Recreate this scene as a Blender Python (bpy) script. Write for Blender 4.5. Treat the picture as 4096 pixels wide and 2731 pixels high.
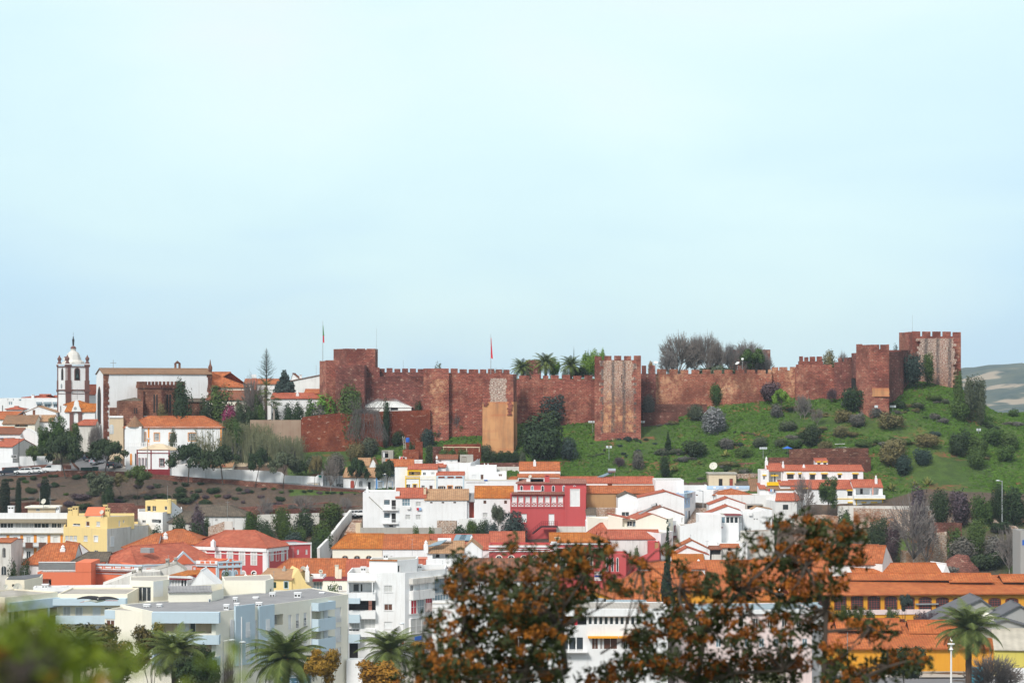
import bpy,bmesh,math,random
import mathutils
from mathutils import Matrix,noise
V=getattr(mathutils,'Vector')
random.seed(7)
for o in list(bpy.data.objects):bpy.data.objects.remove(o)
R=math.radians
def DV(n,k,v):n.inputs[k].default_value=v
def LK(nt,a,b):nt.links.new(a,b)
def NN(nt,t):return nt.nodes.new(t)
SC=bpy.context.scene
COL=SC.collection
FPX,CX,HY,CAMZ=8533.0,2048.0,1560.0,50.0
cam_d=bpy.data.cameras.new('camera');cam=bpy.data.objects.new('camera',cam_d);COL.objects.link(cam)
cam.location=(0,0,CAMZ);cam.rotation_euler=(R(90),0,0)
cam_d.lens=FPX/4096*36;cam_d.sensor_width=36;cam_d.sensor_fit='HORIZONTAL'
cam_d.shift_y=(HY-1365.5)/4096
cam_d.clip_start=.1;cam_d.clip_end=20000
cam_d.dof.use_dof=True;cam_d.dof.focus_distance=430;cam_d.dof.aperture_fstop=4.5
SC.camera=cam
SUN_EL,SUN_AZ=42,28
w=bpy.data.worlds.new('World');SC.world=w;w.use_nodes=True
nt=w.node_tree;nt.nodes.clear()
def N(nt,t,**k):
 n=NN(nt,t)
 for a,v in k.items():
  if a.startswith('i_'):
   n.inputs[int(a[2:])if a[2:].isdigit()else a[2:].replace('_',' ')].default_value=v
  else:setattr(n,a,v)
 return n
def ramp(nt,pts):
 n=NN(nt,'ShaderNodeValToRGB');e=n.color_ramp.elements
 while len(e)<len(pts):e.new(.5)
 for q,(p,c)in zip(e,pts):q.position=p;q.color=(c[0],c[1],c[2],1)
 return n
L=nt.links.new
tc=N(nt,'ShaderNodeTexCoord');sep=N(nt,'ShaderNodeSeparateXYZ');L(tc.outputs['Generated'],sep.inputs[0])
sky=N(nt,'ShaderNodeTexSky',sky_type='NISHITA',sun_disc=False,sun_elevation=R(SUN_EL),sun_rotation=R(180+SUN_AZ))
mp=N(nt,'ShaderNodeMapping');DV(mp,'Scale',(5,5,14));L(tc.outputs['Generated'],mp.inputs[0])
nz=N(nt,'ShaderNodeTexNoise');DV(nz,'Scale',1.1);DV(nz,'Detail',6);DV(nz,'Roughness',.45);DV(nz,'Distortion',.4)
L(mp.outputs[0],nz.inputs['Vector'])
add=N(nt,'ShaderNodeMath',operation='MULTIPLY_ADD');L(nz.outputs['Fac'],add.inputs[0]);DV(add,1,.30)
L(sep.outputs['Z'],add.inputs[2])
xx=N(nt,'ShaderNodeMath',operation='MULTIPLY');L(sep.outputs['X'],xx.inputs[0]);L(sep.outputs['X'],xx.inputs[1])
ad2=N(nt,'ShaderNodeMath',operation='MULTIPLY_ADD');L(xx.outputs[0],ad2.inputs[0]);DV(ad2,1,-1.4);L(add.outputs[0],ad2.inputs[2])
mr=N(nt,'ShaderNodeMapRange');DV(mr,'From Min',.05);DV(mr,'From Max',.44);L(ad2.outputs[0],mr.inputs[0])
up=N(nt,'ShaderNodeMapRange');DV(up,'From Min',.3);DV(up,'From Max',.6);L(sep.outputs['Z'],up.inputs[0])
mx=N(nt,'ShaderNodeMath',operation='MAXIMUM');L(mr.outputs[0],mx.inputs[0]);L(up.outputs[0],mx.inputs[1])
gr=ramp(nt,[(q,[v/1.2 for v in c])for q,c in((0,(.55,.80,1.0)),(.11,(.60,.85,1.02)),(.225,(.68,.91,1.02)),(.325,(.73,.96,1.02)),(.5,(.80,1.02,1.04)),(.62,(.86,1.05,1.05)),(1,(1.0,1.0,.99)))])
L(mx.outputs[0],gr.inputs[0])
bgs=N(nt,'ShaderNodeBackground');DV(bgs,'Strength',.08);L(sky.outputs[0],bgs.inputs[0])
bgc=N(nt,'ShaderNodeBackground');DV(bgc,'Strength',1.2);L(gr.outputs[0],bgc.inputs[0])
ads=N(nt,'ShaderNodeMixShader');DV(ads,0,.8);L(bgs.outputs[0],ads.inputs[1]);L(bgc.outputs[0],ads.inputs[2])
wo=N(nt,'ShaderNodeOutputWorld');L(ads.outputs[0],wo.inputs[0])
sd=bpy.data.lights.new('sun','SUN');sd.energy=3.0;sd.angle=R(12);sd.color=(1,.95,.88)
so=bpy.data.objects.new('sun',sd);COL.objects.link(so)
so.rotation_euler=(R(90-SUN_EL),0,R(-SUN_AZ))
so.location=(0,0,120)
SC.view_settings.view_transform='Standard';SC.view_settings.look='None';SC.view_settings.gamma=1
SC.view_settings.exposure=.15
TILES={'S':(0,0,1.0),'F':(0,0,4096/2352)}
for r_,oy in(('A',1260),('B',1720),('C',2200)):
 for i in range(4):TILES[r_+str(i)]=(800*i,oy,820/2352)
TILES['A4']=(3200,1260,896/2352);TILES['B4']=(3200,1760,896/2352);TILES['C4']=(3200,2200,896/2352)
CT=TILES['S']
def tile(n):
 global CT
 CT=TILES[n]
def sx(x):return CT[0]+CT[2]*x
def sy(y):return CT[1]+CT[2]*y
def pt(x,y,Y):return V(((sx(x)-CX)/FPX*Y,Y,CAMZ-(sy(y)-HY)/FPX*Y))
def zrow(y,Y):return CAMZ-(sy(y)-HY)/FPX*Y
NEAR=[(-600,30),(-60,47),(6,48.3),(9,47.6),(16,44),(60,34),(140,16),(220,6.5),(290,5)]
FARP=[(560,40),(700,26),(1000,8),(1500,0),(9000,-4)]
PROF=[(0,[(330,5),(380,8),(420,12),(434,20),(444,24),(464,31.2),(478,32),(500,38),(530,41)]),(500,[(330,5),(380,8),(425,13),(434,20),(444,23.6),(462,31.0),(478,34),(497,38),(530,43)]),(800,[(330,5),(380,8),(420,14),(436,22),(446,25),(461,30.5),(470,31.5),(488,38),(530,44)]),(1150,[(330,5),(380,8),(400,12),(420,16),(436,22),(459,29.7),(470,31.5),(480,36),(490,37.5),(500,44)]),(1450,[(330,5),(380,8),(400,12),(420,19),(434,23.2),(455,28.7),(463,30),(474,34.5),(486,37.5),(499,51.5),(535,53)]),(1750,[(330,5),(380,8),(400,12),(415,16),(432,22.5),(448,28),(460,31),(473,35),(484,38.5),(499,51.5),(535,53)]),(2050,[(330,5),(380,8),(400,12),(412,16),(430,22.5),(448,29),(462,33),(474,36.3),(488,40.3),(499,51.5),(535,53)]),(2500,[(330,5),(380,9),(400,13),(412,17),(430,22.5),(448,28.5),(459,32.2),(466,35.3),(478,40.4),(490,43.2),(499,51.5),(535,53)]),(3000,[(330,5),(349,5),(370,10),(400,15),(410,18),(425,22.5),(440,27),(456,31.8),(468,37),(480,42.4),(491,47.2),(499,51.8),(535,53)]),(3300,[(330,5),(349,5),(370,10.5),(400,15),(410,17),(428,22),(436,26),(444,28.5),(450,32),(460,36.5),(470,41),(480,44.8),(490,47.6),(499,52),(535,53)]),(3550,[(330,4.2),(349,4.4),(370,10.5),(395,14.5),(410,17.5),(425,21.5),(431,26.3),(443,28.3),(450,32.5),(460,38.3),(475,44.5),(490,49.5),(500,52),(515,52)]),(3700,[(330,4.2),(349,4.4),(370,10.5),(395,14.5),(410,17),(424,21.5),(429,26),(445,31.8),(460,38),(475,44),(490,49),(500,51.6),(515,51.5)]),(3850,[(330,4.2),(349,4.4),(370,10.5),(395,14.5),(410,17),(422,21),(427,25),(445,31.2),(460,37),(475,42),(488,47),(500,49.8),(515,49)]),(3990,[(330,4.2),(349,4.4),(370,10.5),(395,14.5),(410,17.5),(418,21.5),(430,26),(445,30.8),(460,35),(475,39.5),(490,43),(502,44.7),(515,43)]),(4300,[(330,4.2),(349,4.4),(370,10.5),(395,14.5),(410,18),(430,25.5),(445,30.5),(460,34.5),(475,39),(490,42.5),(502,44),(515,42)]),]
PR=[((p-CX)/FPX,NEAR+l+FARP)for p,l in PROF]
def lin(l,Y):
 if Y<=l[0][0]:return l[0][1]
 for(a,za),(b,zb)in zip(l,l[1:]):
  if Y<=b:return za+(zb-za)*(Y-a)/(b-a)
 return l[-1][1]
def H(X,Y):
 a=X/max(Y,1.0)
 if a<=PR[0][0]:z=lin(PR[0][1],Y)
 elif a>=PR[-1][0]:z=lin(PR[-1][1],Y)
 else:
  for(a0,l0),(a1,l1)in zip(PR,PR[1:]):
   if a<=a1:
    t=(a-a0)/(a1-a0);z=lin(l0,Y)*(1-t)+lin(l1,Y)*t;break
 if 250<Y<600:z+=.35*noise.noise(V((X*.12,Y*.12,0)))+.15*noise.noise(V((X*.4,Y*.4,3)))
 return z
def gat(x,y,Y0=300,Y1=560):
 Y=Y0
 while Y<Y1:
  p=pt(x,y,Y)
  if p.z<=H(p.x,Y)+.02:return p
  Y+=.5
 p=pt(x,y,480);p.z=H(p.x,480);return p
M={}
def newmat(name):
 m=bpy.data.materials.new(name);m.use_nodes=True;M[name]=m
 nt=m.node_tree;b=nt.nodes['Principled BSDF']
 DV(b,'Roughness',.85)
 DV(b,'Specular IOR Level',.25)
 return m,nt,b
def mix(nt,f,a,b,mode='MIX'):
 n=NN(nt,'ShaderNodeMix');n.data_type='RGBA';n.blend_type=mode
 for idx,v in((0,f),(6,a),(7,b)):
  if hasattr(v,'is_output'):LK(nt,v,n.inputs[idx])
  elif idx==0:DV(n,0,v)
  else:n.inputs[idx].default_value=(v[0],v[1],v[2],1)
 return n.outputs[2]
def cdn(nt,kind,scale=(1,1,1)):
 t=NN(nt,'ShaderNodeTexCoord');m=NN(nt,'ShaderNodeMapping')
 DV(m,'Scale',scale)
 LK(nt,t.outputs[kind],m.inputs[0]);return m.outputs[0]
def nzn(nt,vec,scale,detail=3,lo=.35,hi=.65,rough=.55):
 n=NN(nt,'ShaderNodeTexNoise');DV(n,'Scale',scale);DV(n,'Detail',detail)
 DV(n,'Roughness',rough)
 LK(nt,vec,n.inputs['Vector'])
 r=NN(nt,'ShaderNodeMapRange');DV(r,'From Min',lo);DV(r,'From Max',hi)
 LK(nt,n.outputs['Fac'],r.inputs[0]);return r.outputs[0]
def mul(nt,a,v):
 n=NN(nt,'ShaderNodeMath');n.operation='MULTIPLY';LK(nt,a,n.inputs[0])
 if hasattr(v,'is_output'):LK(nt,v,n.inputs[1])
 else:DV(n,1,v)
 return n.outputs[0]
def bump(nt,b,h,dist,strength=.6):
 n=NN(nt,'ShaderNodeBump');DV(n,'Distance',dist);DV(n,'Strength',strength)
 LK(nt,h,n.inputs['Height']);LK(nt,n.outputs[0],b.inputs['Normal'])
def pl_(name,rgb,rough=.7,metal=0,spec=.3):
 m,nt,b=newmat(name);DV(b,'Roughness',rough);DV(b,'Metallic',metal)
 DV(b,'Specular IOR Level',spec)
 v=cdn(nt,'Object');f=nzn(nt,v,1.7,3)
 c=mix(nt,mul(nt,f,.25),rgb,[x*.72 for x in rgb]);LK(nt,c,b.inputs['Base Color']);return m
def wall(name,rgb,stain=.22,dirt=(.30,.27,.23),streak=.3):
 m,nt,b=newmat(name)
 uv=cdn(nt,'UV');st=cdn(nt,'UV',(1.6,.12,1));ob=cdn(nt,'Object')
 f1=nzn(nt,ob,.35,5,.45,.75);f2=nzn(nt,st,1.0,5,.52,.8,.7);f3=nzn(nt,ob,4,3,.3,.8)
 c=mix(nt,mul(nt,f1,stain),rgb,[x*.5+y*.5 for x,y in zip(dirt,rgb)])
 c=mix(nt,mul(nt,f2,streak),c,dirt)
 c=mix(nt,mul(nt,f3,.10),c,[x*.7 for x in rgb])
 LK(nt,c,b.inputs['Base Color']);bump(nt,b,f3,.02,.3);return m
W8=(.80,.81,.82)
wall('white',W8,.3,(.34,.31,.27),streak=.4);wall('stained',(.74,.74,.73),.35,(.22,.2,.18),.75);wall('white_old',(.66,.64,.6),.6,(.25,.2,.16),.9)
wall('cream',(.80,.73,.58),.15);wall('palecream',(.82,.79,.68),.15,streak=.15);wall('yellow',(.78,.60,.27),.12);wall('ochre',(.72,.34,.03),.45,(.55,.16,.01),.5)
wall('lime_yellow',(.62,.53,.12),.4,(.4,.3,.06),.5)
wall('ltblue',(.50,.62,.70),.12,streak=.2);wall('blue',(.10,.28,.62),.1);wall('paleblue',(.45,.62,.82),.1)
wall('salmon',(.72,.19,.095),.12,(.5,.12,.05),.2);wall('pink',(.85,.38,.28),.2,(.5,.25,.2),.3)
wall('red',(.50,.085,.088),.18,(.3,.04,.04),.25);wall('darkred',(.21,.022,.03),.25,(.13,.02,.02),.3)
wall('beige',(.62,.50,.35),.35,(.3,.22,.15),.5);wall('tan',(.45,.27,.13),.5,(.22,.12,.07),.5)
wall('greytan',(.36,.26,.19),.6,(.2,.09,.06),.6);wall('grey',(.36,.36,.35),.4);wall('concrete',(.42,.40,.36),.55,(.14,.12,.1),.6)
wall('trimorange',(.75,.28,.04),.1);wall('yellowtrim',(.82,.52,.01),.1);wall('pinkwhite',(.80,.66,.64),.3)
wall('mauve',(.17,.085,.075),.3,(.1,.06,.05),.5)
pl_('glass',(.035,.045,.055),.15,0,.6);pl_('void',(.02,.018,.018),.8);pl_('trimw',(.8,.8,.8),.4)
pl_('curtain',(.52,.53,.52),.8);pl_('glazeb',(.18,.27,.33),.2,0,.6)
pl_('shutter',(.74,.76,.77),.5);pl_('brown',(.12,.05,.03),.5);pl_('green_dark',(.015,.05,.035),.5);pl_('reddoor',(.35,.06,.04),.5)
pl_('trimd',(.05,.035,.03),.5);pl_('steel',(.35,.37,.38),.4,.3);pl_('iron',(.03,.03,.035),.5);pl_('black',(.012,.012,.013),.6)
pl_('dish',(.62,.6,.52),.5);pl_('tent',(.80,.82,.80),.6);pl_('binblue',(.02,.25,.35),.5);pl_('bingreen',(.01,.05,.035),.5)
pl_('asphalt',(.17,.17,.18),.9);pl_('paving',(.42,.39,.35),.9);pl_('flagred',(.75,.02,.05),.6);pl_('flaggreen',(.08,.28,.08),.6)
pl_('awning',(.85,.36,.02),.6);pl_('bird_white',(.75,.74,.70),.7);pl_('bird_black',(.015,.015,.02),.6);pl_('beak',(.45,.06,.02),.5)
pl_('nest',(.05,.042,.035),.95);pl_('carwhite',(.82,.83,.84),.25,0,.6);pl_('cardark',(.02,.028,.05),.2,0,.6);pl_('carsilver',(.4,.45,.52),.25,.4,.6);pl_('carred',(.4,.02,.02),.25)
pl_('tyre',(.015,.015,.015),.9);pl_('tin_brown',(.30,.26,.19),.8);pl_('bluecloth',(.25,.45,.75),.8);pl_('redcloth',(.55,.03,.05),.8);pl_('whitecloth',(.7,.72,.75),.8)
pl_('bark',(.075,.06,.05),.95);pl_('creeper',(.13,.115,.11),.95);pl_('bark_pale',(.33,.29,.26),.95);pl_('bark_palm',(.09,.06,.045),.95);pl_('bronze',(.02,.05,.055),.6)
pl_('sign_green',(.02,.25,.2),.5);pl_('sign_blue',(.02,.12,.5),.5);pl_('emitless_lamp',(.6,.65,.68),.3)
def corrug(name,rgb,per=.5):
 m,nt,b=newmat(name);uv=cdn(nt,'UV');ob=cdn(nt,'Object')
 wv=NN(nt,'ShaderNodeTexWave');DV(wv,'Scale',1/per*.314);wv.bands_direction='X';LK(nt,uv,wv.inputs['Vector'])
 f=nzn(nt,ob,.5,5,.35,.7)
 c=mix(nt,mul(nt,f,.5),rgb,[x*.55 for x in rgb]);c=mix(nt,mul(nt,wv.outputs['Fac'],.25),c,[x*.5 for x in rgb])
 LK(nt,c,b.inputs['Base Color']);bump(nt,b,wv.outputs['Fac'],.05);return m
corrug('corr_grey',(.30,.30,.31));corrug('corr_pale',(.45,.42,.38));corrug('corr_blue',(.33,.42,.47));corrug('corr_slate',(.145,.15,.165),.6);corrug('corr_beige',(.52,.48,.40),1.2)
def tiles(name,c1,c2,old=.25,lichen=(.16,.12,.08),per=.40,row=.45):
 m,nt,b=newmat(name);DV(b,'Roughness',.9)
 uv=cdn(nt,'UV');ob=cdn(nt,'Object')
 wx=NN(nt,'ShaderNodeTexWave');wx.bands_direction='X';DV(wx,'Scale',.314/per);LK(nt,uv,wx.inputs['Vector'])
 wy=NN(nt,'ShaderNodeTexWave');wy.bands_direction='Y';wy.wave_profile='SAW';DV(wy,'Scale',.314/row);DV(wy,'Distortion',.3);LK(nt,uv,wy.inputs['Vector'])
 tl=cdn(nt,'UV',(1/per,1/row,1))
 wn=NN(nt,'ShaderNodeTexWhiteNoise');wn.noise_dimensions='2D'
 fl=NN(nt,'ShaderNodeVectorMath');fl.operation='FLOOR';LK(nt,tl,fl.inputs[0]);LK(nt,fl.outputs[0],wn.inputs['Vector'])
 big=nzn(nt,ob,.28,5,.4,.62);mid=nzn(nt,ob,1.1,5,.45,.66,.7)
 c=mix(nt,wn.outputs['Value'],c1,c2);c=mix(nt,mul(nt,big,.65),c,[x*.9 for x in c2])
 c=mix(nt,mul(nt,mid,old),c,lichen)
 c=mix(nt,mul(nt,wx.outputs['Fac'],.5),c,[x*.35 for x in c1])
 c=mix(nt,mul(nt,wy.outputs['Fac'],.4),c,[x*.35 for x in c1])
 LK(nt,c,b.inputs['Base Color'])
 s=mix(nt,.5,wx.outputs['Color'],wy.outputs['Color']);bump(nt,b,s,.06,.7);return m
tiles('tile_orange',(.66,.215,.08),(.37,.09,.03),.33)
tiles('tile_gold',(.70,.24,.045),(.38,.095,.018),.4,(.25,.15,.04))
tiles('tile_red',(.64,.19,.105),(.40,.085,.05),.25)
tiles('tile_pale',(.60,.37,.21),(.44,.24,.13),.3)
tiles('tile_pinkish',(.50,.22,.16),(.34,.14,.11),.35)
tiles('tile_old',(.34,.19,.11),(.20,.115,.075),.6,(.09,.075,.06))
tiles('tile_brown',(.36,.13,.07),(.24,.09,.055),.5,(.12,.09,.06))
tiles('tile_grey',(.22,.175,.13),(.11,.09,.07),.7,(.06,.055,.05))
tiles('tile_mixed',(.40,.23,.13),(.26,.14,.085),.5,(.17,.14,.09))
tiles('tile_factory',(.68,.21,.065),(.40,.09,.028),.3,(.4,.2,.05),.45,.42)
tiles('tile_mottled',(.48,.17,.08),(.16,.10,.075),.55,(.09,.08,.07),.5,.5)
def stone(name,c1,c2,ochre,oc=.4,lime=None,lm=0,streaks=0,bw=.75,bh=.34,zl=None):
 m,nt,b=newmat(name);DV(b,'Roughness',.95)
 uv=cdn(nt,'UV');ob=cdn(nt,'Object')
 nn=NN(nt,'ShaderNodeTexNoise');DV(nn,'Scale',1.2);LK(nt,uv,nn.inputs['Vector'])
 va=NN(nt,'ShaderNodeVectorMath');va.operation='MULTIPLY_ADD';LK(nt,nn.outputs['Color'],va.inputs[0]);DV(va,1,(.25,.14,0));LK(nt,uv,va.inputs[2])
 br=NN(nt,'ShaderNodeTexBrick');LK(nt,va.outputs[0],br.inputs['Vector'])
 DV(br,'Scale',1);DV(br,'Brick Width',bw);DV(br,'Row Height',bh);DV(br,'Mortar Size',.035)
 DV(br,'Color1',(*c1,1));DV(br,'Color2',(*c2,1));DV(br,'Mortar',(*[x*.45 for x in c2],1))
 DV(br,'Bias',-.1)
 big=nzn(nt,ob,.13,5,.45,.60,.6);mid=nzn(nt,ob,1.1,5,.42,.7,.75);fine=nzn(nt,cdn(nt,'UV',(1,2.2,1)),2.2,3,.50,.64,.7)
 c=br.outputs['Color']
 c=mix(nt,mul(nt,mul(nt,big,mid),oc*1.6),c,ochre)
 c=mix(nt,mul(nt,fine,oc*.75),c,ochre)
 pale=nzn(nt,cdn(nt,'UV',(1,1.6,1)),.9,2,.62,.68);c=mix(nt,mul(nt,pale,.6),c,(.60,.42,.32))
 dk=nzn(nt,ob,.16,6,.46,.58,.65);c=mix(nt,mul(nt,dk,.62),c,[x*.45 for x in c2])
 if lime:
  lf=nzn(nt,ob,.22,4,.50-lm*.25,.58-lm*.2,.6);gaps=nzn(nt,cdn(nt,'UV',(2.0,6.5,1)),1.3,3,.40,.60)
  if zl:
   sz=NN(nt,'ShaderNodeSeparateXYZ');LK(nt,uv,sz.inputs[0]);rz=NN(nt,'ShaderNodeMapRange');DV(rz,'From Min',zl[0]);DV(rz,'From Max',zl[1]);DV(rz,'To Min',.15);LK(nt,sz.outputs[1],rz.inputs[0]);lf=mul(nt,lf,rz.outputs[0])
  c=mix(nt,mul(nt,mul(nt,lf,gaps),.92),c,lime)
 if streaks:
  s=NN(nt,'ShaderNodeSeparateXYZ');LK(nt,uv,s.inputs[0])
  wv=NN(nt,'ShaderNodeMath');wv.operation='SINE'
  nn2=nzn(nt,cdn(nt,'UV',(.2,.25,1)),1,3,0,1)
  ad=NN(nt,'ShaderNodeMath');ad.operation='MULTIPLY_ADD';LK(nt,s.outputs[0],ad.inputs[0]);DV(ad,1,streaks)
  LK(nt,mul(nt,nn2,1.6),ad.inputs[2]);LK(nt,ad.outputs[0],wv.inputs[0])
  r=NN(nt,'ShaderNodeMapRange');DV(r,'From Min',.35);DV(r,'From Max',.9);LK(nt,wv.outputs[0],r.inputs[0])
  c=mix(nt,mul(nt,mul(nt,r.outputs[0],nzn(nt,cdn(nt,'UV',(2,1,1)),1.5,4,.25,.55)),.8),c,(.085,.075,.075))
 LK(nt,c,b.inputs['Base Color']);bump(nt,b,fine,.12,.8);return m
stone('castle',(.45,.14,.10),(.24,.072,.058),(.60,.31,.20),.5)
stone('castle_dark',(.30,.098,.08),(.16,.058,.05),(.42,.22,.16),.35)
stone('castle_ochre',(.47,.155,.10),(.28,.085,.06),(.66,.37,.22),1.1)
stone('castle_lime',(.34,.09,.06),(.19,.05,.04),(.66,.33,.17),1.1,(.70,.57,.47),1.15,streaks=2.55,zl=(46,52))
stone('castle_lime2',(.34,.09,.06),(.19,.05,.04),(.62,.32,.18),.8,(.72,.61,.52),1.2,streaks=2.2,zl=(48,58))
stone('castle_limewhite',(.28,.07,.05),(.17,.045,.035),(.55,.3,.2),.6,(.76,.68,.58),1.6)
stone('brickred',(.36,.085,.04),(.25,.055,.03),(.46,.17,.09),.35,bw=.5,bh=.16)
stone('church_red',(.24,.075,.05),(.14,.05,.04),(.42,.22,.12),.5,bw=.9,bh=.45)
stone('chstone',(.30,.13,.085),(.17,.07,.05),(.46,.24,.14),.6,bw=.9,bh=.4)
stone('rubble',(.27,.105,.075),(.15,.06,.045),(.30,.16,.10),.4,bw=.6,bh=.3)
stone('rubble_pink',(.28,.11,.085),(.18,.07,.055),(.40,.22,.16),.4,bw=.6,bh=.3)
stone('ruin',(.40,.17,.09),(.28,.12,.07),(.55,.30,.16),.8,(.68,.62,.54),.5)
def plaster(name,c1,c2,c3):
 m,nt,b=newmat(name);ob=cdn(nt,'Object');uv=cdn(nt,'UV',(.7,.10,1))
 a=nzn(nt,ob,.25,5,.4,.65);s=nzn(nt,uv,1,4,.48,.66);k=nzn(nt,cdn(nt,'UV',(.05,.55,1)),1,3,.55,.68)
 c=mix(nt,a,c1,c2);c=mix(nt,mul(nt,s,.6),c,c3);c=mix(nt,mul(nt,k,.5),c,(.5,.12,.06));LK(nt,c,b.inputs['Base Color']);return m
plaster('tapia',(.62,.32,.15),(.48,.22,.10),(.25,.14,.09))
def leaf(name,a,b_,rough=.75,trans=.0):
 m,nt,b=newmat(name);DV(b,'Roughness',rough);DV(b,'Specular IOR Level',.2)
 at=NN(nt,'ShaderNodeAttribute');at.attribute_name='rnd'
 oi=NN(nt,'ShaderNodeObjectInfo')
 c=mix(nt,at.outputs['Fac'],a,b_)
 cl=nzn(nt,cdn(nt,'Object'),1.6,2,.3,.7);c=mix(nt,mul(nt,cl,.45),c,[x*.45 for x in a])
 c=mix(nt,mul(nt,oi.outputs['Random'],.35),c,[b_[1]*.7,b_[1]*.8,b_[2]])
 LK(nt,c,b.inputs['Base Color']);return m
leaf('leaf_dark',(.022,.045,.018),(.045,.080,.03));leaf('leaf_green',(.04,.085,.02),(.085,.15,.035));leaf('leaf_bright',(.08,.20,.02),(.17,.32,.04))
leaf('leaf_olive',(.055,.075,.04),(.12,.14,.08));leaf('leaf_blue',(.025,.052,.04),(.055,.09,.075));leaf('leaf_dry',(.13,.11,.045),(.24,.19,.08))
leaf('leaf_grey',(.11,.10,.085),(.20,.18,.15));leaf('leaf_orange',(.24,.12,.015),(.42,.20,.02));leaf('leaf_bronze',(.045,.055,.015),(.17,.11,.025))
leaf('leaf_cypress',(.012,.026,.014),(.028,.048,.025));leaf('leaf_citrus',(.03,.065,.012),(.07,.12,.02));leaf('leaf_pink',(.30,.02,.08),(.42,.05,.12))
leaf('leaf_palm',(.06,.10,.02),(.16,.20,.05));leaf('leaf_agave',(.42,.40,.12),(.10,.15,.04));leaf('leaf_white',(.10,.11,.08),(.40,.36,.37));leaf('leaf_dead',(.17,.12,.06),(.25,.18,.09))
leaf('fg_leaf',(.022,.032,.012),(.055,.07,.022));leaf('fg_flower',(.16,.045,.008),(.42,.14,.016));leaf('fg_bright',(.05,.10,.012),(.20,.26,.022));leaf('fg_rust',(.35,.09,.015),(.5,.2,.03))
leaf('fg_lime',(.12,.16,.015),(.24,.30,.03));leaf('reed',(.12,.13,.06),(.22,.21,.11));leaf('twig',(.16,.135,.12),(.25,.215,.195));leaf('ptwig',(.09,.055,.065),(.14,.09,.10));leaf('orange_fruit',(.6,.25,.02),(.7,.4,.04))
class MB:
 def __init__(s):s.v=[];s.f=[];s.uv=[];s.rnd=None
 def face(s,pts,uvs=None):
  i=len(s.v);s.v+=[tuple(p)for p in pts];s.f.append(tuple(range(i,i+len(pts))))
  if uvs is None:
   p=[V(q)for q in pts];n=(p[1]-p[0]).cross(p[2]-p[0])
   if abs(n.z)>max(abs(n.x),abs(n.y)):uvs=[(q.x,q.y)for q in p]
   elif abs(n.y)>=abs(n.x):uvs=[(q.x,q.z)for q in p]
   else:uvs=[(q.y,q.z)for q in p]
  s.uv+=uvs
 def box(s,x0,x1,y0,y1,z0,z1,rz=0,c=None):
  p=[(x0,y0,z0),(x1,y0,z0),(x1,y1,z0),(x0,y1,z0),(x0,y0,z1),(x1,y0,z1),(x1,y1,z1),(x0,y1,z1)]
  if rz:
   cc,ss=math.cos(rz),math.sin(rz);cx,cy=c if c else((x0+x1)/2,(y0+y1)/2)
   p=[(cx+(a-cx)*cc-(b-cy)*ss,cy+(a-cx)*ss+(b-cy)*cc,z)for a,b,z in p]
  for q in((0,1,5,4),(1,2,6,5),(2,3,7,6),(3,0,4,7),(4,5,6,7),(3,2,1,0)):s.face([p[i]for i in q])
  return s
 def tube(s,a,b,r0,r1=None,n=6,cap=True):
  a=V(a);b=V(b);r1=r0 if r1 is None else r1;d=b-a
  if d.length<1e-6:return s
  q=d.to_track_quat('Z','Y');l=d.length
  ra=[a+q@V((math.cos(t)*r0,math.sin(t)*r0,0))for t in[2*math.pi*i/n for i in range(n)]]
  rb=[b+q@V((math.cos(t)*r1,math.sin(t)*r1,0))for t in[2*math.pi*i/n for i in range(n)]]
  for i in range(n):
   j=(i+1)%n;s.face([ra[i],ra[j],rb[j],rb[i]],[(i/n,0),((i+1)/n,0),((i+1)/n,l),(i/n,l)])
  if cap:s.face(ra[::-1]);s.face(rb)
  return s
 def lathe(s,c,prof,n=12,sx_=1,sy_=1,rz=0):
  c=V(c);rings=[]
  for r,z in prof:
   rings.append([c+V((math.cos(rz+2*math.pi*i/n)*r*sx_,math.sin(rz+2*math.pi*i/n)*r*sy_,z))for i in range(n)])
  for a,b in zip(rings,rings[1:]):
   for i in range(n):
    j=(i+1)%n;s.face([a[i],a[j],b[j],b[i]])
  s.face(rings[0][::-1]);s.face(rings[-1]);return s
 def prism(s,outline,y0,y1,T=None):
  f=[V((x,y0,z))for x,z in outline];b=[V((x,y1,z))for x,z in outline]
  if T:f=[T@p for p in f];b=[T@p for p in b]
  s.face(f);s.face(b[::-1]);n=len(f)
  for i in range(n):
   j=(i+1)%n;s.face([f[j],f[i],b[i],b[j]])
  return s
 def obj(s,name,mat,parent=None,**tags):
  me=bpy.data.meshes.new(name);me.from_pydata(s.v,[],s.f)
  ul=me.uv_layers.new(name='UVMap');fl=[c for u in s.uv for c in u];ul.data.foreach_set('uv',fl)
  if s.rnd is not None:
   at=me.attributes.new('rnd','FLOAT','FACE');at.data.foreach_set('value',s.rnd)
  me.materials.append(M[mat]if isinstance(mat,str)else mat)
  me.validate()
  o=bpy.data.objects.new(name,me);COL.objects.link(o)
  if parent:o.parent=parent
  tag(o,**tags);return o
def rmesh(name,v,f,rnd,mat):
 me=bpy.data.meshes.new(name);me.from_pydata(v,[],f);me.attributes.new('rnd','FLOAT','FACE').data.foreach_set('value',rnd);me.materials.append(M[mat]);return me
def tag(o,lb=None,cat=None,grp=None,kind=None):
 if lb:o['label']=lb
 if cat:o['category']=cat
 if grp:o['group']=grp
 if kind:o['kind']=kind
 return o
def emp(name,loc,rz=0,**tags):
 o=bpy.data.objects.new(name,None);COL.objects.link(o);o.location=loc;o.rotation_euler=(0,0,rz)
 o.empty_display_size=.5;tag(o,**tags);return o
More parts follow.
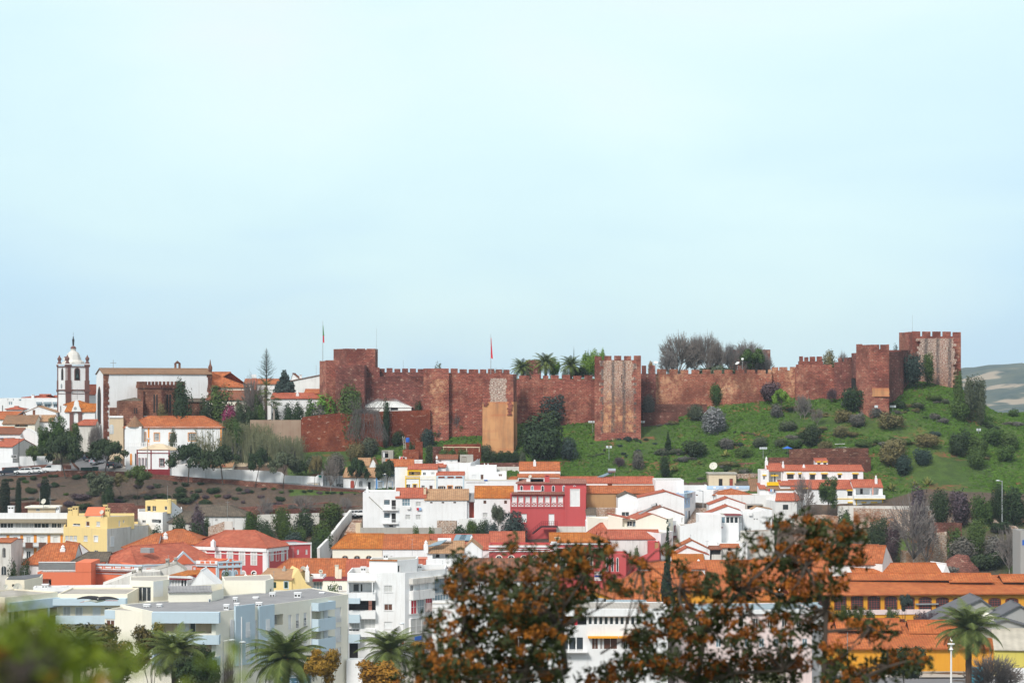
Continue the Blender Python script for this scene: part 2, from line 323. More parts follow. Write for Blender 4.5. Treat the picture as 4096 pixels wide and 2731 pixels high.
def local(o):
 return(Matrix.Translation(o.location)@Matrix.Rotation(o.rotation_euler[2],4,'Z')).inverted()
ALL=[]
class B:
 def __init__(s,name,lb,front,top,dp,wall='white',cat='house',base=None,grp=None,topi=0,back=None,drop=1.0,zbase=None):
  pts=[V(((sx(px)-CX)/FPX*Y,Y))for px,Y in front]
  s.zt=zrow(top,front[topi][1])
  u=(pts[1]-pts[0]).normalized();s.u=u;s.n=V((-u.y,u.x))
  bd=s.n if back in(None,'box')else V((math.sin(R(back)),math.cos(R(back))))
  full=pts+[pts[-1]+bd*dp,pts[0]+bd*dp]if back!='box' else pts+[pts[2]+pts[0]-pts[1]]
  zb=min(H(p.x,p.y)for p in full)-drop
  if zbase is not None:zb=zbase
  s.o=emp(name,(pts[0].x,pts[0].y,zb),math.atan2(u.y,u.x),lb=lb,cat=cat,grp=grp)
  s.M=local(s.o);s.zb=zb
  s.p=[(s.M@V((p.x,p.y,zb))).to_2d()for p in full];s.nf=len(pts);s.W=dp
  s.h=s.zt-zb;s.L=s.p[1].x;s.wallm=wall;s.holes={i:[]for i in range(len(full))}
  s.extra=[];ALL.append(s)
 def edge(s,e):
  n=len(s.p)
  if e=='R':e=s.nf-1
  if e=='L':e=n-1
  return e,s.p[e],s.p[(e+1)%n]
 def hit(s,e,x,y):
  e,a,b=s.edge(e);d=(b-a).normalized()
  o=s.M@V((0,0,CAMZ));q=s.M@pt(x,y,100.0);r=q-o
  nrm=V((-d.y,d.x));den=r.x*nrm.x+r.y*nrm.y
  t=((a.x-o.x)*nrm.x+(a.y-o.y)*nrm.y)/den
  p=o+r*t;return(p.x-a.x)*d.x+(p.y-a.y)*d.y,p.z
 def P(s,e,t,z,out=0):
  e,a,b=s.edge(e);d=(b-a).normalized();nr=V((d.y,-d.x))
  q=a+d*t+nr*out;return V((q.x,q.y,z))
 def slab(s,e,t0,t1,z0,z1,o0,o1,name,mat,parent=None,mb=None):
  own=mb is None;mb=mb or MB()
  c=[s.P(e,t0,z0,o1),s.P(e,t1,z0,o1),s.P(e,t1,z0,o0),s.P(e,t0,z0,o0)]
  d=[V((q.x,q.y,z1))for q in c]
  for i in range(4):
   j=(i+1)%4;mb.face([c[i],c[j],d[j],d[i]])
  mb.face(d);mb.face(c[::-1])
  if own:return mb.obj(name,mat,parent or s.o)
  return mb
 def sp(s,e,x0,y0,x1,y1,o0,o1,name,mat,parent=None,mb=None):
  t0,za=s.hit(e,x0,y0);t1,zb=s.hit(e,x1,y1)
  if t0>t1:t0,t1=t1,t0
  if za<zb:za,zb=zb,za
  return s.slab(e,t0,t1,zb,za,o0,o1,name,mat,parent,mb)
 def win(s,e,x0,y0,x1,y1,pn_='glass',fm='trimw',nx=0,ny=1,dp=.14,trim=None,tw=.14,arch=False,fw=.07,name='window',sill=False,over=None,lb=None):
  t0,z1=s.hit(e,x0,y0);t1,z0=s.hit(e,x1,y1)
  if t0>t1:t0,t1=t1,t0
  if z0>z1:z0,z1=z1,z0
  s.winm(e,t0,t1,z0,z1,pn_,fm,nx,ny,dp,trim,tw,arch,fw,name,sill,over,lb)
 def winm(s,e,t0,t1,z0,z1,pn_='glass',fm='trimw',nx=0,ny=1,dp=.14,trim=None,tw=.14,arch=False,fw=.07,name='window',sill=False,over=None,lb=None):
  mb=MB();w=t1-t0;h=z1-z0
  if arch:
   def arc(t0,t1,z0,z1,k):
    r=(t1-t0)/2;hh=r*k
    return[(t0,z0),(t1,z0)]+[((t0+t1)/2+r*math.cos(a),z1-hh+hh*math.sin(a))for a in[math.pi*i/8 for i in range(9)]]
   kk=arch if arch is not True else 1.0
   def prism(mb,ol,o0,o1):
    f=[s.P(e,t,z,o1)for t,z in ol];b=[s.P(e,t,z,o0)for t,z in ol];n=len(f);mb.face(f)
    for i in range(n):
     j=(i+1)%n;mb.face([f[j],f[i],b[i],b[j]])
   f=None
   if trim:
    prism(mb,arc(t0-tw,t1+tw,z0-tw*.6,z1+tw,kk),-.02,.06);f=mb.obj(name,trim,s.o)
   mb=MB();prism(mb,arc(t0,t1,z0,z1,kk),-.02,.085);pn=mb.obj('pane' if f else name,pn_,f or s.o)
   if nx or ny:
    mb=MB()
    for i in range(1,nx):s.slab(e,t0+w*i/nx-.025,t0+w*i/nx+.025,z0,z1-.02,.06,.11,'','',None,mb)
    for i in range(1,ny):s.slab(e,t0,t1,z0+h*i/ny-.025,z0+h*i/ny+.025,.06,.108,'','',None,mb)
    if mb.v:mb.obj('glazing_bar',fm,f or pn)
   return
  s.holes[s.edge(e)[0]].append((t0,t1,z0,z1,dp))
  q=.04
  fr=MB()
  if fm:
   for(a,b,c,d)in((t0,t0+fw,z0,z1),(t1-fw,t1,z0,z1),(t0+fw,t1-fw,z1-fw,z1),(t0+fw,t1-fw,z0,z0+fw)):
    s.slab(e,a,b,c,d,-dp+.01,-dp+.07,'','',None,fr)
   for i in range(1,nx):s.slab(e,t0+w*i/nx-fw*.4,t0+w*i/nx+fw*.4,z0+fw,z1-fw,-dp+.01,-dp+.06,'','',None,fr)
   for i in range(1,ny):s.slab(e,t0+fw,t1-fw,z0+h*i/ny-fw*.35,z0+h*i/ny+fw*.35,-dp+.01,-dp+.055,'','',None,fr)
  if sill:s.slab(e,t0-.1,t1+.1,z0-.1,z0,-dp+.02,.09,'','',None,fr)
  pb=MB();pb.face([s.P(e,t0,z0,-dp),s.P(e,t1,z0,-dp),s.P(e,t1,z1,-dp),s.P(e,t0,z1,-dp)])
  if fr.v:
   f=fr.obj(name,fm or pn_,s.o);pb.obj('pane' if name=='window' else 'door_leaf',pn_,f)
  else:f=pb.obj(name,pn_,s.o)
  if lb:f['label']=lb
  if trim:
   tb=MB()
   s.slab(e,t0-tw,t0,z0-(tw if name=='window' else 0),z1+tw,.003,.05,'','',None,tb);s.slab(e,t1,t1+tw,z0-(tw if name=='window' else 0),z1+tw,.003,.05,'','',None,tb)
   s.slab(e,t0,t1,z1,z1+tw,.003,.05,'','',None,tb)
   if name=='window':s.slab(e,t0,t1,z0-tw,z0,.003,.05,'','',None,tb)
   tb.obj('surround',trim,f)
  if over:
   s.slab(e,t0-.15,t1+.15,z1+.12,z1+.34,.003,.22,'lintel',over,f)
 def lgg(s,e,x0,y0,x1,y1,dp=1.3,back='cream',rail=None,railh=.95,name='balcony_recess',doors=(),rtype='solid'):
  t0,z1=s.hit(e,x0,y0);t1,z0=s.hit(e,x1,y1)
  if t0>t1:t0,t1=t1,t0
  s.holes[s.edge(e)[0]].append((t0,t1,z0,z1,dp))
  mb=MB();mb.face([s.P(e,t0,z0,-dp),s.P(e,t1,z0,-dp),s.P(e,t1,z1,-dp),s.P(e,t0,z1,-dp)])
  b=mb.obj(name,back,s.o)
  for(f0,f1,pn_)in doors:
   s.slab(e,t0+(t1-t0)*f0,t0+(t1-t0)*f1,z0+.05,z0+(z1-z0)*.82,-dp-.01,-dp+.05,'balcony_door','trimw',b)
   s.slab(e,t0+(t1-t0)*f0+.08,t0+(t1-t0)*f1-.08,z0+.1,z0+(z1-z0)*.82-.08,-dp+.03,-dp+.06,'pane',pn_,b)
  if rail:
   if rtype=='solid':s.slab(e,t0-.02,t1+.02,z0-.1,z0+railh,-.08,.05,'parapet',rail,s.o)
   else:
    rb=MB();s.slab(e,t0,t1,z0+railh-.06,z0+railh,-.05,0,'','',None,rb)
    n=max(2,int((t1-t0)/.25))
    for i in range(n+1):s.slab(e,t0+(t1-t0-.03)*i/n,t0+(t1-t0-.03)*i/n+.03,z0,z0+railh-.06,-.04,-.01,'','',None,rb)
    rb.obj('railing',rail,s.o)
 def blc(s,e,x0,y0,x1,y1,out=1.1,mat='ltblue',railing=False,slab_t=.16):
  t0,z1=s.hit(e,x0,y0);t1,z0=s.hit(e,x1,y1)
  if t0>t1:t0,t1=t1,t0
  k=out/V(s.P(e,t0,z0)-s.M@V((0,0,CAMZ))).length
  mb=MB();s.slab(e,t0,t1,z0,z0+slab_t,.003,out,'','',None,mb)
  if railing:
   n=max(2,int((t1-t0)/.18))
   s.slab(e,t0,t1,z1-.06,z1,out-.06,out,'','',None,mb)
   for i in range(n+1):s.slab(e,t0+(t1-t0-.03)*i/n,t0+(t1-t0-.03)*i/n+.03,z0+slab_t,z1-.06,out-.05,out-.02,'','',None,mb)
  else:
   s.slab(e,t0,t1,z0+slab_t,z1,out-.1,out,'','',None,mb);s.slab(e,t0,t0+.1,z0+slab_t,z1,.003,out-.1,'','',None,mb);s.slab(e,t1-.1,t1,z0+slab_t,z1,.003,out-.1,'','',None,mb)
  return mb.obj('balcony',mat,s.o)
 def walls(s):
  mb=MB();n=len(s.p)
  for e in range(n):
   a=s.p[e];b=s.p[(e+1)%n];Ln=(b-a).length
   h=[(max(.02,q[0]),min(Ln-.02,q[1]),max(.02,q[2]),min(s.h-.02,q[3]),q[4])for q in s.holes[e]if q[1]>.05 and q[0]<Ln-.05 and q[3]>.05 and q[2]<s.h-.05]
   xs=sorted(set([0,Ln]+[round(q[0],4)for q in h]+[round(q[1],4)for q in h]));zs=sorted(set([0,s.h]+[round(q[2],4)for q in h]+[round(q[3],4)for q in h]))
   for x0,x1 in zip(xs,xs[1:]):
    for z0,z1 in zip(zs,zs[1:]):
     cx,cz=(x0+x1)/2,(z0+z1)/2
     if any(q[0]<cx<q[1]and q[2]<cz<q[3]for q in h):continue
     mb.face([s.P(e,x0,z0),s.P(e,x1,z0),s.P(e,x1,z1),s.P(e,x0,z1)],[(x0,z0),(x1,z0),(x1,z1),(x0,z1)])
   for t0,t1,z0,z1,d in h:
    mb.face([s.P(e,t0,z0),s.P(e,t1,z0),s.P(e,t1,z0,-d),s.P(e,t0,z0,-d)]);mb.face([s.P(e,t1,z1),s.P(e,t0,z1),s.P(e,t0,z1,-d),s.P(e,t1,z1,-d)])
    mb.face([s.P(e,t0,z1),s.P(e,t0,z0),s.P(e,t0,z0,-d),s.P(e,t0,z1,-d)]);mb.face([s.P(e,t1,z0),s.P(e,t1,z1),s.P(e,t1,z1,-d),s.P(e,t1,z0,-d)])
  for f in s.extra:mb.face(*f)
  return mb.obj('wall',s.wallm,s.o)
 def _slope(s,mb,q,sub=1.2,j=.03,t=.12):
  q=[V(p)for p in q];Lx=max((q[1]-q[0]).length,(q[2]-q[3]).length);Ly=((q[3]-q[0]).length+(q[2]-q[1]).length)/2
  nx=max(1,min(24,int(Lx/sub)));ny=max(1,min(10,int(Ly/sub)))
  ux=(q[1]-q[0]).normalized()
  def g(i,k):
   a=q[0].lerp(q[1],i/nx);b=q[3].lerp(q[2],i/nx);p=a.lerp(b,k/ny)
   if 0<i<nx or 0<k<ny:p=p+V((0,0,random.uniform(-j,j)))
   return p
  G=[[g(i,k)for k in range(ny+1)]for i in range(nx+1)]
  vy=(q[3]-q[0]);vy=(vy-ux*vy.dot(ux)).normalized()if vy.length>0 else V((0,0,1))
  def uv(p):d=p-q[0];return(d.dot(ux),-d.dot(vy))
  for i in range(nx):
   for k in range(ny):
    f=[G[i][k],G[i+1][k],G[i+1][k+1],G[i][k+1]]
    if(f[2]-f[3]).length<1e-5:f=f[:3]
    mb.face(f,[uv(p)for p in f])
  bt=[p-V((0,0,t))for p in q]
  tri=(q[2]-q[3]).length<1e-5
  ol=([q[0],q[1],q[2]],[bt[0],bt[1],bt[2]])if tri else(q,bt)
  mb.face(ol[1][::-1])
  n=len(ol[0])
  for i in range(n):
   k=(i+1)%n;mb.face([ol[1][i],ol[1][k],ol[0][k],ol[0][i]])
 def roof(s,kind='U',rdg=None,mat='tile_orange',f=.5,hl=0,hr=0,o=.3,os=.12,z1=None,over=True,t=.12,ridgecap=True,name='roof',pos=None,j=.03):
  Lr,W,h=s.L,s.W,s.h;mb=MB()
  def zr(u,v):
   if z1 is not None:return z1
   wp=s.o.matrix_basis@V((u,v,0));return zrow(rdg,wp.y)-s.zb
  if kind=='U':
   v=f*W;z=zr(0 if not hl else hl,v);sf=(z-h)/max(v,.3);sb=(z-h)/max(W-v,.3)
   ul=hl if hl else-os;ur=Lr-hr if hr else Lr+os
   eo=o if over else 0
   r0,r1=(ul,v,z+.02),(ur,v,z+.02)
   fl,fr_=(-os if not hl else-eo,-eo,h-eo*sf+.02),(Lr+(os if not hr else eo),-eo,h-eo*sf+.02)
   s._slope(mb,[fl,fr_,r1,r0],t=t,j=j)
   if f<.97:
    bl,brr=(fl[0],W+eo,h-eo*sb+.02),(fr_[0],W+eo,h-eo*sb+.02)
    s._slope(mb,[brr,bl,r0,r1],t=t,j=j)
    if hl:s._slope(mb,[bl,fl,r0,r0],t=t,j=j)
    if hr:s._slope(mb,[fr_,brr,r1,r1],t=t,j=j)
   if not hl:s.extra.append(([V((0,0,h)),V((0,v,z-.05)),V((0,W,h))]if f<.97 else[V((0,0,h)),V((0,W,z-.05)),V((0,W,h))],))
   if not hr:s.extra.append(([V((Lr,W,h)),V((Lr,v,z-.05)),V((Lr,0,h))]if f<.97 else[V((Lr,W,h)),V((Lr,W,z-.05)),V((Lr,0,h))],))
   if f>=.97:s.extra.append(([V((0,W,h)),V((0,W,z-.05)),V((Lr,W,z-.05)),V((Lr,W,h))],))
   if ridgecap:
    mb.tube(r0,r1,.13,.13,5);
    if hl:mb.tube(fl,r0,.11,.11,5);mb.tube(bl,r0,.11,.11,5)
    if hr:mb.tube(fr_,r1,.11,.11,5);mb.tube(brr,r1,.11,.11,5)
  elif kind=='V':
   u=f*Lr;z=zr(u,0);sl=(z-h)/max(u,.3);sr=(z-h)/max(Lr-u,.3)
   if u>.3:s._slope(mb,[(-o,W+os,h-o*sl+.02),(-o,-os,h-o*sl+.02),(u,-os,z+.02),(u,W+os,z+.02)],t=t,j=j)
   if Lr-u>.3:s._slope(mb,[(Lr+o,-os,h-o*sr+.02),(Lr+o,W+os,h-o*sr+.02),(u,W+os,z+.02),(u,-os,z+.02)],t=t,j=j)
   s.extra.append(([V((0,0,h)),V((Lr,0,h)),V((u,0,z-.03))],[(0,h),(Lr,h),(u,z)]));s.extra.append(([V((Lr,W,h)),V((0,W,h)),V((u,W,z-.03))],))
   if u<=.3:s.extra.append(([V((0,0,h)),V((0,0,z)),V((0,W,z)),V((0,W,h))],))
   if ridgecap:mb.tube((u,-os,z+.02),(u,W+os,z+.02),.12,.12,5)
  elif kind=='flat':
   par=pos if pos is not None else .45
   cx=sum((p.x for p in s.p))/len(s.p);cy=sum((p.y for p in s.p))/len(s.p);c=V((cx,cy))
   inn=[p+(c-p).normalized()*.28 for p in s.p];n=len(s.p)
   for i in range(n):
    k=(i+1)%n;a,b,ci,di=s.p[i],s.p[k],inn[k],inn[i]
    s.extra.append(([V((a.x,a.y,h)),V((b.x,b.y,h)),V((ci.x,ci.y,h)),V((di.x,di.y,h))],))
    s.extra.append(([V((di.x,di.y,h)),V((ci.x,ci.y,h)),V((ci.x,ci.y,h-par-.1)),V((di.x,di.y,h-par-.1))],))
   mb.face([V((p.x,p.y,h-par))for p in inn])
  r=mb.obj(name,mat,s.o);s.roofo=r;return r
 def flat(s,mat,pos=None,name='roof'):return s.roof('flat',mat=mat,pos=pos,name=name)
 def chim(s,x,ybase,ytop,Y,w=.55,mat='white',style='box',cap='trimw'):
  p=s.M@pt(x,ybase,Y);q=s.M@pt(x,ytop,Y);h=q.z-p.z;mb=MB()
  mb.box(p.x-w/2,p.x+w/2,p.y-w/2,p.y+w/2,p.z-.8,p.z+h*(.72 if style=='box' else .45))
  if style=='box':
   for a,b in((-1,-1),(1,-1),(-1,1),(1,1)):mb.box(p.x+a*(w/2-.05)-.05,p.x+a*(w/2-.05)+.05,p.y+b*(w/2-.05)-.05,p.y+b*(w/2-.05)+.05,p.z+h*.72,p.z+h*.88)
   mb.box(p.x-w*.6,p.x+w*.6,p.y-w*.6,p.y+w*.6,p.z+h*.88,p.z+h)
  else:
   mb.lathe((p.x,p.y,0),[(w*.42,p.z+h*.44),(w*.5,p.z+h*.5),(w*.34,p.z+h*.55),(w*.36,p.z+h*.72),(w*.42,p.z+h*.75),(w*.12,p.z+h*.9),(w*.04,p.z+h)],8)
  o=mb.obj('chimney',mat,s.o)
  if style=='box':
   MB().box(p.x-w*.3,p.x+w*.3,p.y-w*.3,p.y+w*.3,p.z+h*.7,p.z+h*.87).obj('flue','black',o)
  return o
 def fin(s):
  if s in ALL:ALL.remove(s);s.walls()
def ticks(lo,hi,step,far,neg=None):
 t=[lo+step*i for i in range(int((hi-lo)/step)+1)]
 x=hi;d=step
 while x<far:d*=1.35;x+=d;t.append(min(x,far))
 x=lo;d=step
 while x>-(neg or far):d*=1.35;x-=d;t.insert(0,max(x,-(neg or far)))
 return t
def zone(X,Y,z):
 a=X/max(Y,1)*FPX+CX
 g=.0
 if Y>452 and a>1150:g=1
 if a>1900 and Y>455:g=1
 if a>3000 and Y>438:g=1
 if a>3450 and 385<Y<431:g=.42
 if a<1150:g=.12 if Y<480 else .4
 if Y<380:g=.15
 if Y>560 or Y<240:g=.9
 return g
def make_ground():
 xs=ticks(-160,160,2.0,3800);ys=ticks(270,560,2.0,3800,400)
 me=bpy.data.meshes.new('ground');v=[];f=[];col=[]
 for y in ys:
  for x in xs:z=H(x,y);v.append((x,y,z));col.append(zone(x,y,z))
 nx=len(xs)
 for j in range(len(ys)-1):
  for i in range(nx-1):a=j*nx+i;f.append((a,a+1,a+nx+1,a+nx))
 me.from_pydata(v,[],f);at=me.attributes.new('grass','FLOAT','POINT');at.data.foreach_set('value',col)
 for p in me.polygons:p.use_smooth=True
 m,nt,b=newmat('ground');DV(b,'Roughness',.95)
 ob=cdn(nt,'Object');at=NN(nt,'ShaderNodeAttribute');at.attribute_name='grass'
 n1=nzn(nt,ob,.07,6,.38,.62,.65);n2=nzn(nt,ob,.45,5,.4,.65,.7);n3=nzn(nt,ob,2.2,3,.35,.7,.7);n4=nzn(nt,cdn(nt,'Object',(1,1,2.4)),.13,6,.55,.66,.65)
 g=mix(nt,n1,(.058,.118,.022),(.112,.185,.032));g=mix(nt,mul(nt,n2,.6),g,(.03,.055,.02));g=mix(nt,mul(nt,n3,.45),g,(.09,.12,.035))
 g=mix(nt,n4,g,(.27,.11,.055))
 s_=mix(nt,n2,(.135,.095,.082),(.19,.125,.095));s_=mix(nt,mul(nt,n1,.5),s_,(.085,.06,.055));s_=mix(nt,mul(nt,n4,.6),s_,(.25,.12,.06));s_=mix(nt,mul(nt,n3,.5),s_,(.06,.07,.03))
 nn=NN(nt,'ShaderNodeMath');nn.operation='MULTIPLY_ADD';LK(nt,n1,nn.inputs[0]);DV(nn,1,.35);LK(nt,at.outputs['Fac'],nn.inputs[2])
 r=NN(nt,'ShaderNodeMapRange');DV(r,'From Min',.5);DV(r,'From Max',.75);LK(nt,nn.outputs[0],r.inputs[0])
 LK(nt,mix(nt,r.outputs[0],s_,g),b.inputs['Base Color']);bump(nt,b,n3,.4,.8)
 me.materials.append(m);o=bpy.data.objects.new('ground',me);COL.objects.link(o);o['kind']='structure'
make_ground()
def far_hill():
 mb=MB();m,nt,b=newmat('far_hill');ob=cdn(nt,'Object')
 n1=nzn(nt,ob,.012,6,.45,.6,.65);n2=nzn(nt,ob,.06,5,.4,.7);n3=nzn(nt,cdn(nt,'Object',(1,1,5)),.006,4,.61,.64)
 c=mix(nt,n2,(.025,.05,.045),(.07,.09,.07));c=mix(nt,mul(nt,n1,.6),c,(.11,.12,.08));c=mix(nt,mul(nt,n3,.7),c,(.42,.33,.24));LK(nt,c,b.inputs['Base Color'])
 nx,ny=90,40;G=[]
 for j in range(ny+1):
  Y=1900+j*45;row=[]
  for i in range(nx+1):
   X=250+i*22
   t=(X-250)/600
   r=62+24*min(1,max(-.9,(X-540)/160))+6*math.sin(X*.013)+5*noise.noise(V((X*.012,0,0)))
   z=r*math.sin(math.pi*min(1,j/ny))**.8+9*noise.noise(V((X*.006,Y*.006,1)))*min(1,j/4)+3*noise.noise(V((X*.03,Y*.03,1)))-3
   row.append((X,Y,z))
  G.append(row)
 for j in range(ny):
  for i in range(nx):mb.face([G[j][i],G[j][i+1],G[j+1][i+1],G[j+1][i]])
 mb.obj('far_hill','far_hill',kind='structure')
far_hill()
def strip(name,rows,mat,lift=.05,**tags):
 mb=MB();pts=[]
 for(a,Ya),(b_,Yb)in rows:
  A=V(((sx(a)-CX)/FPX*Ya,Ya));Bv=V(((sx(b_)-CX)/FPX*Yb,Yb));r=[]
  for k in range(5):
   q=A.lerp(Bv,k/4);r.append((q.x,q.y,H(q.x,q.y)+lift))
  pts.append(r)
 for r0,r1 in zip(pts,pts[1:]):
  for k in range(4):mb.face([r0[k],r0[k+1],r1[k+1],r1[k]])
 return mb.obj(name,mat,**tags)
csl=emp('castle',(0,490,42),lb='long red sandstone castle with battlements and square towers on green hilltop',cat='castle')
CI=local(csl)
def wpt(name,pts,mat,thick=2.2,drop=4,merlons=None,mh=.9,mw=1.6,gap=.55,parent=None,lb=None,tilt=0):
 W=[pt(x,y,Y)for x,y,Y in pts];mb=MB();up=V((0,0,1));s=0
 for a,b in zip(W,W[1:]):
  d=V((b.x-a.x,b.y-a.y,0));l=d.length;d=d/l;n=V((-d.y,d.x,0))*thick
  za=min(H(a.x,a.y),H(b.x,b.y))-drop
  a0=V((a.x,a.y,za));b0=V((b.x,b.y,za))
  steps=max(1,int(l/2.0))
  for i in range(steps):
   p,q=a.lerp(b,i/steps),a.lerp(b,(i+1)/steps);p0,q0=a0.lerp(b0,i/steps),b0 if i==steps-1 else a0.lerp(b0,(i+1)/steps)
   mb.face([p0,q0,q,p],[(s+l*i/steps,p0.z),(s+l*(i+1)/steps,q0.z),(s+l*(i+1)/steps,q.z),(s+l*i/steps,p.z)])
  mb.face([a,b,b+n,a+n]);mb.face([b0+n,a0+n,a+n,b+n])
  mb.face([a0+n,a0,a,a+n]);mb.face([b0,b0+n,b+n,b])
  s+=l
 mb.v=[tuple(CI@V(q))for q in mb.v]if parent is csl else mb.v
 o=mb.obj(name,mat,parent,lb=lb)
 T=CI if parent is csl else Matrix.Identity(4)
 def merlon(a,b,h,n):
  m=MB();n=n*.6;j=random.uniform(-.16,.08)
  p=[a-up*.02,b-up*.02,b+n-up*.02,a+n-up*.02];q=[x+up*(h+j)for x in p]
  for i in range(4):k=(i+1)%4;m.face([p[i],p[k],q[k],q[i]])
  m.face(q);m.face(p[::-1]);m.v=[tuple(T@V(x))for x in m.v];m.obj('merlon',mat,o)
 if merlons is True:
  for a,b in zip(W,W[1:]):
   l=(b-a).length;n_=max(1,round((l+gap)/(mw+gap)));st=(l+gap)/n_
   d=V((b.x-a.x,b.y-a.y,0)).normalized();nn=V((-d.y,d.x,0))
   for i in range(n_):merlon(a.lerp(b,i*st/l),a.lerp(b,min(1,(i*st+st-gap)/l)),mh,nn)
 elif merlons:
  for x0,x1,yt in merlons:
   for a,b,pa,pb in zip(W,W[1:],pts,pts[1:]):
    xm=(x0+x1)/2
    if pa[0]<=xm<=pb[0]:
     d=V((b.x-a.x,b.y-a.y,0)).normalized();nn=V((-d.y,d.x,0))
     def on(x):
      k=(sx(x)-CX)/FPX;t=(k*a.y-a.x)/((b.x-a.x)-k*(b.y-a.y));return a.lerp(b,t)
     A,Bv=on(x0),on(x1);h=max(.3,zrow(yt,A.y)-A.z);merlon(A,Bv,h,nn)
     break
 return o
def twr(name,pts,mat,top_extra=None,back=7,drop=4,parent=csl,lb=None,mh=.9,mw=1.3,gap=.5,solid=False,zb=None):
 x0,y0,Y0=pts[0];zt=zrow(y0,Y0)
 W=[V(((sx(x)-CX)/FPX*Y,Y))for x,_,Y in pts]
 n=(sum(W,V((0,0)))).normalized();W2=W+[W[-1]+n*back,W[0]+n*back]
 z0=(min(H(p.x,p.y)for p in W2)-drop)if zb is None else zb
 mb=MB();s=0;k=len(W2)
 for i in range(k):
  a,b=W2[i],W2[(i+1)%k];l=(b-a).length
  mb.face([(a.x,a.y,z0),(b.x,b.y,z0),(b.x,b.y,zt),(a.x,a.y,zt)],[(s,z0),(s+l,z0),(s+l,zt),(s,zt)]);s+=l
 mb.face([(p.x,p.y,zt)for p in W2]);T=CI if parent is csl else Matrix.Identity(4)
 mb.v=[tuple(T@V(q))for q in mb.v];o=mb.obj(name,mat,parent,lb=lb)
 if not solid:
  for i in range(k):
   a,b=W2[i],W2[(i+1)%k];l=(b-a).length
   if i==k-2 or l<.8:continue
   dd=(b-a)/l;nn=V((-dd.y,dd.x))*.5;n_=max(1,round((l+gap)/(mw+gap)));st=(l+gap)/n_
   for q in range(n_):
    p0=a+dd*(q*st);p1=a+dd*(q*st+st-gap);m=MB()
    hh=mh*random.uniform(.82,1.06)
    P=[(p0.x,p0.y),(p1.x,p1.y),(p1.x+nn.x,p1.y+nn.y),(p0.x+nn.x,p0.y+nn.y)]
    if q==n_-1:P[2]=(p1.x+nn.x-dd.x*.01,p1.y+nn.y)
    lo=[(x,y,zt-.01)for x,y in P];hi=[(x,y,zt+hh-.002*i)for x,y in P]
    for e in range(4):f=(e+1)%4;m.face([lo[e],lo[f],hi[f],hi[e]])
    m.face(hi);m.v=[tuple(T@V(x))for x in m.v];m.obj('merlon',mat,o)
 return o,zt,W2
def castle_face(name,x0,y0,x1,y1,Y,mat,out=.06,parent=None,rag=.45,st=.34):
 a,c=pt(x0,y1,Y-out),pt(x1,y0,Y-out);mb=MB();rr=random.Random(int(x0+y0));n=max(1,int((c.z-a.z)/st))if rag else 1
 for i in range(n):
  l,r=a.x+rr.uniform(0,rag),c.x-rr.uniform(0,rag);mb.box(l,r,a.y,a.y+out+.05,a.z+(c.z-a.z)*i/n,a.z+(c.z-a.z)*(i+1)/n)
 mb.v=[tuple(CI@V(v))for v in mb.v];return mb.obj(name,mat,parent or csl)
tile('A1')
twr('keep',[(1532,402,507),(1685,402,500),(2010,402,501),(2040,402,506)],'castle',mh=.25,mw=2.2,gap=.35,lb='tall polygonal keep rising over left end of castle')
twr('tower',[(1372,570,488),(1450,570,484),(1560,570,485)],'castle',mh=.95,mw=1.5,gap=.4,back=8)
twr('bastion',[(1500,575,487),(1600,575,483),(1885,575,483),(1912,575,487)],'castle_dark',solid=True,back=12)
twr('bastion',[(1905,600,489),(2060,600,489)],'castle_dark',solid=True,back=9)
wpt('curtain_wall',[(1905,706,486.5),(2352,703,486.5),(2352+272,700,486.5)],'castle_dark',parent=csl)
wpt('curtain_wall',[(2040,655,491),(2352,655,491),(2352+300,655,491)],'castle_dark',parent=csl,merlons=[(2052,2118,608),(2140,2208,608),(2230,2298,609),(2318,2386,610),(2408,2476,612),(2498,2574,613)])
tile('A2')
twr('bastion',[(270,612,483.5),(560,612,483.5)],'castle',solid=True,back=10)
castle_face('ochre_patch',320,735,575,1260,483.5,'castle_ochre',.05,rag=1.6)
wpt('curtain_wall',[(556,662,485),(955,664,485)],'castle',parent=csl,merlons=[(580,662,610),(683,767,612),(788,898,613),(918,990,615)])
wpt('curtain_wall',[(955,664,489),(1260,664,489)],'castle',parent=csl,merlons=[(1008,1082,616),(1098,1172,618),(1190,1256,620)])
o,zt,Wt=twr('plastered_tower',[(950,715,473),(1300,715,473),(1338,715,478)],'castle',mh=.75,mw=3.0,gap=.9,back=9,drop=6,lb='tower whose lower half is smooth orange plaster')
def skirt():
 W=Wt;zt2=zrow(995,473);mb=MB();c=sum(W,V((0,0)))/len(W);n=len(W)
 z0=min(H(p.x,p.y)for p in W)-5
 P0=[p+(p-c).normalized()*.2 for p in W];P1=[p+(p-c).normalized()*.10 for p in W];s=0
 for i in range(n):
  a,b,a1,b1=P0[i],P0[(i+1)%n],P1[i],P1[(i+1)%n];l=(b-a).length
  mb.face([(a.x,a.y,z0),(b.x,b.y,z0),(b1.x,b1.y,zt2),(a1.x,a1.y,zt2)],[(s,0),(s+l,0),(s+l,14),(s,14)]);s+=l
 mb.face([(p.x,p.y,zt2)for p in P1]);mb.v=[tuple(CI@V(v))for v in mb.v];mb.obj('plaster_skirt','tapia',o)
skirt()
castle_face('lime_patch',1018,725,1232,995,473,'castle_limewhite',.05,o);castle_face('stone_band',1225,990,1300,1150,473,'castle',.3,o);castle_face('stone_band',948,990,1022,1045,473,'castle',.3,o)
wpt('curtain_wall',[(1325,738,490),(1640,738,490)],'castle',parent=csl,merlons=[(1365,1485,686),(1512,1600,686)])
wpt('curtain_wall',[(1640,738,489),(2240,738,489)],'castle',parent=csl,merlons=[(1640,1702,686),(1730,1822,686),(1860,1950,686),(1988,2083,686),(2115,2210,686)])
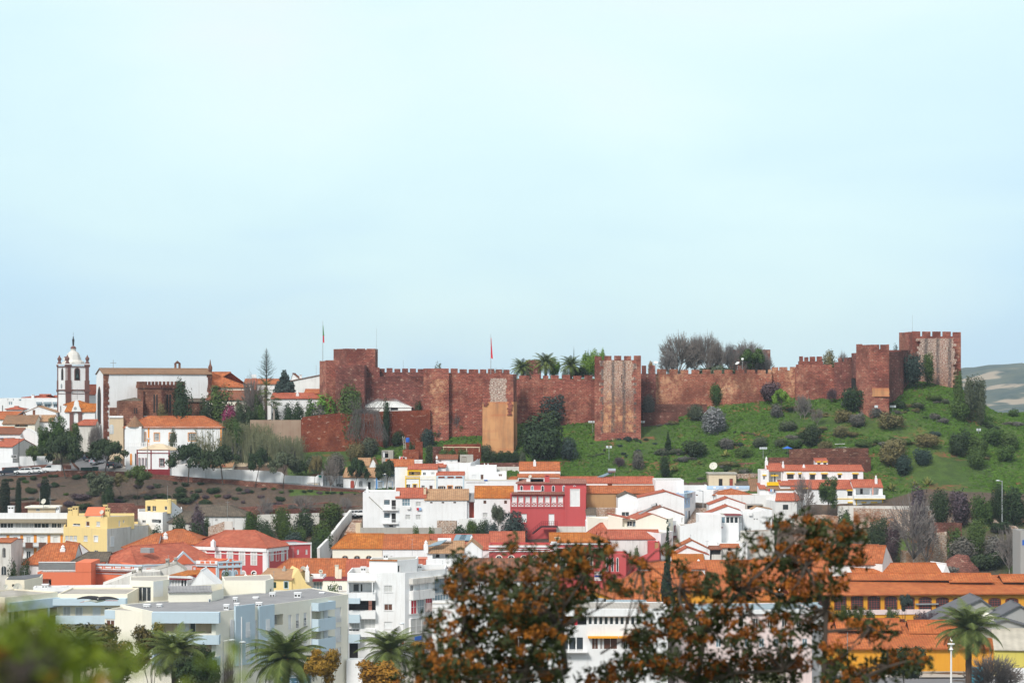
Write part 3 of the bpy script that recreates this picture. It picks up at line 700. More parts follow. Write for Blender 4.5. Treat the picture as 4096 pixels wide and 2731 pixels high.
twr('inner_tower',[(1440,515,512),(1618,515,512)],'castle_dark',solid=True,back=6,lb='small inner tower behind castle palms')
tile('A3')
o,zt,Wt2=twr('limewashed_tower',[(-62,515,475),(470,515,475)],'castle',mh=.95,mw=1.5,gap=.62,back=10,drop=5,lb='square tower streaked white with old limewash and dark stains')
castle_face('arrow_slit',245,685,254,768,475,'void',.12,o,0)
castle_face('lime_patch',-20,522,425,1345,475,'castle_lime',.05,o,1.3,.6)
wpt('curtain_wall',[(468,672,489),(640,672,489)],'castle_dark',parent=csl,merlons=[(480,530,578),(565,632,578)])
mer=[(655,760),(795,890),(925,1015),(1050,1140),(1177,1268),(1308,1395),(1430,1520),(1556,1652),(1685,1778),(1810,1900),(1930,1965)]
wpt('curtain_wall',[(575,674,491),(1972,672,491)],'castle_ochre',parent=csl,merlons=[(a,b,622)for a,b in mer])
wpt('curtain_wall',[(1965,634,492),(2300,634,492)],'castle_ochre',parent=csl,merlons=[(1973,2045,590),(2060,2150,590),(2182,2280,590)])
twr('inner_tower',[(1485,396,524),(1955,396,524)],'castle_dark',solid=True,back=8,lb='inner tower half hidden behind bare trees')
tile('A4')
wpt('curtain_wall',[(-6,484,493),(240,484,493)],'castle',parent=csl,merlons=[(-6,32,434),(48,88,434),(105,160,433),(178,232,432)])
wpt('curtain_wall',[(-45,550,490.5),(380,550,490.5)],'castle',parent=csl,merlons=[(-40,25,520),(70,110,520),(125,215,517),(245,335,514)])
wpt('curtain_wall',[(360,495,490),(560,480,488)],'castle_dark',parent=csl,merlons=[(400,438,446),(462,500,445),(508,535,445)])
twr('gate_turret',[(540,400,487),(600,400,483)],'castle_dark',solid=True,back=6)
o,zt,_=twr('corner_tower',[(590,362,480),(745,362,474.5),(936,362,475)],'castle',mh=1.15,mw=1.9,gap=.35,back=9,drop=5,lb='narrow red tower on slope with small ochre repair patch')
castle_face('repair_patch',752,765,940,855,474.5,'tapia',.05,o,.2)
castle_face('arched_opening',546,660,583,780,484,'void',.9,csl,0)
wpt('curtain_wall',[(932,385,481),(1085,384,490)],'castle_dark',parent=csl)
wpt('curtain_wall',[(1065,366,490),(1160,366,501)],'castle_dark',parent=csl,thick=4)
twr('far_tower',[(1040,232,513),(1182,232,503),(1690,232,505)],'castle',mh=1.1,mw=1.7,gap=.6,back=11,drop=6,lb='great square tower at right end streaked white and black')
castle_face('lime_patch',1215,245,1655,760,502.5,'castle_lime2',.05,o,1.3,.6)
tile('A1')
w1=wpt('town_wall',[(575,1203,481),(1158,1203,481)],'greytan',thick=1.2);tag(w1,'tan plastered retaining wall crumbling to brick, left of brick one','wall')
w2=wpt('town_wall',[(1160,1205,480),(1180,1170,480),(1530,1128,481),(2265,1098,483),(2352+290,1088,482.5)],'brickred',thick=1.2);tag(w2,'long old red brick wall below castle, draped with bare creeper','wall')
for(tl,pts,m,lb)in(('A3',[(490,1120,483),(900,1120,483)],'rubble_pink','low stone terrace wall on grass right of limewashed tower, lower one'),('A3',[(475,1020,487),(1230,1022,488)],'rubble_pink','stone terrace wall at foot of long ochre curtain wall'),('B3',[(1360,378,461),(1840,372,461)],'rubble_pink','brown stone terrace wall behind yellow trimmed villa, left piece'),('B3',[(790,548,455),(1250,560,455)],'rubble_pink','stone wall on slope left of beige hut'),('B3',[(1560,500,454),(1845,495,454)],'ruin','stone and brick wall right of beige hut'),('B4',[(-110,100,455),(60,88,455),(720,84,454)],'rubble','dark red dry stone terrace wall above yellow trimmed villa, upper one'),('B4',[(-330,182,451),(745,180,450.5)],'rubble','dark red dry stone terrace wall right behind yellow trimmed villa'),('B2',[(500,165,468),(930,155,468)],'brickred','low broken brick wall left of plastered tower foot'),('B2',[(60,165,466),(260,130,466)],'brickred','small red brick terrace in cluttered gardens'),('B2',[(30,225,463),(215,222,463)],'brickred','lower red brick terrace in cluttered gardens'),('B2',[(375,192,465),(475,190,465)],'rubble_pink','short stone wall beside dark garden tree'),('B2',[(910,375,462),(1385,372,462)],'rubble_pink','low stone wall under long dark hedge'),('B2',[(1110,420,460),(1375,418,460)],'white_old','peeling whitewashed wall left of orange roofed white house'),):
 tile(tl);q=wpt('terrace_wall',pts,m,thick=.6,drop=1.5);tag(q,lb,'wall')
tile('A0')
ch=B('church','large whitewashed church with red stone corners and brown tiled roof',[(1190,490),(2352+72,499)],672,9.6,'white','church')
ch.win('L',1122,830,1158,1240,pn_='void',fm=None,ny=0,trim='chstone',tw=.25,arch=1.3,name='window')
ch.roof('U',rdg=611,mat='tile_mixed',f=.5,o=.25,os=.25,j=.02)
def quoin_r(b,e,wd,seedv,left=0):
 mb=MB();z=0;rr=random.Random(seedv);_,a,c=b.edge(e);Ln=(c-a).length
 while z<b.h-.1:
  hh=rr.uniform(.45,.7);ww=wd*rr.uniform(.7,1.2);z1=min(b.h-.03,z+hh)
  b.slab(e,*((0,ww)if left else(Ln-ww,Ln+.06)),z,z1,.003,.07,'','',None,mb);z=z1
 mb.obj('quoins','church_red',b.o)
quoin_r(ch,0,1.15,1,1);quoin_r(ch,0,1.0,4);quoin_r(ch,'L',.35,5)
_,zlow=ch.hit(0,1300,1060);mbq=MB();ch.slab(0,1.3,9.5,0,zlow,.003,.12,'','',None,mbq);mbq.obj('stone_base','chstone',ch.o)
def bell_gable():
 c=ch.M@pt(2036,612,504);mb=MB();r=ch.M@pt(2036,535,504);h=r.z-c.z
 mb.box(c.x-.7,c.x-.28,c.y-.3,c.y+.3,c.z-.5,c.z+h*.75);mb.box(c.x+.28,c.x+.7,c.y-.3,c.y+.3,c.z-.5,c.z+h*.75)
 mb.prism([(c.x-.8,c.z+h*.7),(c.x+.8,c.z+h*.7),(c.x,c.z+h*1.15)],c.y-.35,c.y+.35);mb.obj('bell_gable','chstone',ch.o)
 c=ch.M@pt(1299,606,498);r=ch.M@pt(1299,512,498);hh=r.z-c.z;mb=MB()
 mb.box(c.x-.05,c.x+.05,c.y-.05,c.y+.05,c.z-.2,c.z+hh);mb.box(c.x-.7,c.x+.7,c.y-.04,c.y+.04,c.z+hh*.6-.05,c.z+hh*.6+.06);mb.obj('roof_cross','steel',ch.o)
 c=ch.M@pt(2352+60,650,501);mb=MB();mb.lathe((c.x,c.y,c.z-1),[(.5,-1),(.5,.6),(.6,.7),(.35,.9),(.5,1.6),(.5,2.1),(.2,2.8),(.1,3.6),(.05,3.9)],8);mb.obj('pinnacle','chstone',ch.o)
bell_gable()
ch.fin()
ap=B('apse','red stone crenellated apse with tall pointed windows against white church',[(1575,489),(1655,484.5),(1860,481.5),(2040,484),(2112,489)],800,5,'chstone','church apse',back=-9)
for e,x in((1,1772),(1,1803),(2,1917),(2,1950)):
 ap.win(e,x-9,905,x+9,1120,pn_='void',fm=None,ny=0,trim='chstone',tw=.1,arch=1.5)
for i in range(5):
 e=i
 if i<4:
  _,a,b_=ap.edge(i);Ln=(b_-a).length;mb=MB();ap.slab(i,0,Ln,ap.h-.75,ap.h,.003,.3,'','',None,mb);mb.obj('cornice','church_red',ap.o)
  n_=max(2,int(Ln/1.0))
  for q in range(n_):
   mb=MB();t=Ln*(q+.25)/n_;ap.slab(i,t,t+.45,ap.h,ap.h+.75,-.2,.28,'','',None,mb);mb.obj('merlon','church_red',ap.o)
for t_ in(.15,):
 for i in(1,2,3):
  ap.slab(i,-.3,.35,0,ap.h-1.4,.003,.7,'buttress','church_red',ap.o)
ap.flat('corr_grey',pos=.2);ap.fin()
cp=B('chapel','low round red stone chapel with small pointed window left of apse',[(1340,486),(1365,482),(1640,481.5),(1655,485)],985,4.5,'chstone','chapel',back=-9)
cp.win(1,1540,1065,1552,1130,pn_='void',fm=None,ny=0,arch=1.6,trim='chstone',tw=.25);cp.win(1,1562,1065,1574,1130,pn_='void',fm=None,ny=0,arch=1.6)
cp.flat('tile_grey',pos=.05)
mb=MB();a=[cp.M@pt(x,975,484)for x in(1380,1640)];t_=cp.M@pt(1550,942,486);mb.face([(cp.p[0].x,cp.p[0].y,cp.h+.02),(cp.p[3].x,cp.p[3].y,cp.h+.02),t_]);mb.face([(cp.p[3].x,cp.p[3].y,cp.h+.02),(cp.p[4].x,cp.p[4].y,cp.h+.02),t_]);mb.face([(cp.p[5].x,cp.p[5].y,cp.h+.02),(cp.p[0].x,cp.p[0].y,cp.h+.02),t_]);mb.obj('stone_roof','tile_grey',cp.o)
cp.fin()
wl=B('side_chapel','low red stone annexe with stone roof half hidden by conifer right of apse',[(2112,486),(2352,487)],990,4,'chstone','chapel');wl.roof('U',rdg=960,mat='tile_grey',f=.6);wl.fin()
def bell_tower():
 t=B('bell_tower','white church bell tower with mauve corner pilasters and bell shaped dome',[(662,522),(765,514.6),(1022,517.3)],858,6.0,'white','bell tower',back='box')
 zc=t.h;zb1=(t.M@pt(765,590,514.6)).z;ztop=zb1
 t.h=ztop
 def ring(z0,z1,o,name,mat):
  mb=MB()
  for e in range(len(t.p)):
   _,a,b_=t.edge(e);Ln=(b_-a).length;t.slab(e,-o,Ln+o*.98,z0,z1,-.02,o,'','',None,mb)
  mb.obj(name,mat,t.o)
 ring(zc-.12,zc+.12,.28,'cornice','mauve');ring(zc-.95,zc-.82,.12,'moulding','mauve')
 ring(ztop-.1,ztop+.15,.2,'cornice','mauve');ring(ztop+.5,ztop+.7,.25,'cornice','white')
 for e in(0,1):
  _,a,b_=t.edge(e);Ln=(b_-a).length;wd=1.05 if e else .6
  for t0 in(0,Ln-wd):
   mb=MB();t.slab(e,t0,t0+wd,0,zc-.12,.003,.14,'','',None,mb);t.slab(e,t0+.12*wd,t0+wd*.92,zc+2.3,ztop-.1,.003,.15,'','',None,mb)
   t.slab(e,t0-.06,t0+wd+.06,zc+.12,zc+2.3,.003,.22,'','',None,mb);t.slab(e,t0-.2,t0+wd+.2,zc-.5,zc-.12,.003,.33,'','',None,mb);t.slab(e,t0-.14,t0+wd+.14,ztop+.15,ztop+.5,.003,.3,'','',None,mb)
   mb.obj('pilaster','mauve',t.o)
 t.win(1,862,612,908,742,pn_='void',fm=None,ny=0,arch=True,trim='mauve',tw=.22,name='belfry_opening')
 t.win(0,706,612,727,742,pn_='void',fm=None,ny=0,arch=True,trim='mauve',tw=.12,name='belfry_opening')
 t.win(0,685,1040,703,1120,pn_='glass',ny=0)
 c0,z0=t.hit(0,709,812);mb=MB();p=t.P(0,c0,z0,.1)
 mb.tube(t.P(0,c0,z0,.0),t.P(0,c0,z0,.15),.55,.55,14);mb.obj('clock','steel',t.o)
 c0,z0=t.hit(1,885,690);mb=MB();q=t.P(1,c0,z0,.15);mb.lathe((q.x,q.y,q.z),[(.35,-.6),(.22,-.2),(.16,.2),(.05,.35)],10);mb.obj('bell','bronze',t.o)
 c=sum(t.p[:1]+t.p[2:],V((0,0)))/(len(t.p)-1);ctr=(t.p[0]+t.p[2])/2
 ctr=(t.p[0]+t.p[2])/2
 z=ztop+.7;prof=[(a*.8,b*.54)for a,b in((3.5,0),(3.3,.9),(2.75,1.3),(2.35,2.0),(2.15,3.0),(1.95,4.0),(1.6,4.9),(1.0,5.6),(.78,5.9),(.78,6.9))]
 mb=MB();mb.lathe((ctr.x,ctr.y,z),prof,8,rz=math.atan2((t.p[2]-t.p[1]).y,(t.p[2]-t.p[1]).x)+math.pi/8);mb.obj('dome','white_old',t.o)
 mb=MB();mb.lathe((ctr.x,ctr.y,z+3.7),[(.7,0),(.7,.15),(.6,.35),(.35,.6),(.1,.7),(.08,.8)],10);mb.obj('lantern_cap','mauve',t.o)
 mb=MB();mb.tube((ctr.x,ctr.y-1.2,z+1.3),(ctr.x+.1,ctr.y-2.15,z+1.2),.6,.55,12);rd=mb.obj('round_window','mauve',t.o)
 mb=MB();mb.tube((ctr.x,ctr.y-2.1,z+1.2),(ctr.x+.1,ctr.y-2.2,z+1.2),.38,.38,12);mb.obj('pane','stained',rd)
 mb=MB();zz=z+4.4;mb.lathe((ctr.x,ctr.y,zz),[(.1,0),(.22,.2),(.25,.9),(.3,1.3),(.28,1.6),(.1,1.8),(.16,1.95),(.13,2.2),(.02,2.3)],7);mb.tube((ctr.x,ctr.y,zz+1.5),(ctr.x-.8,ctr.y,zz+1.6),.08,.04,5);mb.tube((ctr.x,ctr.y,zz+2.2),(ctr.x,ctr.y,zz+3.3),.03,.02,4);mb.tube((ctr.x-.3,ctr.y,zz+2.9),(ctr.x+.3,ctr.y,zz+2.9),.03,.03,4);mb.obj('weather_vane','iron',t.o)
 for q in(t.p[0],t.p[1],t.p[2],t.p[2]+t.p[0]-t.p[1]):
  v=q+(ctr-q).normalized()*.55;mb=MB();mb.lathe((v.x,v.y,ztop+.65),[(.55,0),(.55,.3),(.38,.45),(.3,.75),(.5,1.15),(.52,1.4),(.24,1.75),(.16,1.95),(.05,2.2)],8);mb.obj('finial','mauve',t.o)
 mb=MB();mb.face([(p.x,p.y,ztop)for p in t.p]);mb.obj('roof','white_old',t.o)
 t.fin()
bell_tower()
def H1(name,lb,x0,x1,eave,Y,dp,wall='white',kind='U',rdg=None,mat='tile_orange',cat='house',Y1=None,**k):
 b=B(name,lb,[(x0,Y),(x1,Y1 or Y)],eave,dp,wall,cat)
 b.roof(kind,rdg=rdg,mat=mat,**k);return b
tile('A0')
b=H1('modern_block','long low white modern block with blue awnings on left skyline',-60,662,952,535,10,'white','flat',mat='corr_pale',cat='apartment block')
for x0,x1 in((424,478),(507,584),(612,660)):
 b.win(0,x0,1010,x1,1062,pn_='glazeb',nx=2);
 t0,z1=b.hit(0,x0-4,995);t1,z0=b.hit(0,x1+3,1020);b.slab(0,t0,t1,z0,z1,.003,.5,'awning','corr_blue',b.o)
for x0,x1,y0,y1 in((84,96,958,982),(100,118,992,1030),(124,142,992,1030),(148,160,958,982),(218,246,965,985)):b.win(0,x0,y0,x1,y1,pn_='glazeb')
b=H1('house','red hip roofed penthouse house behind white modern block',370,592,955,546,8,'white','U',911,'tile_red',hl=4,hr=4);b.chim(377,940,908,546,.6)
b=H1('house','low red roofed house far left on skyline behind modern block',262,372,946,552,8,'white','U',928,'tile_red',hl=3)
b=H1('house','narrow red roofed house between modern block and bell tower',592,668,940,556,7,'white','U',924,'tile_red')
b=H1('house','small red hipped roof peeking above orange roof with solar panel',72,256,1077,520,5,'white','U',1047,'tile_red',hl=2.5,hr=2.5)
b=H1('house','white gabled house wall with small moulded gable below blue awnings',290,640,1110,518,6,'white','V',1045,'tile_pale',f=.42)
b=H1('house','white house with bright orange roof carrying a solar panel, far left',-60,228,1188,506,8,'white','U',1108,'tile_orange',hr=0);b.chim(390,1130,1088,512,.5,'tile_brown');
p=b.M@pt(268,1110,509);mb=MB();mb.prism([(0,0),(2.4,1.5),(2.4,1.58),(0,.1)],0,2,Matrix.Translation(p-V((1.2,1,.8))));mb.obj('solar_panel','glazeb',b.o)
b=H1('house','long low house with weathered brownish roof and dark porch, far left',30,400,1240,498,8,'palecream','U',1152,'tile_mixed');b.lgg(0,168,1248,318,1282,dp=1.5,back='beige',doors=((.05,.25,'glass'),(.7,.8,'void')))
b=H1('house','low house with pale patched roof stepping down toward bell tower',300,600,1215,503,7,'white','U',1150,'tile_pale');b.chim(445,1225,1150,504,.9,'white')
b=H1('house','white house with long brown roof and blue framed windows, far left',-80,235,1358,487,9,'white','U',1297,'tile_brown',hr=0)
b.win(0,8,1412,32,1462,pn_='glass',trim='blue',tw=.12,nx=2);b.win(0,92,1412,118,1462,pn_='glass',trim='blue',tw=.12,nx=2)
b=H1('garden_wall','white wall with sloping coping beside brown roofed house, far left',232,440,1372,488,3,'white','V',1300,'white',f=.35,cat='wall',o=.02,os=.02,ridgecap=False)
b=H1('house','tiny orange roofed house at left picture edge',-60,135,1300,492,4,'white','U',1283,'tile_orange')
tile('B0')
b=H1('house','big white house with sloping red roof behind parked dark van',-100,145,182,480,9,'white','U',100,'tile_red',Y1=478);b.win(0,128,284,190,320,pn_='void',nx=3)
b=H1('house','white house end wall with sloping roofline left of tall pepper tree',140,365,178,481,8,'white','U',98,'tile_brown',Y1=486)
b=B('garden_wall','tall white stepped wall above parked cars at left',[(-60,473.5),(215,473.5)],375,.5,'white','wall');b.flat('white',pos=0)
b=B('garden_wall','white wall rising behind street lamp left of pepper tree',[(215,474.5),(600,476)],300,.5,'white','wall');b.flat('white',pos=0)
tile('A0')
b=H1('house','red roofed nave wing between bell tower and church',990,1092,905,525,8,'white','U',800,'tile_red',o=.3)
b=H1('chapel','white chapel with scrolled gable and mauve pilasters at foot of bell tower',745,1090,1102,503,8,'white','U',1018,'tile_gold',cat='chapel')
for x in(822,920):
 t0,zz=b.hit(0,x,1110);b.slab(0,t0-.45,t0+.45,0,zz,.003,.2,'pilaster','mauve',b.o);b.slab(0,t0-.7,t0+.7,zz-.3,zz,.2,.35,'capital','mauve',b.o)
t0,z0=b.hit(0,825,1105);t1,z1=b.hit(0,935,965);mb=MB();ww=t1-t0;hh=z1-z0
ol=[(t0,z0),(t1,z0),(t1-.1*ww,z0+.25*hh),(t1-.22*ww,z0+.45*hh),(t1-.3*ww,z0+.8*hh),(t0+.5*ww,z0+hh),(t0+.3*ww,z0+.8*hh),(t0+.22*ww,z0+.45*hh),(t0+.1*ww,z0+.25*hh)]
f=[b.P(0,t,z,.5)for t,z in ol];g=[b.P(0,t,z,.0)for t,z in ol];mb.face(f)
for i in range(len(f)):k=(i+1)%len(f);mb.face([f[k],f[i],g[i],g[k]])
gb=mb.obj('scrolled_gable','white',b.o);mb=MB();c_,d_=b.hit(0,868,1068);mb.tube(b.P(0,c_,d_,.5),b.P(0,c_,d_,.56),.35,.35,12);mb.obj('round_window','steel',gb);mb=MB();c_,d_=b.hit(0,888,965);mb.tube(b.P(0,c_,d_,.25),b.P(0,c_,d_+2.6,.25),.05,.04,4);mb.tube(b.P(0,c_-.5,d_+1.9,.25),b.P(0,c_+.5,d_+1.9,.25),.04,.04,4);mb.obj('cross','steel',gb)
b=H1('house','small hipped gold roof behind chapel gable',742,985,1025,508,6,'white','U',985,'tile_gold',hl=2,hr=2)
b=H1('house','low white house with coral roof directly left of church corner',868,1092,1256,489,5,'white_old','U',1200,'tile_red',hl=1.5)
b=B('house','beige building with flat white parapet below church',[(1255,481),(1415,481)],1172,6,'beige');b.flat('corr_pale')
b.win(0,1264,1262,1296,1358,pn_='curtain',arch=True,trim='ltblue',tw=.12,nx=2,ny=4);t,z=b.hit(0,1415,1148);b.slab(0,0,b.L,b.h-.1,b.h+.35,.003,.25,'cornice','white',b.o)
b=B('house','long white flat roofed building with railing before apse',[(1418,483),(2352+218,486)],1160,6,'white');b.flat('corr_pale');b.slab(0,0,b.L,b.h-.05,b.h+.15,.003,.2,'cornice','white',b.o)
mb=MB();b.slab(0,0,b.L,b.h+.95,b.h+1.0,-.3,-.25,'','',None,mb)
for i in range(60):b.slab(0,b.L*i/60,b.L*i/60+.04,b.h,b.h+.95,-.3,-.26,'','',None,mb)
mb.obj('railing','iron',b.o)
for x in(1748,1973):b.chim(x,1140,1080,485,.9,'white','moor')
b=H1('house','white house with orange window surrounds and hipped orange roof below church',1430,2352+195,1280,474,8,'white','U',1160,'tile_orange',hl=4.5,hr=4.5,o=.35)
for x0,x1 in((1770,1828),(1942,2000),(2162,2246)):b.win(0,x0,1352,x1,1440,pn_='glass',trim='trimorange',tw=.14,nx=4,ny=5,fw=.09)
for x in(1470,1705,2352+183):t,z=b.hit(0,x,1290);b.slab(0,t-.18,t+.18,0,b.h-.25,.003,.06,'pilaster','trimorange',b.o)
b.win(0,1545,1360,1595,1500,pn_='brown',trim='trimorange',tw=.2,name='door');b.win(0,1660,1345,1675,1440,pn_='curtain',trim='trimorange',tw=.1)
b.slab(0,0,b.L,b.h-.3,b.h,.003,.12,'cornice','white',b.o)
mbt=B('turret','small conical tiled turret roof at corner of orange trimmed house',[(1440,472.6),(1622,472.6)],1277,3.2,'white','turret')
c=V((mbt.L/2,1.6));z2=(mbt.M@pt(1530,1150,474.2)).z;mb=MB()
for i in range(16):
 a,d=2*math.pi*i/16,2*math.pi*(i+1)/16;mb.face([(c.x+2.1*math.cos(a),c.y+2.1*math.sin(a),mbt.h-.1),(c.x+2.1*math.cos(d),c.y+2.1*math.sin(d),mbt.h-.1),(c.x,c.y,z2)],[(i*.8,0),(i*.8+.8,0),(i*.8+.4,4)])
mb.obj('cone_roof','tile_mixed',mbt.o);mbt.flat('corr_pale',pos=.1)
tile('B0')
b=B('garden_terrace','white balustraded terrace with pointed arches before orange trimmed house',[(1440,469.5),(2060,469.5)],190,3.5,'white','terrace');b.flat('paving',pos=.02)
mb=MB();b.slab(0,0,b.L,b.h+.8,b.h+.92,-.15,0,'','',None,mb);b.slab(0,0,b.L,b.h,b.h+.12,-.15,.01,'','',None,mb)
for i in range(26):t=b.L*i/26;b.slab(0,t,t+.16,b.h+.12,b.h+.8,-.13,-.02,'','',None,mb)
mb.obj('balustrade','white',b.o);b.win(0,1492,265,1515,400,pn_='trimorange',fm=None,arch=1.8,ny=0,trim='white',tw=.1);b.win(0,1550,265,1562,400,pn_='void',arch=1.6,fm=None,ny=0)
b=H1('house','small white house with dark red trim and plinth at road junction',1568,1950,228,465,6,'white','U',158,'beige',hl=3,hr=3,o=0,ridgecap=False,Y1=463)
for x in(1574,1734,1940):t,z=b.hit(0,x,300);b.slab(0,max(0,t-.13),min(b.L,t+.13),0,b.h,.003,.07,'pilaster','darkred',b.o)
for y0,y1 in((222,229),(256,268)):b.sp(0,1568,y0,1950,y1,.003,.1,'cornice','darkred')
b.sp(0,1568,445,1950,640,.003,.09,'plinth','darkred')
b.win(0,1833,328,1882,414,trim='darkred',tw=.14,nx=2,ny=2,pn_='glass')
for x0,x1 in((1592,1609),(1631,1647),(1668,1684)):b.win(0,x0,322,x1,420,trim='darkred',tw=.08,pn_='glazeb')
b=H1('house','white house with pale parapet right of dark red trimmed house',1950,2352,392,463.5,5,'white','flat',mat='tan');b.win(0,2270,402,2325,428,pn_='void')
def gwall(tl,name,lb,pts,mat,thick=.5,drop=1.2,cat='wall'):
 tile(tl);q=wpt(name,pts,mat,thick=thick,drop=drop);return tag(q,lb,cat)
gwall('B0','retaining_wall','rough red stone wall behind parked white cars',[(22,428,471),(300,412,471.5),(600,388,472),(815,402,472.5)],'rubble')
gwall('B0','retaining_wall','long red stone retaining wall carrying road below parked cars',[(-40,545,463.5),(200,527,463.5),(420,512,463.5),(560,482,464),(760,459,464.5),(1450,476,463.5),(1700,500,461.8),(2352,551,460),(2352+1410,656,454.8),(2352+1870,692,453)],'rubble',.6,2.5)
gwall('B1','garden_wall','long white plastered wall along road above stone retaining wall',[(-10,432,464.5),(370,450,463),(860,470,461),(930,482,460.8),(962,517,460.6),(1330,531,459.2),(1352,512,459.1),(1414,508,458.8)],'white',.35)
tile('B1');b=B('gate_pillar','tall white gate pillar left of grey metal gate',[(1386,457.8),(1412,457.8)],470,.5,'white','gate pillar');b.flat('white',pos=0)
b=B('gate','wide grey panelled metal gate with black graffiti',[(1414,458.4),(1642,457.4)],520,.12,'steel','gate')
for i in range(7):t=b.L*i/6-.03;b.slab(0,max(0,t),max(.06,t+.06),0,b.h,.003,.05,'gate_bar','iron',b.o)
for z in(.35,.7):b.slab(0,0,b.L,b.h*z,b.h*z+.05,.003,.045,'gate_bar','iron',b.o)
rr=random.Random(3)
mb=MB()
for i in range(16):
 t=.8+i*.42;z=b.h*.32+rr.uniform(-.2,.2)
 for k in range(2):
  t2=t+rr.uniform(-.25,.25);z2=z+rr.uniform(-.35,.45)
  if .2<t<b.L-.3:mb.tube(b.P(0,t,z,.07),b.P(0,min(max(t2,.1),b.L-.1),z2,.07),.035,.035,4);t,z=t2,z2
mb.obj('graffiti','black',b.o)
cu=bpy.data.curves.new('lettering','FONT');cu.body='eots';cu.size=1.5;cu.extrude=.01;tmp=bpy.data.objects.new('lettering',cu);COL.objects.link(tmp);me=bpy.data.meshes.new_from_object(tmp);bpy.data.objects.remove(tmp);me.materials.append(M['black']);lt=bpy.data.objects.new('lettering',me);COL.objects.link(lt);lt.parent=b.o;lt.location=b.P(0,b.L*.68,b.h*.32,.1);lt.rotation_euler=(R(90),0,0)
b=B('meter_box','pale utility boxes with graffiti against white road wall',[(1228,458.9),(1362,458.4)],600,.5,'concrete','utility box');b.flat('concrete',pos=0);b.win(0,1234,608,1288,640,pn_='grey',dp=.03);b.win(0,1302,608,1356,640,pn_='beige',dp=.03)
gwall('B0','terrace_wall','pink stone terrace wall in dry garden behind yellow apartment block',[(1228,836,443),(1540,838,443),(1545,862,443),(1680,862,443)],'rubble_pink')
gwall('B1','terrace_wall','upper pink stone terrace wall above orange trees',[(420,888,445),(1000,850,446),(1600,818,448),(1870,815,449)],'rubble_pink',.5,.2)
gwall('B1','terrace_wall','lower pink stone terrace wall above orange trees',[(520,925,440),(1100,900,441),(1870,866,444)],'rubble_pink')
gwall('B0','terrace_wall','dark stone terrace wall behind roof with satellite dish',[(-40,838,442.5),(180,835,442.5),(470,815,442.5)],'rubble')
gwall('B1','garden_wall','stained grey white wall behind orange trees',[(655,970,434),(1370,950,436)],'white_old')
b=H1('house','low white house with red arched door along road',1644,2016,530,456.5,6,'white','U',432,'tile_pale',Y1=455.5)
b.win(0,1727,578,1770,682,pn_='reddoor',fm=None,name='door',arch=.3,trim='white',tw=.05);b.win(0,1828,582,1864,642,trim='white',arch=.5,nx=3,ny=4);b.win(0,1922,590,1960,694,pn_='void',name='door')
b=B('house','low white house edged in bright blue along road',[(2018,455.3),(2352+62,454.6)],508,6,'white');b.flat('corr_pale')
for y0,y1 in((508,518),(524,529)):b.sp(0,2019,y0,2352+60,y1,.003,.08,'cornice','blue')
t,z=b.hit(0,2025,600);b.slab(0,0,.3,0,b.h-.5,.003,.07,'pilaster','blue',b.o)
b.win(0,2042,590,2098,662,pn_='steel',trim='paleblue',tw=.14)
for x0,x1 in((2162,2205),(2262,2308),(2352+5,2352+45)):b.win(0,x0,592,x1,694,pn_='brown',trim='paleblue',tw=.12,name='door')
b=H1('shed','white gable end of a small shed above red banked earth',1945,2030,402,466,7,'white','V',322,'tile_pale',f=.45,cat='shed')
b=H1('shed','small pale tiled shed roof beside white gable',1805,1945,400,468,4,'beige','U',322,'tile_pale',f=.6,cat='shed')
b=H1('house','small ruined ochre house half hidden behind road trees',370,800,372,474,5,'beige','flat',mat='tan');b.win(0,528,405,580,450,pn_='brown',arch=.6,fm=None)
b.win(0,690,380,720,440,pn_='void')
b=H1('house','tiny collapsed orange roof among reeds',430,500,255,480,3,'brown','U',228,'tile_orange')
b=H1('house','low pale old house wall behind left road trees',-60,370,415,470,5,'palecream','U',352,'tile_pale',f=.8);b.win(0,35,398,110,430,pn_='reddoor');b.win(0,240,398,300,430,pn_='reddoor',arch=.5,fm=None)
b=H1('shack','open metal frame shack with white curtain on grass below brick wall',2085,2215,235,470,4,'concrete','flat',mat='corr_pale',cat='shed');b.lgg(0,2092,242,2160,316,dp=1.5,back='void');b.win(0,2096,245,2120,312,pn_='whitecloth',fm=None)
tile('A1')
b=H1('house','cream house with steep orange pyramid roof behind church',60,512,812,506,9,'palecream','U',655,'tile_orange',hl=5.5,hr=8.5,o=.4);b.win(0,150,838,232,886,pn_='brown',nx=2,trim='brown')
b=H1('house','long low house with broad brown orange roof behind bare tree',70,660,965,496,9,'palecream','U',868,'tile_brown',o=.35,hl=2);b.win(0,402,998,480,1040,pn_='brown',arch=.7,fm=None)
b=H1('house','pale grey house with pink chimney behind tall island pine',500,930,786,530,8,'white','U',735,'tile_orange')
b=B('water_tank','square coral red chimney stack with white rim on skyline',[(598,526),(642,526)],722,2,'salmon','chimney stack');b.flat('white',pos=.1);b.slab(0,-.1,b.L+.1,b.h-.02,b.h+.9,-.1,.1,'rim','white',b.o)
b=B('house','large white house with sloping roofline behind white hall',[(1045,516),(1378,513)],752,9,'stained');b.h0=b.h
z2=(b.M@pt(1375,684,513)).z;b.extra.append(([V((0,0,b.h)),V((b.L,0,b.h)),V((b.L,0,z2))],));mb=MB();b._slope(mb,[(-.2,-.3,b.h),(b.L+.2,-.3,z2+.05),(b.L+.2,9,z2+.05),(-.2,9,b.h)]);mb.obj('roof','tile_brown',b.o)
b=H1('house','white house with flat gable rising behind dark cedar',1040,1160,745,528,7,'white','V',668,'tile_brown',f=.2);b.chim(1155,720,682,530,.6)
b=H1('house','small bright orange roof against castle turret',1198,1372,895,503,6,'white_old','U',852,'tile_orange')
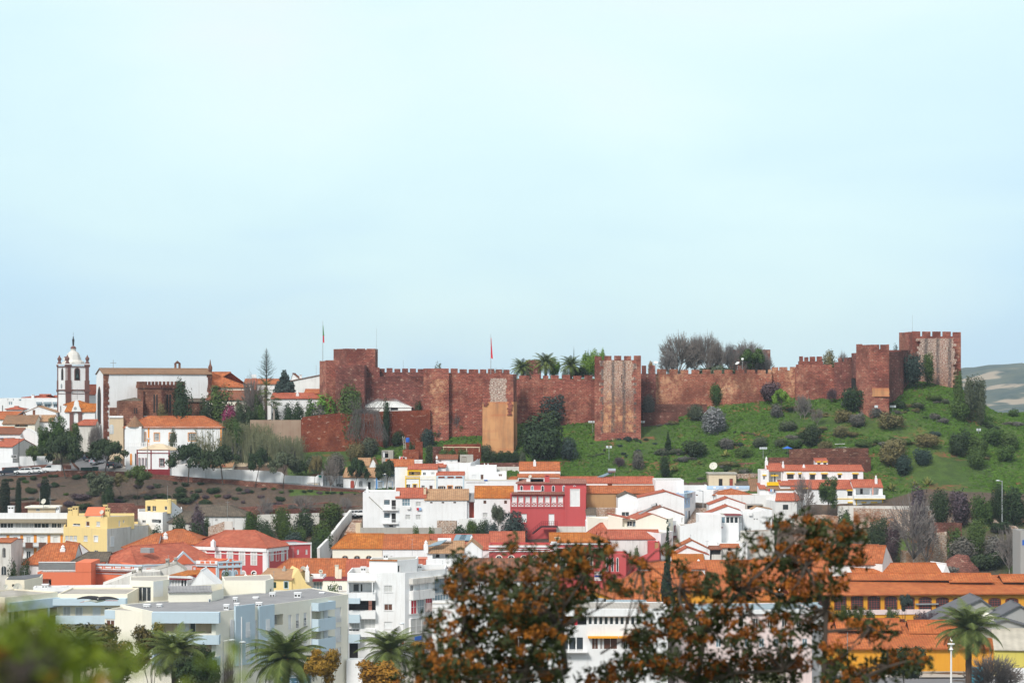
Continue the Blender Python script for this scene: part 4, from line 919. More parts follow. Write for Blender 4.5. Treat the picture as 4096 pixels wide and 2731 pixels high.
b=H1('hall','long white hall with coral roof and white chimney left of castle',815,1382,952,492,8,'white','U',896,'tile_red',hr=2,o=.3);b.chim(1120,935,866,494,.7,'white','moor')
b=H1('hut','little dark red wooden hut with an orange roof',1545,1690,1043,488,3,'darkred','U',1007,'tile_red',cat='hut');b.win(0,1590,1068,1640,1105,pn_='glass')
b=B('marquee','white fabric marquee tent with hipped roof at castle foot',[(1845,484.2),(2352+72,484.2)],1052,7,'tent','marquee');b.roof('U',rdg=953,mat='tent',hl=5.2,hr=5.2,o=.2,j=0,t=.04,ridgecap=False)
b.win(0,2188,1060,2272,1092,pn_='void',fm=None,name='opening')
mb=MB()
for i in range(24):
 a=i/23;x=b.L*a
 mb.tube((x,-.22,b.h+.02),(min(max(x,5.2),b.L-5.2)+(x-b.L/2)*.0,3.4,b.h+1.6+.9),.03,.03,4)
mb.obj('seam','steel',b.o)
tile('B0')
b=H1('apartment_block','long white apartment block with glazed gallery and orange panels below',-60,775,1015,428,14,'white','flat',mat='corr_pale',cat='apartment block')
t0,z1=b.hit(0,-60,948);b.slab(0,0,b.L,b.h,z1,-.25,.05,'parapet','white',b.o)
b.sp(0,-60,1018,775,1060,.003,.9,'canopy','tin_brown')
xs=[4,80,86,152,175,240,246,330,335,385,390,470,475,560,590,650,655,702]
for i in range(0,len(xs),2):b.win(0,xs[i],1064,xs[i+1],1120,pn_='curtain' if i in(6,8,4)else 'glass',nx=2)
b.sp(0,-60,1178,722,1188,.003,.5,'cornice','tin_brown')
for x0,x1 in((75,108),(233,265),(388,420),(545,577),(693,720)):
 b.sp(0,x0,1200,x1,1290,.003,.06,'orange_panel','trimorange');b.sp(0,x0,1345,x1,1440,.003,.06,'orange_panel','trimorange')
for x0,x1,p in((150,198,'glass'),(302,352,'curtain'),(458,512,'shutter'),(612,662,'shutter')):
 b.win(0,x0,1224,x1,1330,pn_=p,name='door',nx=2);b.win(0,x0,1386,x1,1490,pn_='glass' if p!='shutter' else p,name='door',nx=2)
for x0,x1 in((130,245),(262,398),(400,550)):
 b.blc(0,x0,1282,x1,1338,out=1.2,mat='steel',railing=True);b.sp(0,x1-90,1282,x1-5,1345,1.21,1.3,'balcony_screen','brown')
b.sp(0,-60,1330,722,1342,.003,.25,'floor_band','grey')
b=B('roof_room','beige rooftop room with overhanging slab on white gallery block',[(318,431),(636,431)],888,5,'beige','rooftop room');b.slab(0,-.5,b.L+.3,b.h-.05,b.h+.25,-5.2,.5,'roof_slab','palecream',b.o);b.win(0,412,898,458,930,pn_='glass',nx=2,ny=2);b.flat('concrete',pos=.1)
def stack(x0,x1,y0,y1,Y,lab,mat='white'):
 b=B('chimney_stack',lab,[(x0,Y),(x1,Y)],y0,1.0,mat,'chimney',zbase=zrow(y1,Y)-.6)
 n=2;w=b.L/n
 for i in range(n):b.winm(0,i*w+w*.15,i*w+w*.85,b.h-.5,b.h-.22,pn_='void',fm=None,nx=0,name='flue')
 b.slab(0,-.08,b.L+.08,b.h,b.h+.08,-1.08,.08,'cap',mat,b.o);mb=MB();b.fin();return b
stack(90,158,872,945,434,'white chimney stack left end of gallery block roof');stack(640,680,878,945,431,'white chimney stack right of beige rooftop room')
b=B('apartment_block','pale yellow apartment block with plain white side wall',[(728,420),(1228,413),(1700,426)],1105,11,'yellow','apartment block',back=-10);b.flat('corr_pale')
for x0,x1 in((747,788),(794,836),(842,884),(960,1004)):b.win(0,x0,1208,x1,1270,pn_='curtain',sill=True,nx=2)
b.win(0,1080,1210,1124,1278,pn_='shutter',trim='white',tw=.08);b.win(0,1080,1375,1124,1440,pn_='glass',sill=True,nx=2)
_,a_,c_=b.edge(1);b.slab(1,.02,(c_-a_).length,.1,b.h-.02,.003,.06,'white_side','white_old',b.o)
b.win(1,1258,1215,1304,1330,pn_='shutter',dp=-.09,ny=2,fm='trimw')
b=B('penthouse','yellow set back top storey with four chimneys on pale yellow block',[(770,421),(1232,416),(1540,421)],978,8,'yellow','penthouse',back=-10,zbase=zrow(1105,420)-.5);b.flat('corr_pale')
for x0,x1,y0,y1,p in((836,920,1068,1094,'glass'),(985,1026,1045,1100,'brown'),(1105,1147,1045,1100,'curtain')):b.win(0,x0,y0,x1,y1,pn_=p,sill=True,nx=2 if x1-x0>60 else 0)
b.win(1,1362,1035,1380,1104,pn_='shutter');b.win(1,1412,1030,1428,1062,pn_='curtain')
mb=MB();
b=B('roof_hatch','salmon sloping sheet roof on top of yellow block',[(975,418.2),(1165,418.2)],975,3.4,'salmon','roof hatch',zbase=zrow(980,418));b.roof('U',rdg=882,mat='salmon',f=1,o=.1,ridgecap=False)
for x0,x1,y0,lb in((780,828,895,'yellow chimney at far left of yellow block roof'),(831,893,880,'yellow chimney second from left on yellow block roof'),(1182,1228,860,'tallest yellow chimney right of salmon sheet'),(1206,1254,900,'yellow chimney at front corner right of salmon sheet')):stack(x0,x1,y0,985,417 if x0>1190 else 422,lb,'yellow')
b=B('villa','white cubic villa with recessed balcony below dry garden',[(1582,430),(1866,427),(2090,440)],932,9,'white',back=-10,cat='villa');b.flat('corr_pale')
b.lgg(0,1742,1020,1848,1090,dp=1.5,back='white',rail='white',railh=.5,doors=((.25,.75,'glass'),));b.win(0,1628,1030,1672,1062,pn_='glass',sill=True,nx=2);b.win(0,1740,1140,1810,1152,pn_='void',fm=None)
b=B('penthouse','pale yellow top room with open bays on white cubic villa',[(1668,431),(1920,430)],806,5,'yellow','penthouse',zbase=zrow(935,431)-.3);b.flat('corr_pale')
for x0,x1 in((1686,1728),(1748,1790)):b.win(0,x0,868,x1,930,pn_='glass',nx=2 if x0>1700 else 0,dp=.3)
b.win(0,1888,870,1918,915,pn_='glass')
b=B('chimney_stack','tall yellow chimney pier at corner of villa top room',[(1920,429.6),(1958,429.6)],788,1.2,'yellow','chimney',zbase=zrow(935,430)-.3);b.flat('yellow',pos=.05)
b=B('stair_wall','white wedge shaped stair wall sloping down right of yellow top room',[(1960,430.5),(2092,436)],930,2,'white','wall',zbase=zrow(1000,431));z2=(b.M@pt(1960,808,430.5)).z;b.extra.append(([V((0,0,b.h)),V((b.L,0,b.h)),V((0,0,z2))],));b.extra.append(([V((0,0,z2)),V((b.L,0,b.h)),V((b.L,2,b.h)),V((0,2,z2))],));b.extra.append(([V((0,2,b.h)),V((b.L,2,b.h)),V((0,2,z2))],));b.flat('white',pos=0)
tile('B1')
b=H1('house','old white house with weathered grey brown tiled roof below dry garden',-45,528,978,431,9,'stained','U',858,'tile_grey',hr=4,o=.3);b.win(0,178,1016,184,1040,pn_='void',fm=None);b.win(0,190,1016,197,1040,pn_='void',fm=None)
tile('B0')
b=H1('house','low white house with dark grey tiled roof right of cubic villa',1935,2250,1050,424,7,'white_old','U',930,'tile_grey',hl=2.5,o=.3)
tile('B1')
b=B('ruined_wall','ruined brick wall with torn whitewash behind dark red mansion',[(95,416),(280,414),(376,414)],1110,.6,'ruin','wall');z2=(b.M@pt(376,1045,414)).z;_,a,c=b.edge(0);b.extra.append(([V((0,0,b.h)),V((b.p[1].x,b.p[1].y,b.h)),V((b.p[1].x,b.p[1].y,z2))],));b.slab(1,0,(b.p[2]-b.p[1]).length,0,z2,-.5,.02,'plaster_end','white_old',b.o)
tile('B1')
mb=MB();Wp=[(pt(1742,912,436),pt(1742,1012,436)),(pt(1600,1085,428),pt(1610,1190,428)),(pt(1480,1240,418),pt(1500,1370,418)),(pt(1372,1350,408),pt(1380,1440,408))]
for(a,a2),(c,c2)in zip(Wp,Wp[1:]):
 a2=a2-V((0,0,3));c2=c2-V((0,0,3));q=V((-.5,-.15,0));mb.face([a2,c2,c,a]);mb.face([a2+q,a+q,c+q,c2+q]);mb.face([a,c,c+q,a+q])
mb.face([Wp[-1][1]-V((0,0,3)),Wp[-1][1]-V((.5,.15,3)),Wp[-1][0]-V((.5,.15,0)),Wp[-1][0]])
mb.obj('ramp_wall','stained',lb='white wall sloping steeply down beside outdoor stairs',cat='wall')
def stairs(name,lb,xt0,xt1,yt,Yt,xb0,xb1,yb,Yb,n,mat):
 mb=MB();A,Bq,C,D=pt(xt0,yt,Yt),pt(xt1,yt,Yt),pt(xb0,yb,Yb),pt(xb1,yb,Yb)
 for i in range(n):
  t0,t1=i/n,(i+1)/n;l0,r0=A.lerp(C,t0),Bq.lerp(D,t0);l1,r1=A.lerp(C,t1),Bq.lerp(D,t1);l1h,r1h=V((l1.x,l1.y,l0.z)),V((r1.x,r1.y,r0.z))
  mb.face([l1h,r1h,r0,l0]);mb.face([l1-V((0,0,.02)),r1-V((0,0,.02)),r1h,l1h])
  dn=V((0,0,3));mb.face([l0-dn,l1-dn,l1h,l0]);mb.face([r1-dn,r0-dn,r0,r1h])
 return mb.obj(name,mat,lb=lb,cat='stairs')
stairs('stairs','long outdoor stairs of brown stone between sloping white wall and white balcony house',1750,1865,1022,433,1655,1785,1195,419,16,'ruin')
b=B('retaining_wall','tan plastered wall bending right of brown stone stairs',[(1785,420),(1840,419.5)],1062,.6,'beige','wall');b.flat('beige',pos=0)
b=B('retaining_wall','grey stained concrete wall below white three storey houses',[(1838,419),(2352+420,419)],1118,.6,'concrete','wall');b.flat('concrete',pos=0)
b=B('house','white house with two stacked corner balconies and black framed windows',[(1868,429),(2290,429)],712,11,'white','house');b.flat('corr_pale',pos=.3)
for y0,y1 in((798,852),(950,1003)):b.win(0,2112,y0,2177,y1,fm='trimd',nx=4,ny=2,pn_='glazeb',fw=.06)
for y0,y1 in((800,908),(952,1058)):b.win(0,2198,y0,2258,y1,fm='trimd',nx=2,pn_='void',name='door')
b.blc(0,2095,868,2276,918,out=1.0,mat='trimw',railing=True);b.blc(0,2095,1018,2276,1072,out=1.0,mat='trimw',railing=True);b.win(0,2172,1090,2216,1108,pn_='void',fm=None)
b.sp(0,1950,700,2290,712,-.3,.02,'parapet','white');b.chim(1920,712,640,431,.55,'white','moor');
mb=MB();mb.v=[];
pa,pb=b.hit(0,1938,762),b.hit(0,2100,915);mb.tube(b.P(0,*pa,.06),b.P(0,*pb,.06),.09,.09,4);mb.obj('string_course','concrete',b.o)
tile('B2')
b=H1('house','white house with coral roof, air conditioner and red and blue washing',-48,298,773,428.5,7,'white','U',665,'tile_red',o=.15)
b.win(0,24,785,116,868,pn_='glazeb',nx=3,ny=2);b.win(0,182,820,240,874,pn_='curtain',nx=2);b.win(0,62,968,120,1026,pn_='curtain',nx=2);b.win(0,180,968,238,1026,pn_='curtain',nx=2)
a=b.sp(0,82,872,120,904,.003,.4,'air_conditioner','trimw')
b.sp(0,191,888,218,916,.3,.36,'washing','redcloth');b.sp(0,220,886,246,916,.3,.36,'washing','bluecloth');b.chim(285,700,655,430,.5,'beige')
b=H1('house','broad white house with pale straw tiled roof and three tiny windows',298,768,795,428,8,'white','U',680,'tile_pale',o=.2,os=.35)
for x in(344,478,613):b.win(0,x,821,x+30,837,pn_='void',fm='brown',fw=.05)
b=B('passage_roof','small grey corrugated lean to roof over passage beside straw tiled roof',[(770,428.6),(858,428.6)],815,5,'white','lean to');b.roof('U',rdg=718,mat='corr_grey',f=1,o=.1,ridgecap=False);b.lgg(0,792,820,850,1008,dp=1.5,back='reddoor')
b=H1('house','white house with golden orange roof left of big red building',858,1300,773,428,8,'white','U',643,'tile_gold',o=.15)
for r in((958,805,990,842),(1195,805,1227,842)):b.win(0,*r,pn_='brown',nx=2,ny=2,fm='brown')
b.win(0,948,948,1007,998,pn_='curtain',nx=2,sill=True);b.win(0,1205,948,1262,992,pn_='glass',nx=2)
b=B('garden_wall','white garden wall with black vines below golden orange roof',[(676,425),(1040,424)],1014,.4,'stained','wall');b.flat('white',pos=0)
b=B('garden_wall','low lean to wall of red brick and white render above concrete wall',[(425,425),(645,424)],1035,.6,'ruin','wall');b.flat('tile_grey',pos=0)
rd=B('red_building','big raspberry red building with row of white shuttered windows and crossed railings',[(1265,424),(2135,424)],735,6,'red','building')
for i in range(8):
 x=[1283,1358,1434,1509,1585,1660,1735,1812][i]
 rd.win(0,x,757,x+57,824,pn_='shutter',nx=2,dp=.2)
def cross(bd,e,x0,y0,x1,y1):
 t0,z1=bd.hit(e,x0,y0);t1,z0=bd.hit(e,x1,y1);mb=MB()
 for z in(z0,z1-.1):bd.slab(e,t0,t1,z,z+.1,.02,.1,'','',None,mb)
 for t in(t0,t1-.08,(t0+t1)/2-.04):bd.slab(e,t,t+.08,z0+.1,z1-.1,.02,.09,'','',None,mb)if t!=(t0+t1)/2-.04 else None
 for a,c in(((t0,z0),(t1,z1)),((t0,z1),(t1,z0))):mb.tube(bd.P(e,*a,.06),bd.P(e,*c,.06),.05,.05,4)
 mb.obj('crossed_railing','trimw',bd.o)
for x in(1282,1357,1433,1508,1584,1659,1734,1811,1893,2048):cross(rd,0,x,826,x+59,874)
for x in(1265,1347,1423,1499,1574,1649,1725,1800,1878):rd.sp(0,x,740,x+10,895,.003,.14,'pilaster','red')
rd.sp(0,1265,880,1890,892,.003,.12,'string_course','red')
rd.win(0,1705,960,1770,1090,pn_='white',name='door',fm='trimw');rd.win(0,1392,958,1454,1056,pn_='white',name='door')
rd.flat('tile_pinkish',pos=.1);rd.sp(0,1280,707,1888,736,.003,.5,'tiled_coping','tile_pinkish')
tw_=B('red_tower','right hand bay of red building with tall white shutter',[(1893,423.6),(2132,423.6)],662,6,'red','building bay');tw_.win(0,1955,676,2060,876,pn_='shutter',nx=2,ny=1,trim='trimw',tw=.08,dp=.1,name='tall_shutter');tw_.flat('red',pos=.3);tw_.slab(0,0,.35,0,tw_.h,.003,.1,'pilaster','red',tw_.o)
up=B('red_upper_storey','set back red upper storey with small arched windows and pinkish tiled roof',[(1348,431),(2138,431)],608,7,'red','upper storey');up.roof('U',rdg=562,mat='tile_pinkish',hl=1.8,o=.3,f=.9)
for x in(1394,1517,1636,1759,1880,2002):up.win(0,x-12,638,x+12,698,pn_='glass' if x not in(1517,1880)else 'glazeb',arch=True,trim='trimw',tw=.1,ny=0)
up.sp(0,1335,688,1620,700,.003,.6,'sill_band','white')
for i in range(4):
 p=up.M@pt(1450+i*45,600,433);mb=MB();mb.box(p.x,p.x+1.9,p.y,p.y+.08,p.z,p.z+.75);mb.obj('solar_panel','trimw',up.o)
up.chim(1687,570,515,433,1.0,'red')
mb=MB();zt_=pt(1640,1045,421).z
def rail_stairs():
 r=emp('metal_stairs',pt(1700,1120,421),lb='dark metal stairs and landing below white door of red building',cat='stairs');I=local(r);mb=MB()
 a,c,d,e=[I@pt(x,y,421)for x,y in((1480,1165),(1625,1045),(1808,1045),(1808,1100))];f=I@pt(1625,1100,421);g=I@pt(1520,1172,421)
 dn=e.z-d.z
 mb.box(f.x,e.x,f.y,f.y+2.2,f.z-.25,f.z);o=mb.obj('landing','iron',r);mb=MB()
 for k in(0,.33,.66,.95):
  mb.tube(a.lerp(V((a.x,a.y,a.z+dn)),k*0)+V((0,0,dn*k)),c+V((0,0,dn*k)),.03,.03,4);mb.tube(c+V((0,0,dn*k)),d+V((0,0,dn*k)),.03,.03,4)
 for i in range(9):t=i/8;p=c.lerp(d,t);mb.tube(p,p+V((0,0,dn)),.03,.03,4)
 for i in range(7):t=i/6;p=a.lerp(c,t);mb.tube(p,p+V((0,0,dn)),.03,.03,4)
 mb.obj('railing','darkred',r);mb=MB();mb.tube(f+V((0,.5,-.1)),g+V((0,.5,-.3)),.15,.15,4);mb.tube(f+V((0,1.6,-.1)),g+V((0,1.6,-.3)),.15,.15,4);mb.obj('stringer','iron',r)
rail_stairs()
b=B('garden_wall','old peeling white wall below red building',[(1795,423),(2145,423)],1103,.5,'white_old','wall');b.flat('concrete',pos=0)
b=B('house','white house with yellow arched loggia and an orange roof',[(85,449.5),(246,449.5)],447,6,'yellowtrim');b.roof('U',rdg=390,mat='tile_red',o=.1,os=.02);b.lgg(0,98,472,236,516,dp=1.5,back='white',doors=((.2,.45,'void'),))
b=B('house','lower front of yellow arched house with yellow edges and two dark doors',[(60,447),(228,447)],522,3,'white');b.flat('paving',pos=.3);b.sp(0,72,524,226,552,.003,.08,'parapet','beige')
b.win(0,70,620,118,700,pn_='glass',trim='trimw',nx=2);b.win(0,150,620,192,700,pn_='brown',trim='yellowtrim',name='door')
for x in(66,224):t,z=b.hit(0,x,600);b.slab(0,max(0,t-.12),min(b.L,t+.12),0,b.h,.003,.06,'pilaster','yellowtrim',b.o)
b.sp(0,64,548,226,556,.003,.15,'cornice','yellowtrim')
b=H1('house','white house with coral roof between yellow arched house and grey trimmed one',246,430,446,449.3,7,'white','U',390,'tile_red',o=.1);b.win(0,262,482,298,516,pn_='glass',sill=True,nx=2);b.win(0,358,482,400,514,pn_='curtain',nx=2)
b=B('house','lower front with cream medallions between yellow and grey trimmed fronts',[(229,447),(416,446.8)],520,3,'white');b.flat('paving',pos=.3)
for x in(238,298,358):b.sp(0,x,526,x+50,546,.003,.05,'medallion','palecream')
b.sp(0,229,556,416,564,.003,.12,'cornice','palecream');b.win(0,244,632,285,668,pn_='glass',nx=2);b.win(0,334,632,377,690,pn_='brown',name='door');t,z=b.hit(0,405,600);b.slab(0,t-.15,b.L,0,b.h,.003,.06,'pilaster','palecream',b.o)
b=H1('house','small white house with hipped coral roof behind medallion front',430,525,420,455,6,'white','U',385,'tile_red')
b=H1('house','white house with red panelled parapet and grey blue edges',418,735,520,446.5,7,'white','U',478,'tile_red',o=-.3)
b.sp(0,418,522,735,553,.003,.06,'parapet','ltblue')
for x in(440,544,640):b.sp(0,x,529,x+72,548,.065,.1,'red_panel','brickred')
for x in(424,728):t,z=b.hit(0,x,600);b.slab(0,max(0,t-.13),min(b.L,t+.13),0,b.h,.003,.07,'pilaster','ltblue',b.o)
for x0,x1 in((457,500),(650,695)):
 b.win(0,x0,642,x1,690,pn_='glass',trim='tan',tw=.08,nx=2)
 for q in((x0-20,x0-3),(x1+3,x1+19)):b.sp(0,q[0],642,q[1],688,.055,.1,'shutter','trimd')
b.win(0,548,638,600,700,pn_='brown',trim='trimorange',name='door')
b=B('house','plain white flat roofed house with pair of white chimneys',[(787,452),(1108,452)],410,7,'white');b.flat('paving');b.win(0,923,507,960,570,pn_='brown',name='door');b.win(0,822,508,878,556,pn_='shutter',dp=.05);b.chim(970,412,378,454,.35,'white','moor');b.chim(1010,412,378,454,.35,'white','moor')
b=B('house','little white flat roofed annexe with one window right of twin chimneys',[(1085,449),(1222,449)],478,5,'white');b.flat('paving');b.win(0,1131,502,1173,530,pn_='brown',nx=2)
b=B('house','long white wall front with blue street sign beside grey trimmed house',[(737,446.3),(1352,446.3)],572,4,'white');b.flat('paving',pos=.1)
b.sp(0,740,566,1350,574,.003,.1,'cornice','palecream');b.sp(0,965,567,1004,580,.11,.14,'street_sign','sign_blue');b.sp(0,760,598,980,602,.003,.05,'pipe','brown')
b=H1('cottage','white cottage with brown old tiled roof below plastered tower',412,660,325,461,4,'white','U',283,'tile_brown',cat='cottage');b.win(0,450,337,476,368,pn_='glass',nx=2,ny=2);b.win(0,580,335,604,372,pn_='shutter');b.chim(422,320,288,461,.4,'white','moor')
b=B('garden_wall','bright white terrace wall below cottage',[(500,457.5),(808,457)],374,4,'white','wall');b.flat('paving',pos=.05)
b=B('garden_wall','white wall with curved top right of cottage',[(808,456),(916,462)],400,.4,'white','wall');z2=(b.M@pt(916,322,462)).z
pr=[V((0,0,b.h)),V((b.L,0,b.h)),V((b.L,0,z2)),V((b.L*.7,0,b.h+(z2-b.h)*.6)),V((b.L*.35,0,b.h+(z2-b.h)*.45))];b.extra.append((pr,));b.extra.append(([p+V((0,.4,0))for p in pr[::-1]],));b.flat('white',pos=0)
b=B('garden_wall','grey block wall with rusty gate behind cottage',[(690,460.5),(840,461)],280,.4,'concrete','wall');b.flat('concrete',pos=0);b.win(0,708,305,760,365,pn_='concrete',fm='brown',nx=2,ny=1,dp=.05,name='gate')
b=H1('house','orange roofed house beside road trees left of yellow arched house',-60,150,412,451.5,5,'white','U',338,'tile_orange',o=.1)
b=B('terrace','white roof terrace with washing lines above orange roof',[(-20,456.5),(255,456.5)],345,4,'stained','terrace');b.flat('paving')
tile('B1');b=H1('house','pale orange roofed house behind blue edged house',2130,2310,400,455,4,'white','U',337,'tile_orange',o=.1)
tile('B2')
b=H1('house','white house with large orange roof under dark trees',1368,1838,461,450,7,'white','U',366,'tile_orange',o=.1,os=.05,Y1=450);b.chim(1545,388,335,452,.6,'white','moor')
_,a,c=b.edge('R');b.slab('R',0,7,0,b.h,.003,.04,'side_wall','stained',b.o)
b=H1('arcade','low lean to roof over an arcade before large orange roof',1352,1832,537,446.8,3,'white','U',506,'tile_orange',f=1,o=.1,cat='arcade');b.lgg(0,1362,556,1440,600,dp=1.2,back='void')
b=H1('house','small bright orange roof beside white front with blue sign',1222,1336,586,447,4,'white','U',536,'tile_orange',f=.8,hl=1)
b=H1('house','long low white house under a long coral roof, left half',1845,2352+82,603,440,7,'white','U',535,'tile_red',o=.1)
tile('B3')
b=H1('house','long low white house under a long coral roof, right half with solar tank',88,625,608,440,7,'white_old','U',535,'tile_red',o=.1)
b=H1('house','ochre walled house with long narrow orange brown roof right of red building',-255,636,718,433,7,'tan','U',640,'tile_orange',o=.2)
b=B('retaining_wall','broken white capped stone wall below ochre wall',[(-250,428),(212,428)],890,.6,'ruin','wall');b.flat('white',pos=0)
tile('B2')
b=H1('house','small white house with grey gutter roof tucked right of red building',2138,2250,962,421,5,'white','U',892,'tile_grey',f=.7)
b=B('house','low white flat wing with red name plate right of red building',[(2134,418),(2352+92,418)],1040,5,'white');b.flat('white',pos=.2);b.sp(0,2152,1045,2200,1057,.003,.05,'name_plate','darkred')
tile('B3')
b=B('house','tall blank white house with flat top behind white gables',[(636,432),(962,432)],570,9,'white');b.flat('corr_pale',pos=.2)
b=H1('house','white gable front at left of white cluster',208,432,765,424.5,8,'white','V',718,'tile_grey',f=.45,o=.1)
b=B('house','broad white gable with an orange tiled right slope',[(432,423.5),(966,423.5)],770,8,'white');b.roof('V',rdg=700,mat='tile_red',f=.60,o=.1,os=.1);
b=B('terrace_block','low white terrace block with an open dark window left of brown tiled gable',[(192,419.5),(420,419.5)],905,5,'white');b.flat('paving');b.win(0,246,936,336,985,pn_='glass',nx=2)
b=B('house','white gable with brown tiled right slope below broad white gable',[(402,418),(967,418)],972,6,'white');b.roof('V',rdg=876,mat='tile_brown',f=.54,o=.1,os=.1);b.chim(711,885,846,418.5,.4,'white')
b.win(0,932,1005,950,1060,pn_='curtain')
b=B('house','cream gabled house with glazed recess and red tiled right slope',[(95,410),(778,410),(836,416)],1022,9,'palecream',back=-25,cat='house')
b.lgg(0,258,1022,408,1108,dp=.8,back='palecream');b.win(0,310,1042,372,1104,pn_='glass',dp=.5,nx=2);b.win(0,378,1042,408,1104,pn_='glazeb',dp=.5)
Lx=b.p[1].x;zr=(b.M@pt(600,955,410)).z;zl=(b.M@pt(95,960,410)).z;ur=b.hit(0,600,960)[0];um=b.hit(0,412,1000)[0]
b.extra.append(([V((um,0,b.h)),V((Lx,0,b.h)),V((ur,0,zr))],));mb=MB();b._slope(mb,[(Lx+.15,-.1,b.h),(Lx-1.5,9,b.h),(ur-1.5,9,zr+.03),(ur,-.1,zr+.03)]);b._slope(mb,[(um-1.5,9,b.h),(um,-.1,b.h),(ur,-.1,zr+.03),(ur-1.5,9,zr+.03)]);mb.obj('roof','tile_red',b.o)
ul=b.hit(0,258,1000)[0];b.extra.append(([V((0,0,b.h)),V((ul,0,b.h)),V((ul,0,b.h+.2)),V((0,0,zl))],));mb=MB();b._slope(mb,[(0,0,zl),(ul+1.5,0,b.h+.1),(ul+1.5,4,b.h+.3),(0,4,zl)]);mb.obj('lower_roof','tile_red',b.o)
b.win(1,792,1065,812,1102,pn_='glazeb');b.win(1,786,1200,808,1250,pn_='shutter',ny=2);b.flat('palecream',pos=.05,name='deck')
b=H1('house','coral roofed piece behind cream gabled house',700,915,1035,419,5,'white','V',965,'tile_red',f=.05)
b=B('house','narrow white house with dark red doors and plinth beside lower stairs',[(836,417),(915,419)],1040,4,'white');b.flat('tile_red',pos=.02);b.win(0,850,1093,867,1165,pn_='darkred',trim='darkred',tw=.05);b.win(0,887,1092,902,1195,pn_='darkred',name='door');b.sp(0,838,1212,915,1300,.003,.05,'plinth','darkred')
b=B('house','slim light blue fronted house beside upper outdoor stairs',[(966,426),(1032,430),(1092,436)],728,4,'paleblue',back=-20);b.flat('ltblue',pos=.2)
b.sp(0,966,895,1032,1090,.003,.04,'lower_front','white');_,a,c=b.edge(1);b.slab(1,0,(c-a).length,.1,b.h,.003,.05,'side_front','white',b.o)
for x0,x1,y0,y1 in((978,992,798,848),(1012,1026,798,848)):b.win(0,x0,y0,x1,y1,pn_='curtain')
b.sp(0,968,730,1032,766,.003,.5,'oriel','glazeb');b.sp(0,980,928,990,1000,.045,.09,'door','paleblue');b.sp(0,1013,925,1026,1015,.045,.09,'door','iron');b.win(1,1054,775,1066,835,pn_='shutter',dp=-.07)
b=B('house','wide white house front with lamp post at head of upper stairs',[(1092,441),(1300,440)],690,7,'white');b.flat('paving');b.win(0,1096,735,1126,755,pn_='brown')
b=B('terrace','light blue railed roof terrace above white houses',[(1225,446),(1715,446)],645,6,'white','terrace');b.flat('ltblue',pos=.1);b.sp(0,1225,636,1715,676,.003,.1,'parapet','paleblue')
for x in(1300,1420,1560):b.sp(0,x,645,x+30,668,.105,.13,'parapet_panel','white')
b=B('house','long low white house left of light blue terrace',[(955,447),(1228,447)],630,6,'white');b.flat('paving')
stairs('stairs','upper outdoor stairs of brown stone between light blue house and white gables',1092,1252,892,437,985,1055,1092,422,16,'ruin')
stairs('stairs','lower outdoor stairs of brown stone beside house with dark red doors',850,915,1225,418,826,915,1375,407,14,'ruin')
b=B('hut','beige flat roofed hut with two brown doors and big satellite dish',[(1248,450),(1562,450)],500,5,'beige','hut');b.slab(0,-.2,b.L+.2,b.h-.05,b.h+.2,-5.2,.25,'roof_slab','concrete',b.o);b.win(0,1362,556,1406,640,pn_='void',fm='brown',name='door');b.win(0,1485,556,1525,640,pn_='reddoor',fm='brown',nx=2,ny=2,name='door');b.flat('concrete',pos=.05)
b=H1('shed','old brown tiled lean to beside beige hut',1560,1735,628,448,4,'white_old','U',590,'tile_grey',f=1,cat='shed')
b=B('shed','steep old mottled tiled roof beside yellow trimmed villa',[(1730,445),(1842,445)],692,5,'ruin','shed');b.roof('U',rdg=560,mat='tile_mixed',f=1)
b=H1('house','white house with hipped orange roof in middle of white cluster',1312,1740,740,438,8,'white','U',671,'tile_orange',hl=4,hr=4)
b=B('house','long white stained house wall right of hipped orange roof',[(1340,435),(2025,435)],742,6,'stained');b.flat('paving',pos=.2);b.win(0,1929,803,1958,822,pn_='glass')
b=B('house','white gable with red tiled right slope behind lower gable',[(1252,428),(1692,428)],850,6,'white');b.roof('V',rdg=772,mat='tile_red',f=.48,o=.1,os=.1);b.win(0,1398,846,1410,862,pn_='void',fm=None)
b=B('house','white gable with red tiled right slope directly above glazed veranda',[(1205,421),(1748,421)],965,6,'white');b.roof('V',rdg=866,mat='tile_red',f=.48,o=.1,os=.1)
b=B('house','white house with air conditioners and two tiny windows right of glazed veranda',[(1640,417),(1905,417)],928,7,'white');b.flat('paving')
b.win(0,1762,1010,1782,1030,pn_='glass');b.win(0,1793,1010,1813,1030,pn_='glass');b.sp(0,1706,942,1746,978,.003,.4,'air_conditioner','trimw')
b=B('shed','dark open lean to on roof right of white gables',[(1676,426),(1874,426)],852,3,'concrete','lean to');b.flat('corr_grey',pos=.05);b.lgg(0,1690,862,1866,905,dp=1.4,back='grey')
b=B('house','white house with stepped top behind twin small windows',[(1736,423),(1975,423)],905,5,'white');b.roof('V',rdg=872,mat='tile_pale',f=.25,o=.05,os=.05)
b=B('house','white cubic house with glazed veranda and thin red roof',[(1345,413),(1592,413),(1645,418)],975,6,'white',back=-25)
xs=((1397,1437),(1447,1487),(1493,1533),(1543,1583))
for i,(x0,x1)in enumerate(xs):b.win(0,x0,994,x1,1064,pn_='glazeb' if i==0 else 'glass',fw=.05)
b.win(1,1594,994,1632,1062,pn_='curtain',nx=3);b.slab(0,1.5,(b.p[1]-b.p[0]).length+.6,b.h,b.h+.12,-3,.5,'thin_roof','darkred',b.o);b.flat('paving',pos=.05);b.win(0,1383,1118,1396,1230,pn_='shutter',dp=.03);b.sp(0,1356,1110,1408,1120,.003,.2,'ledge','darkred')
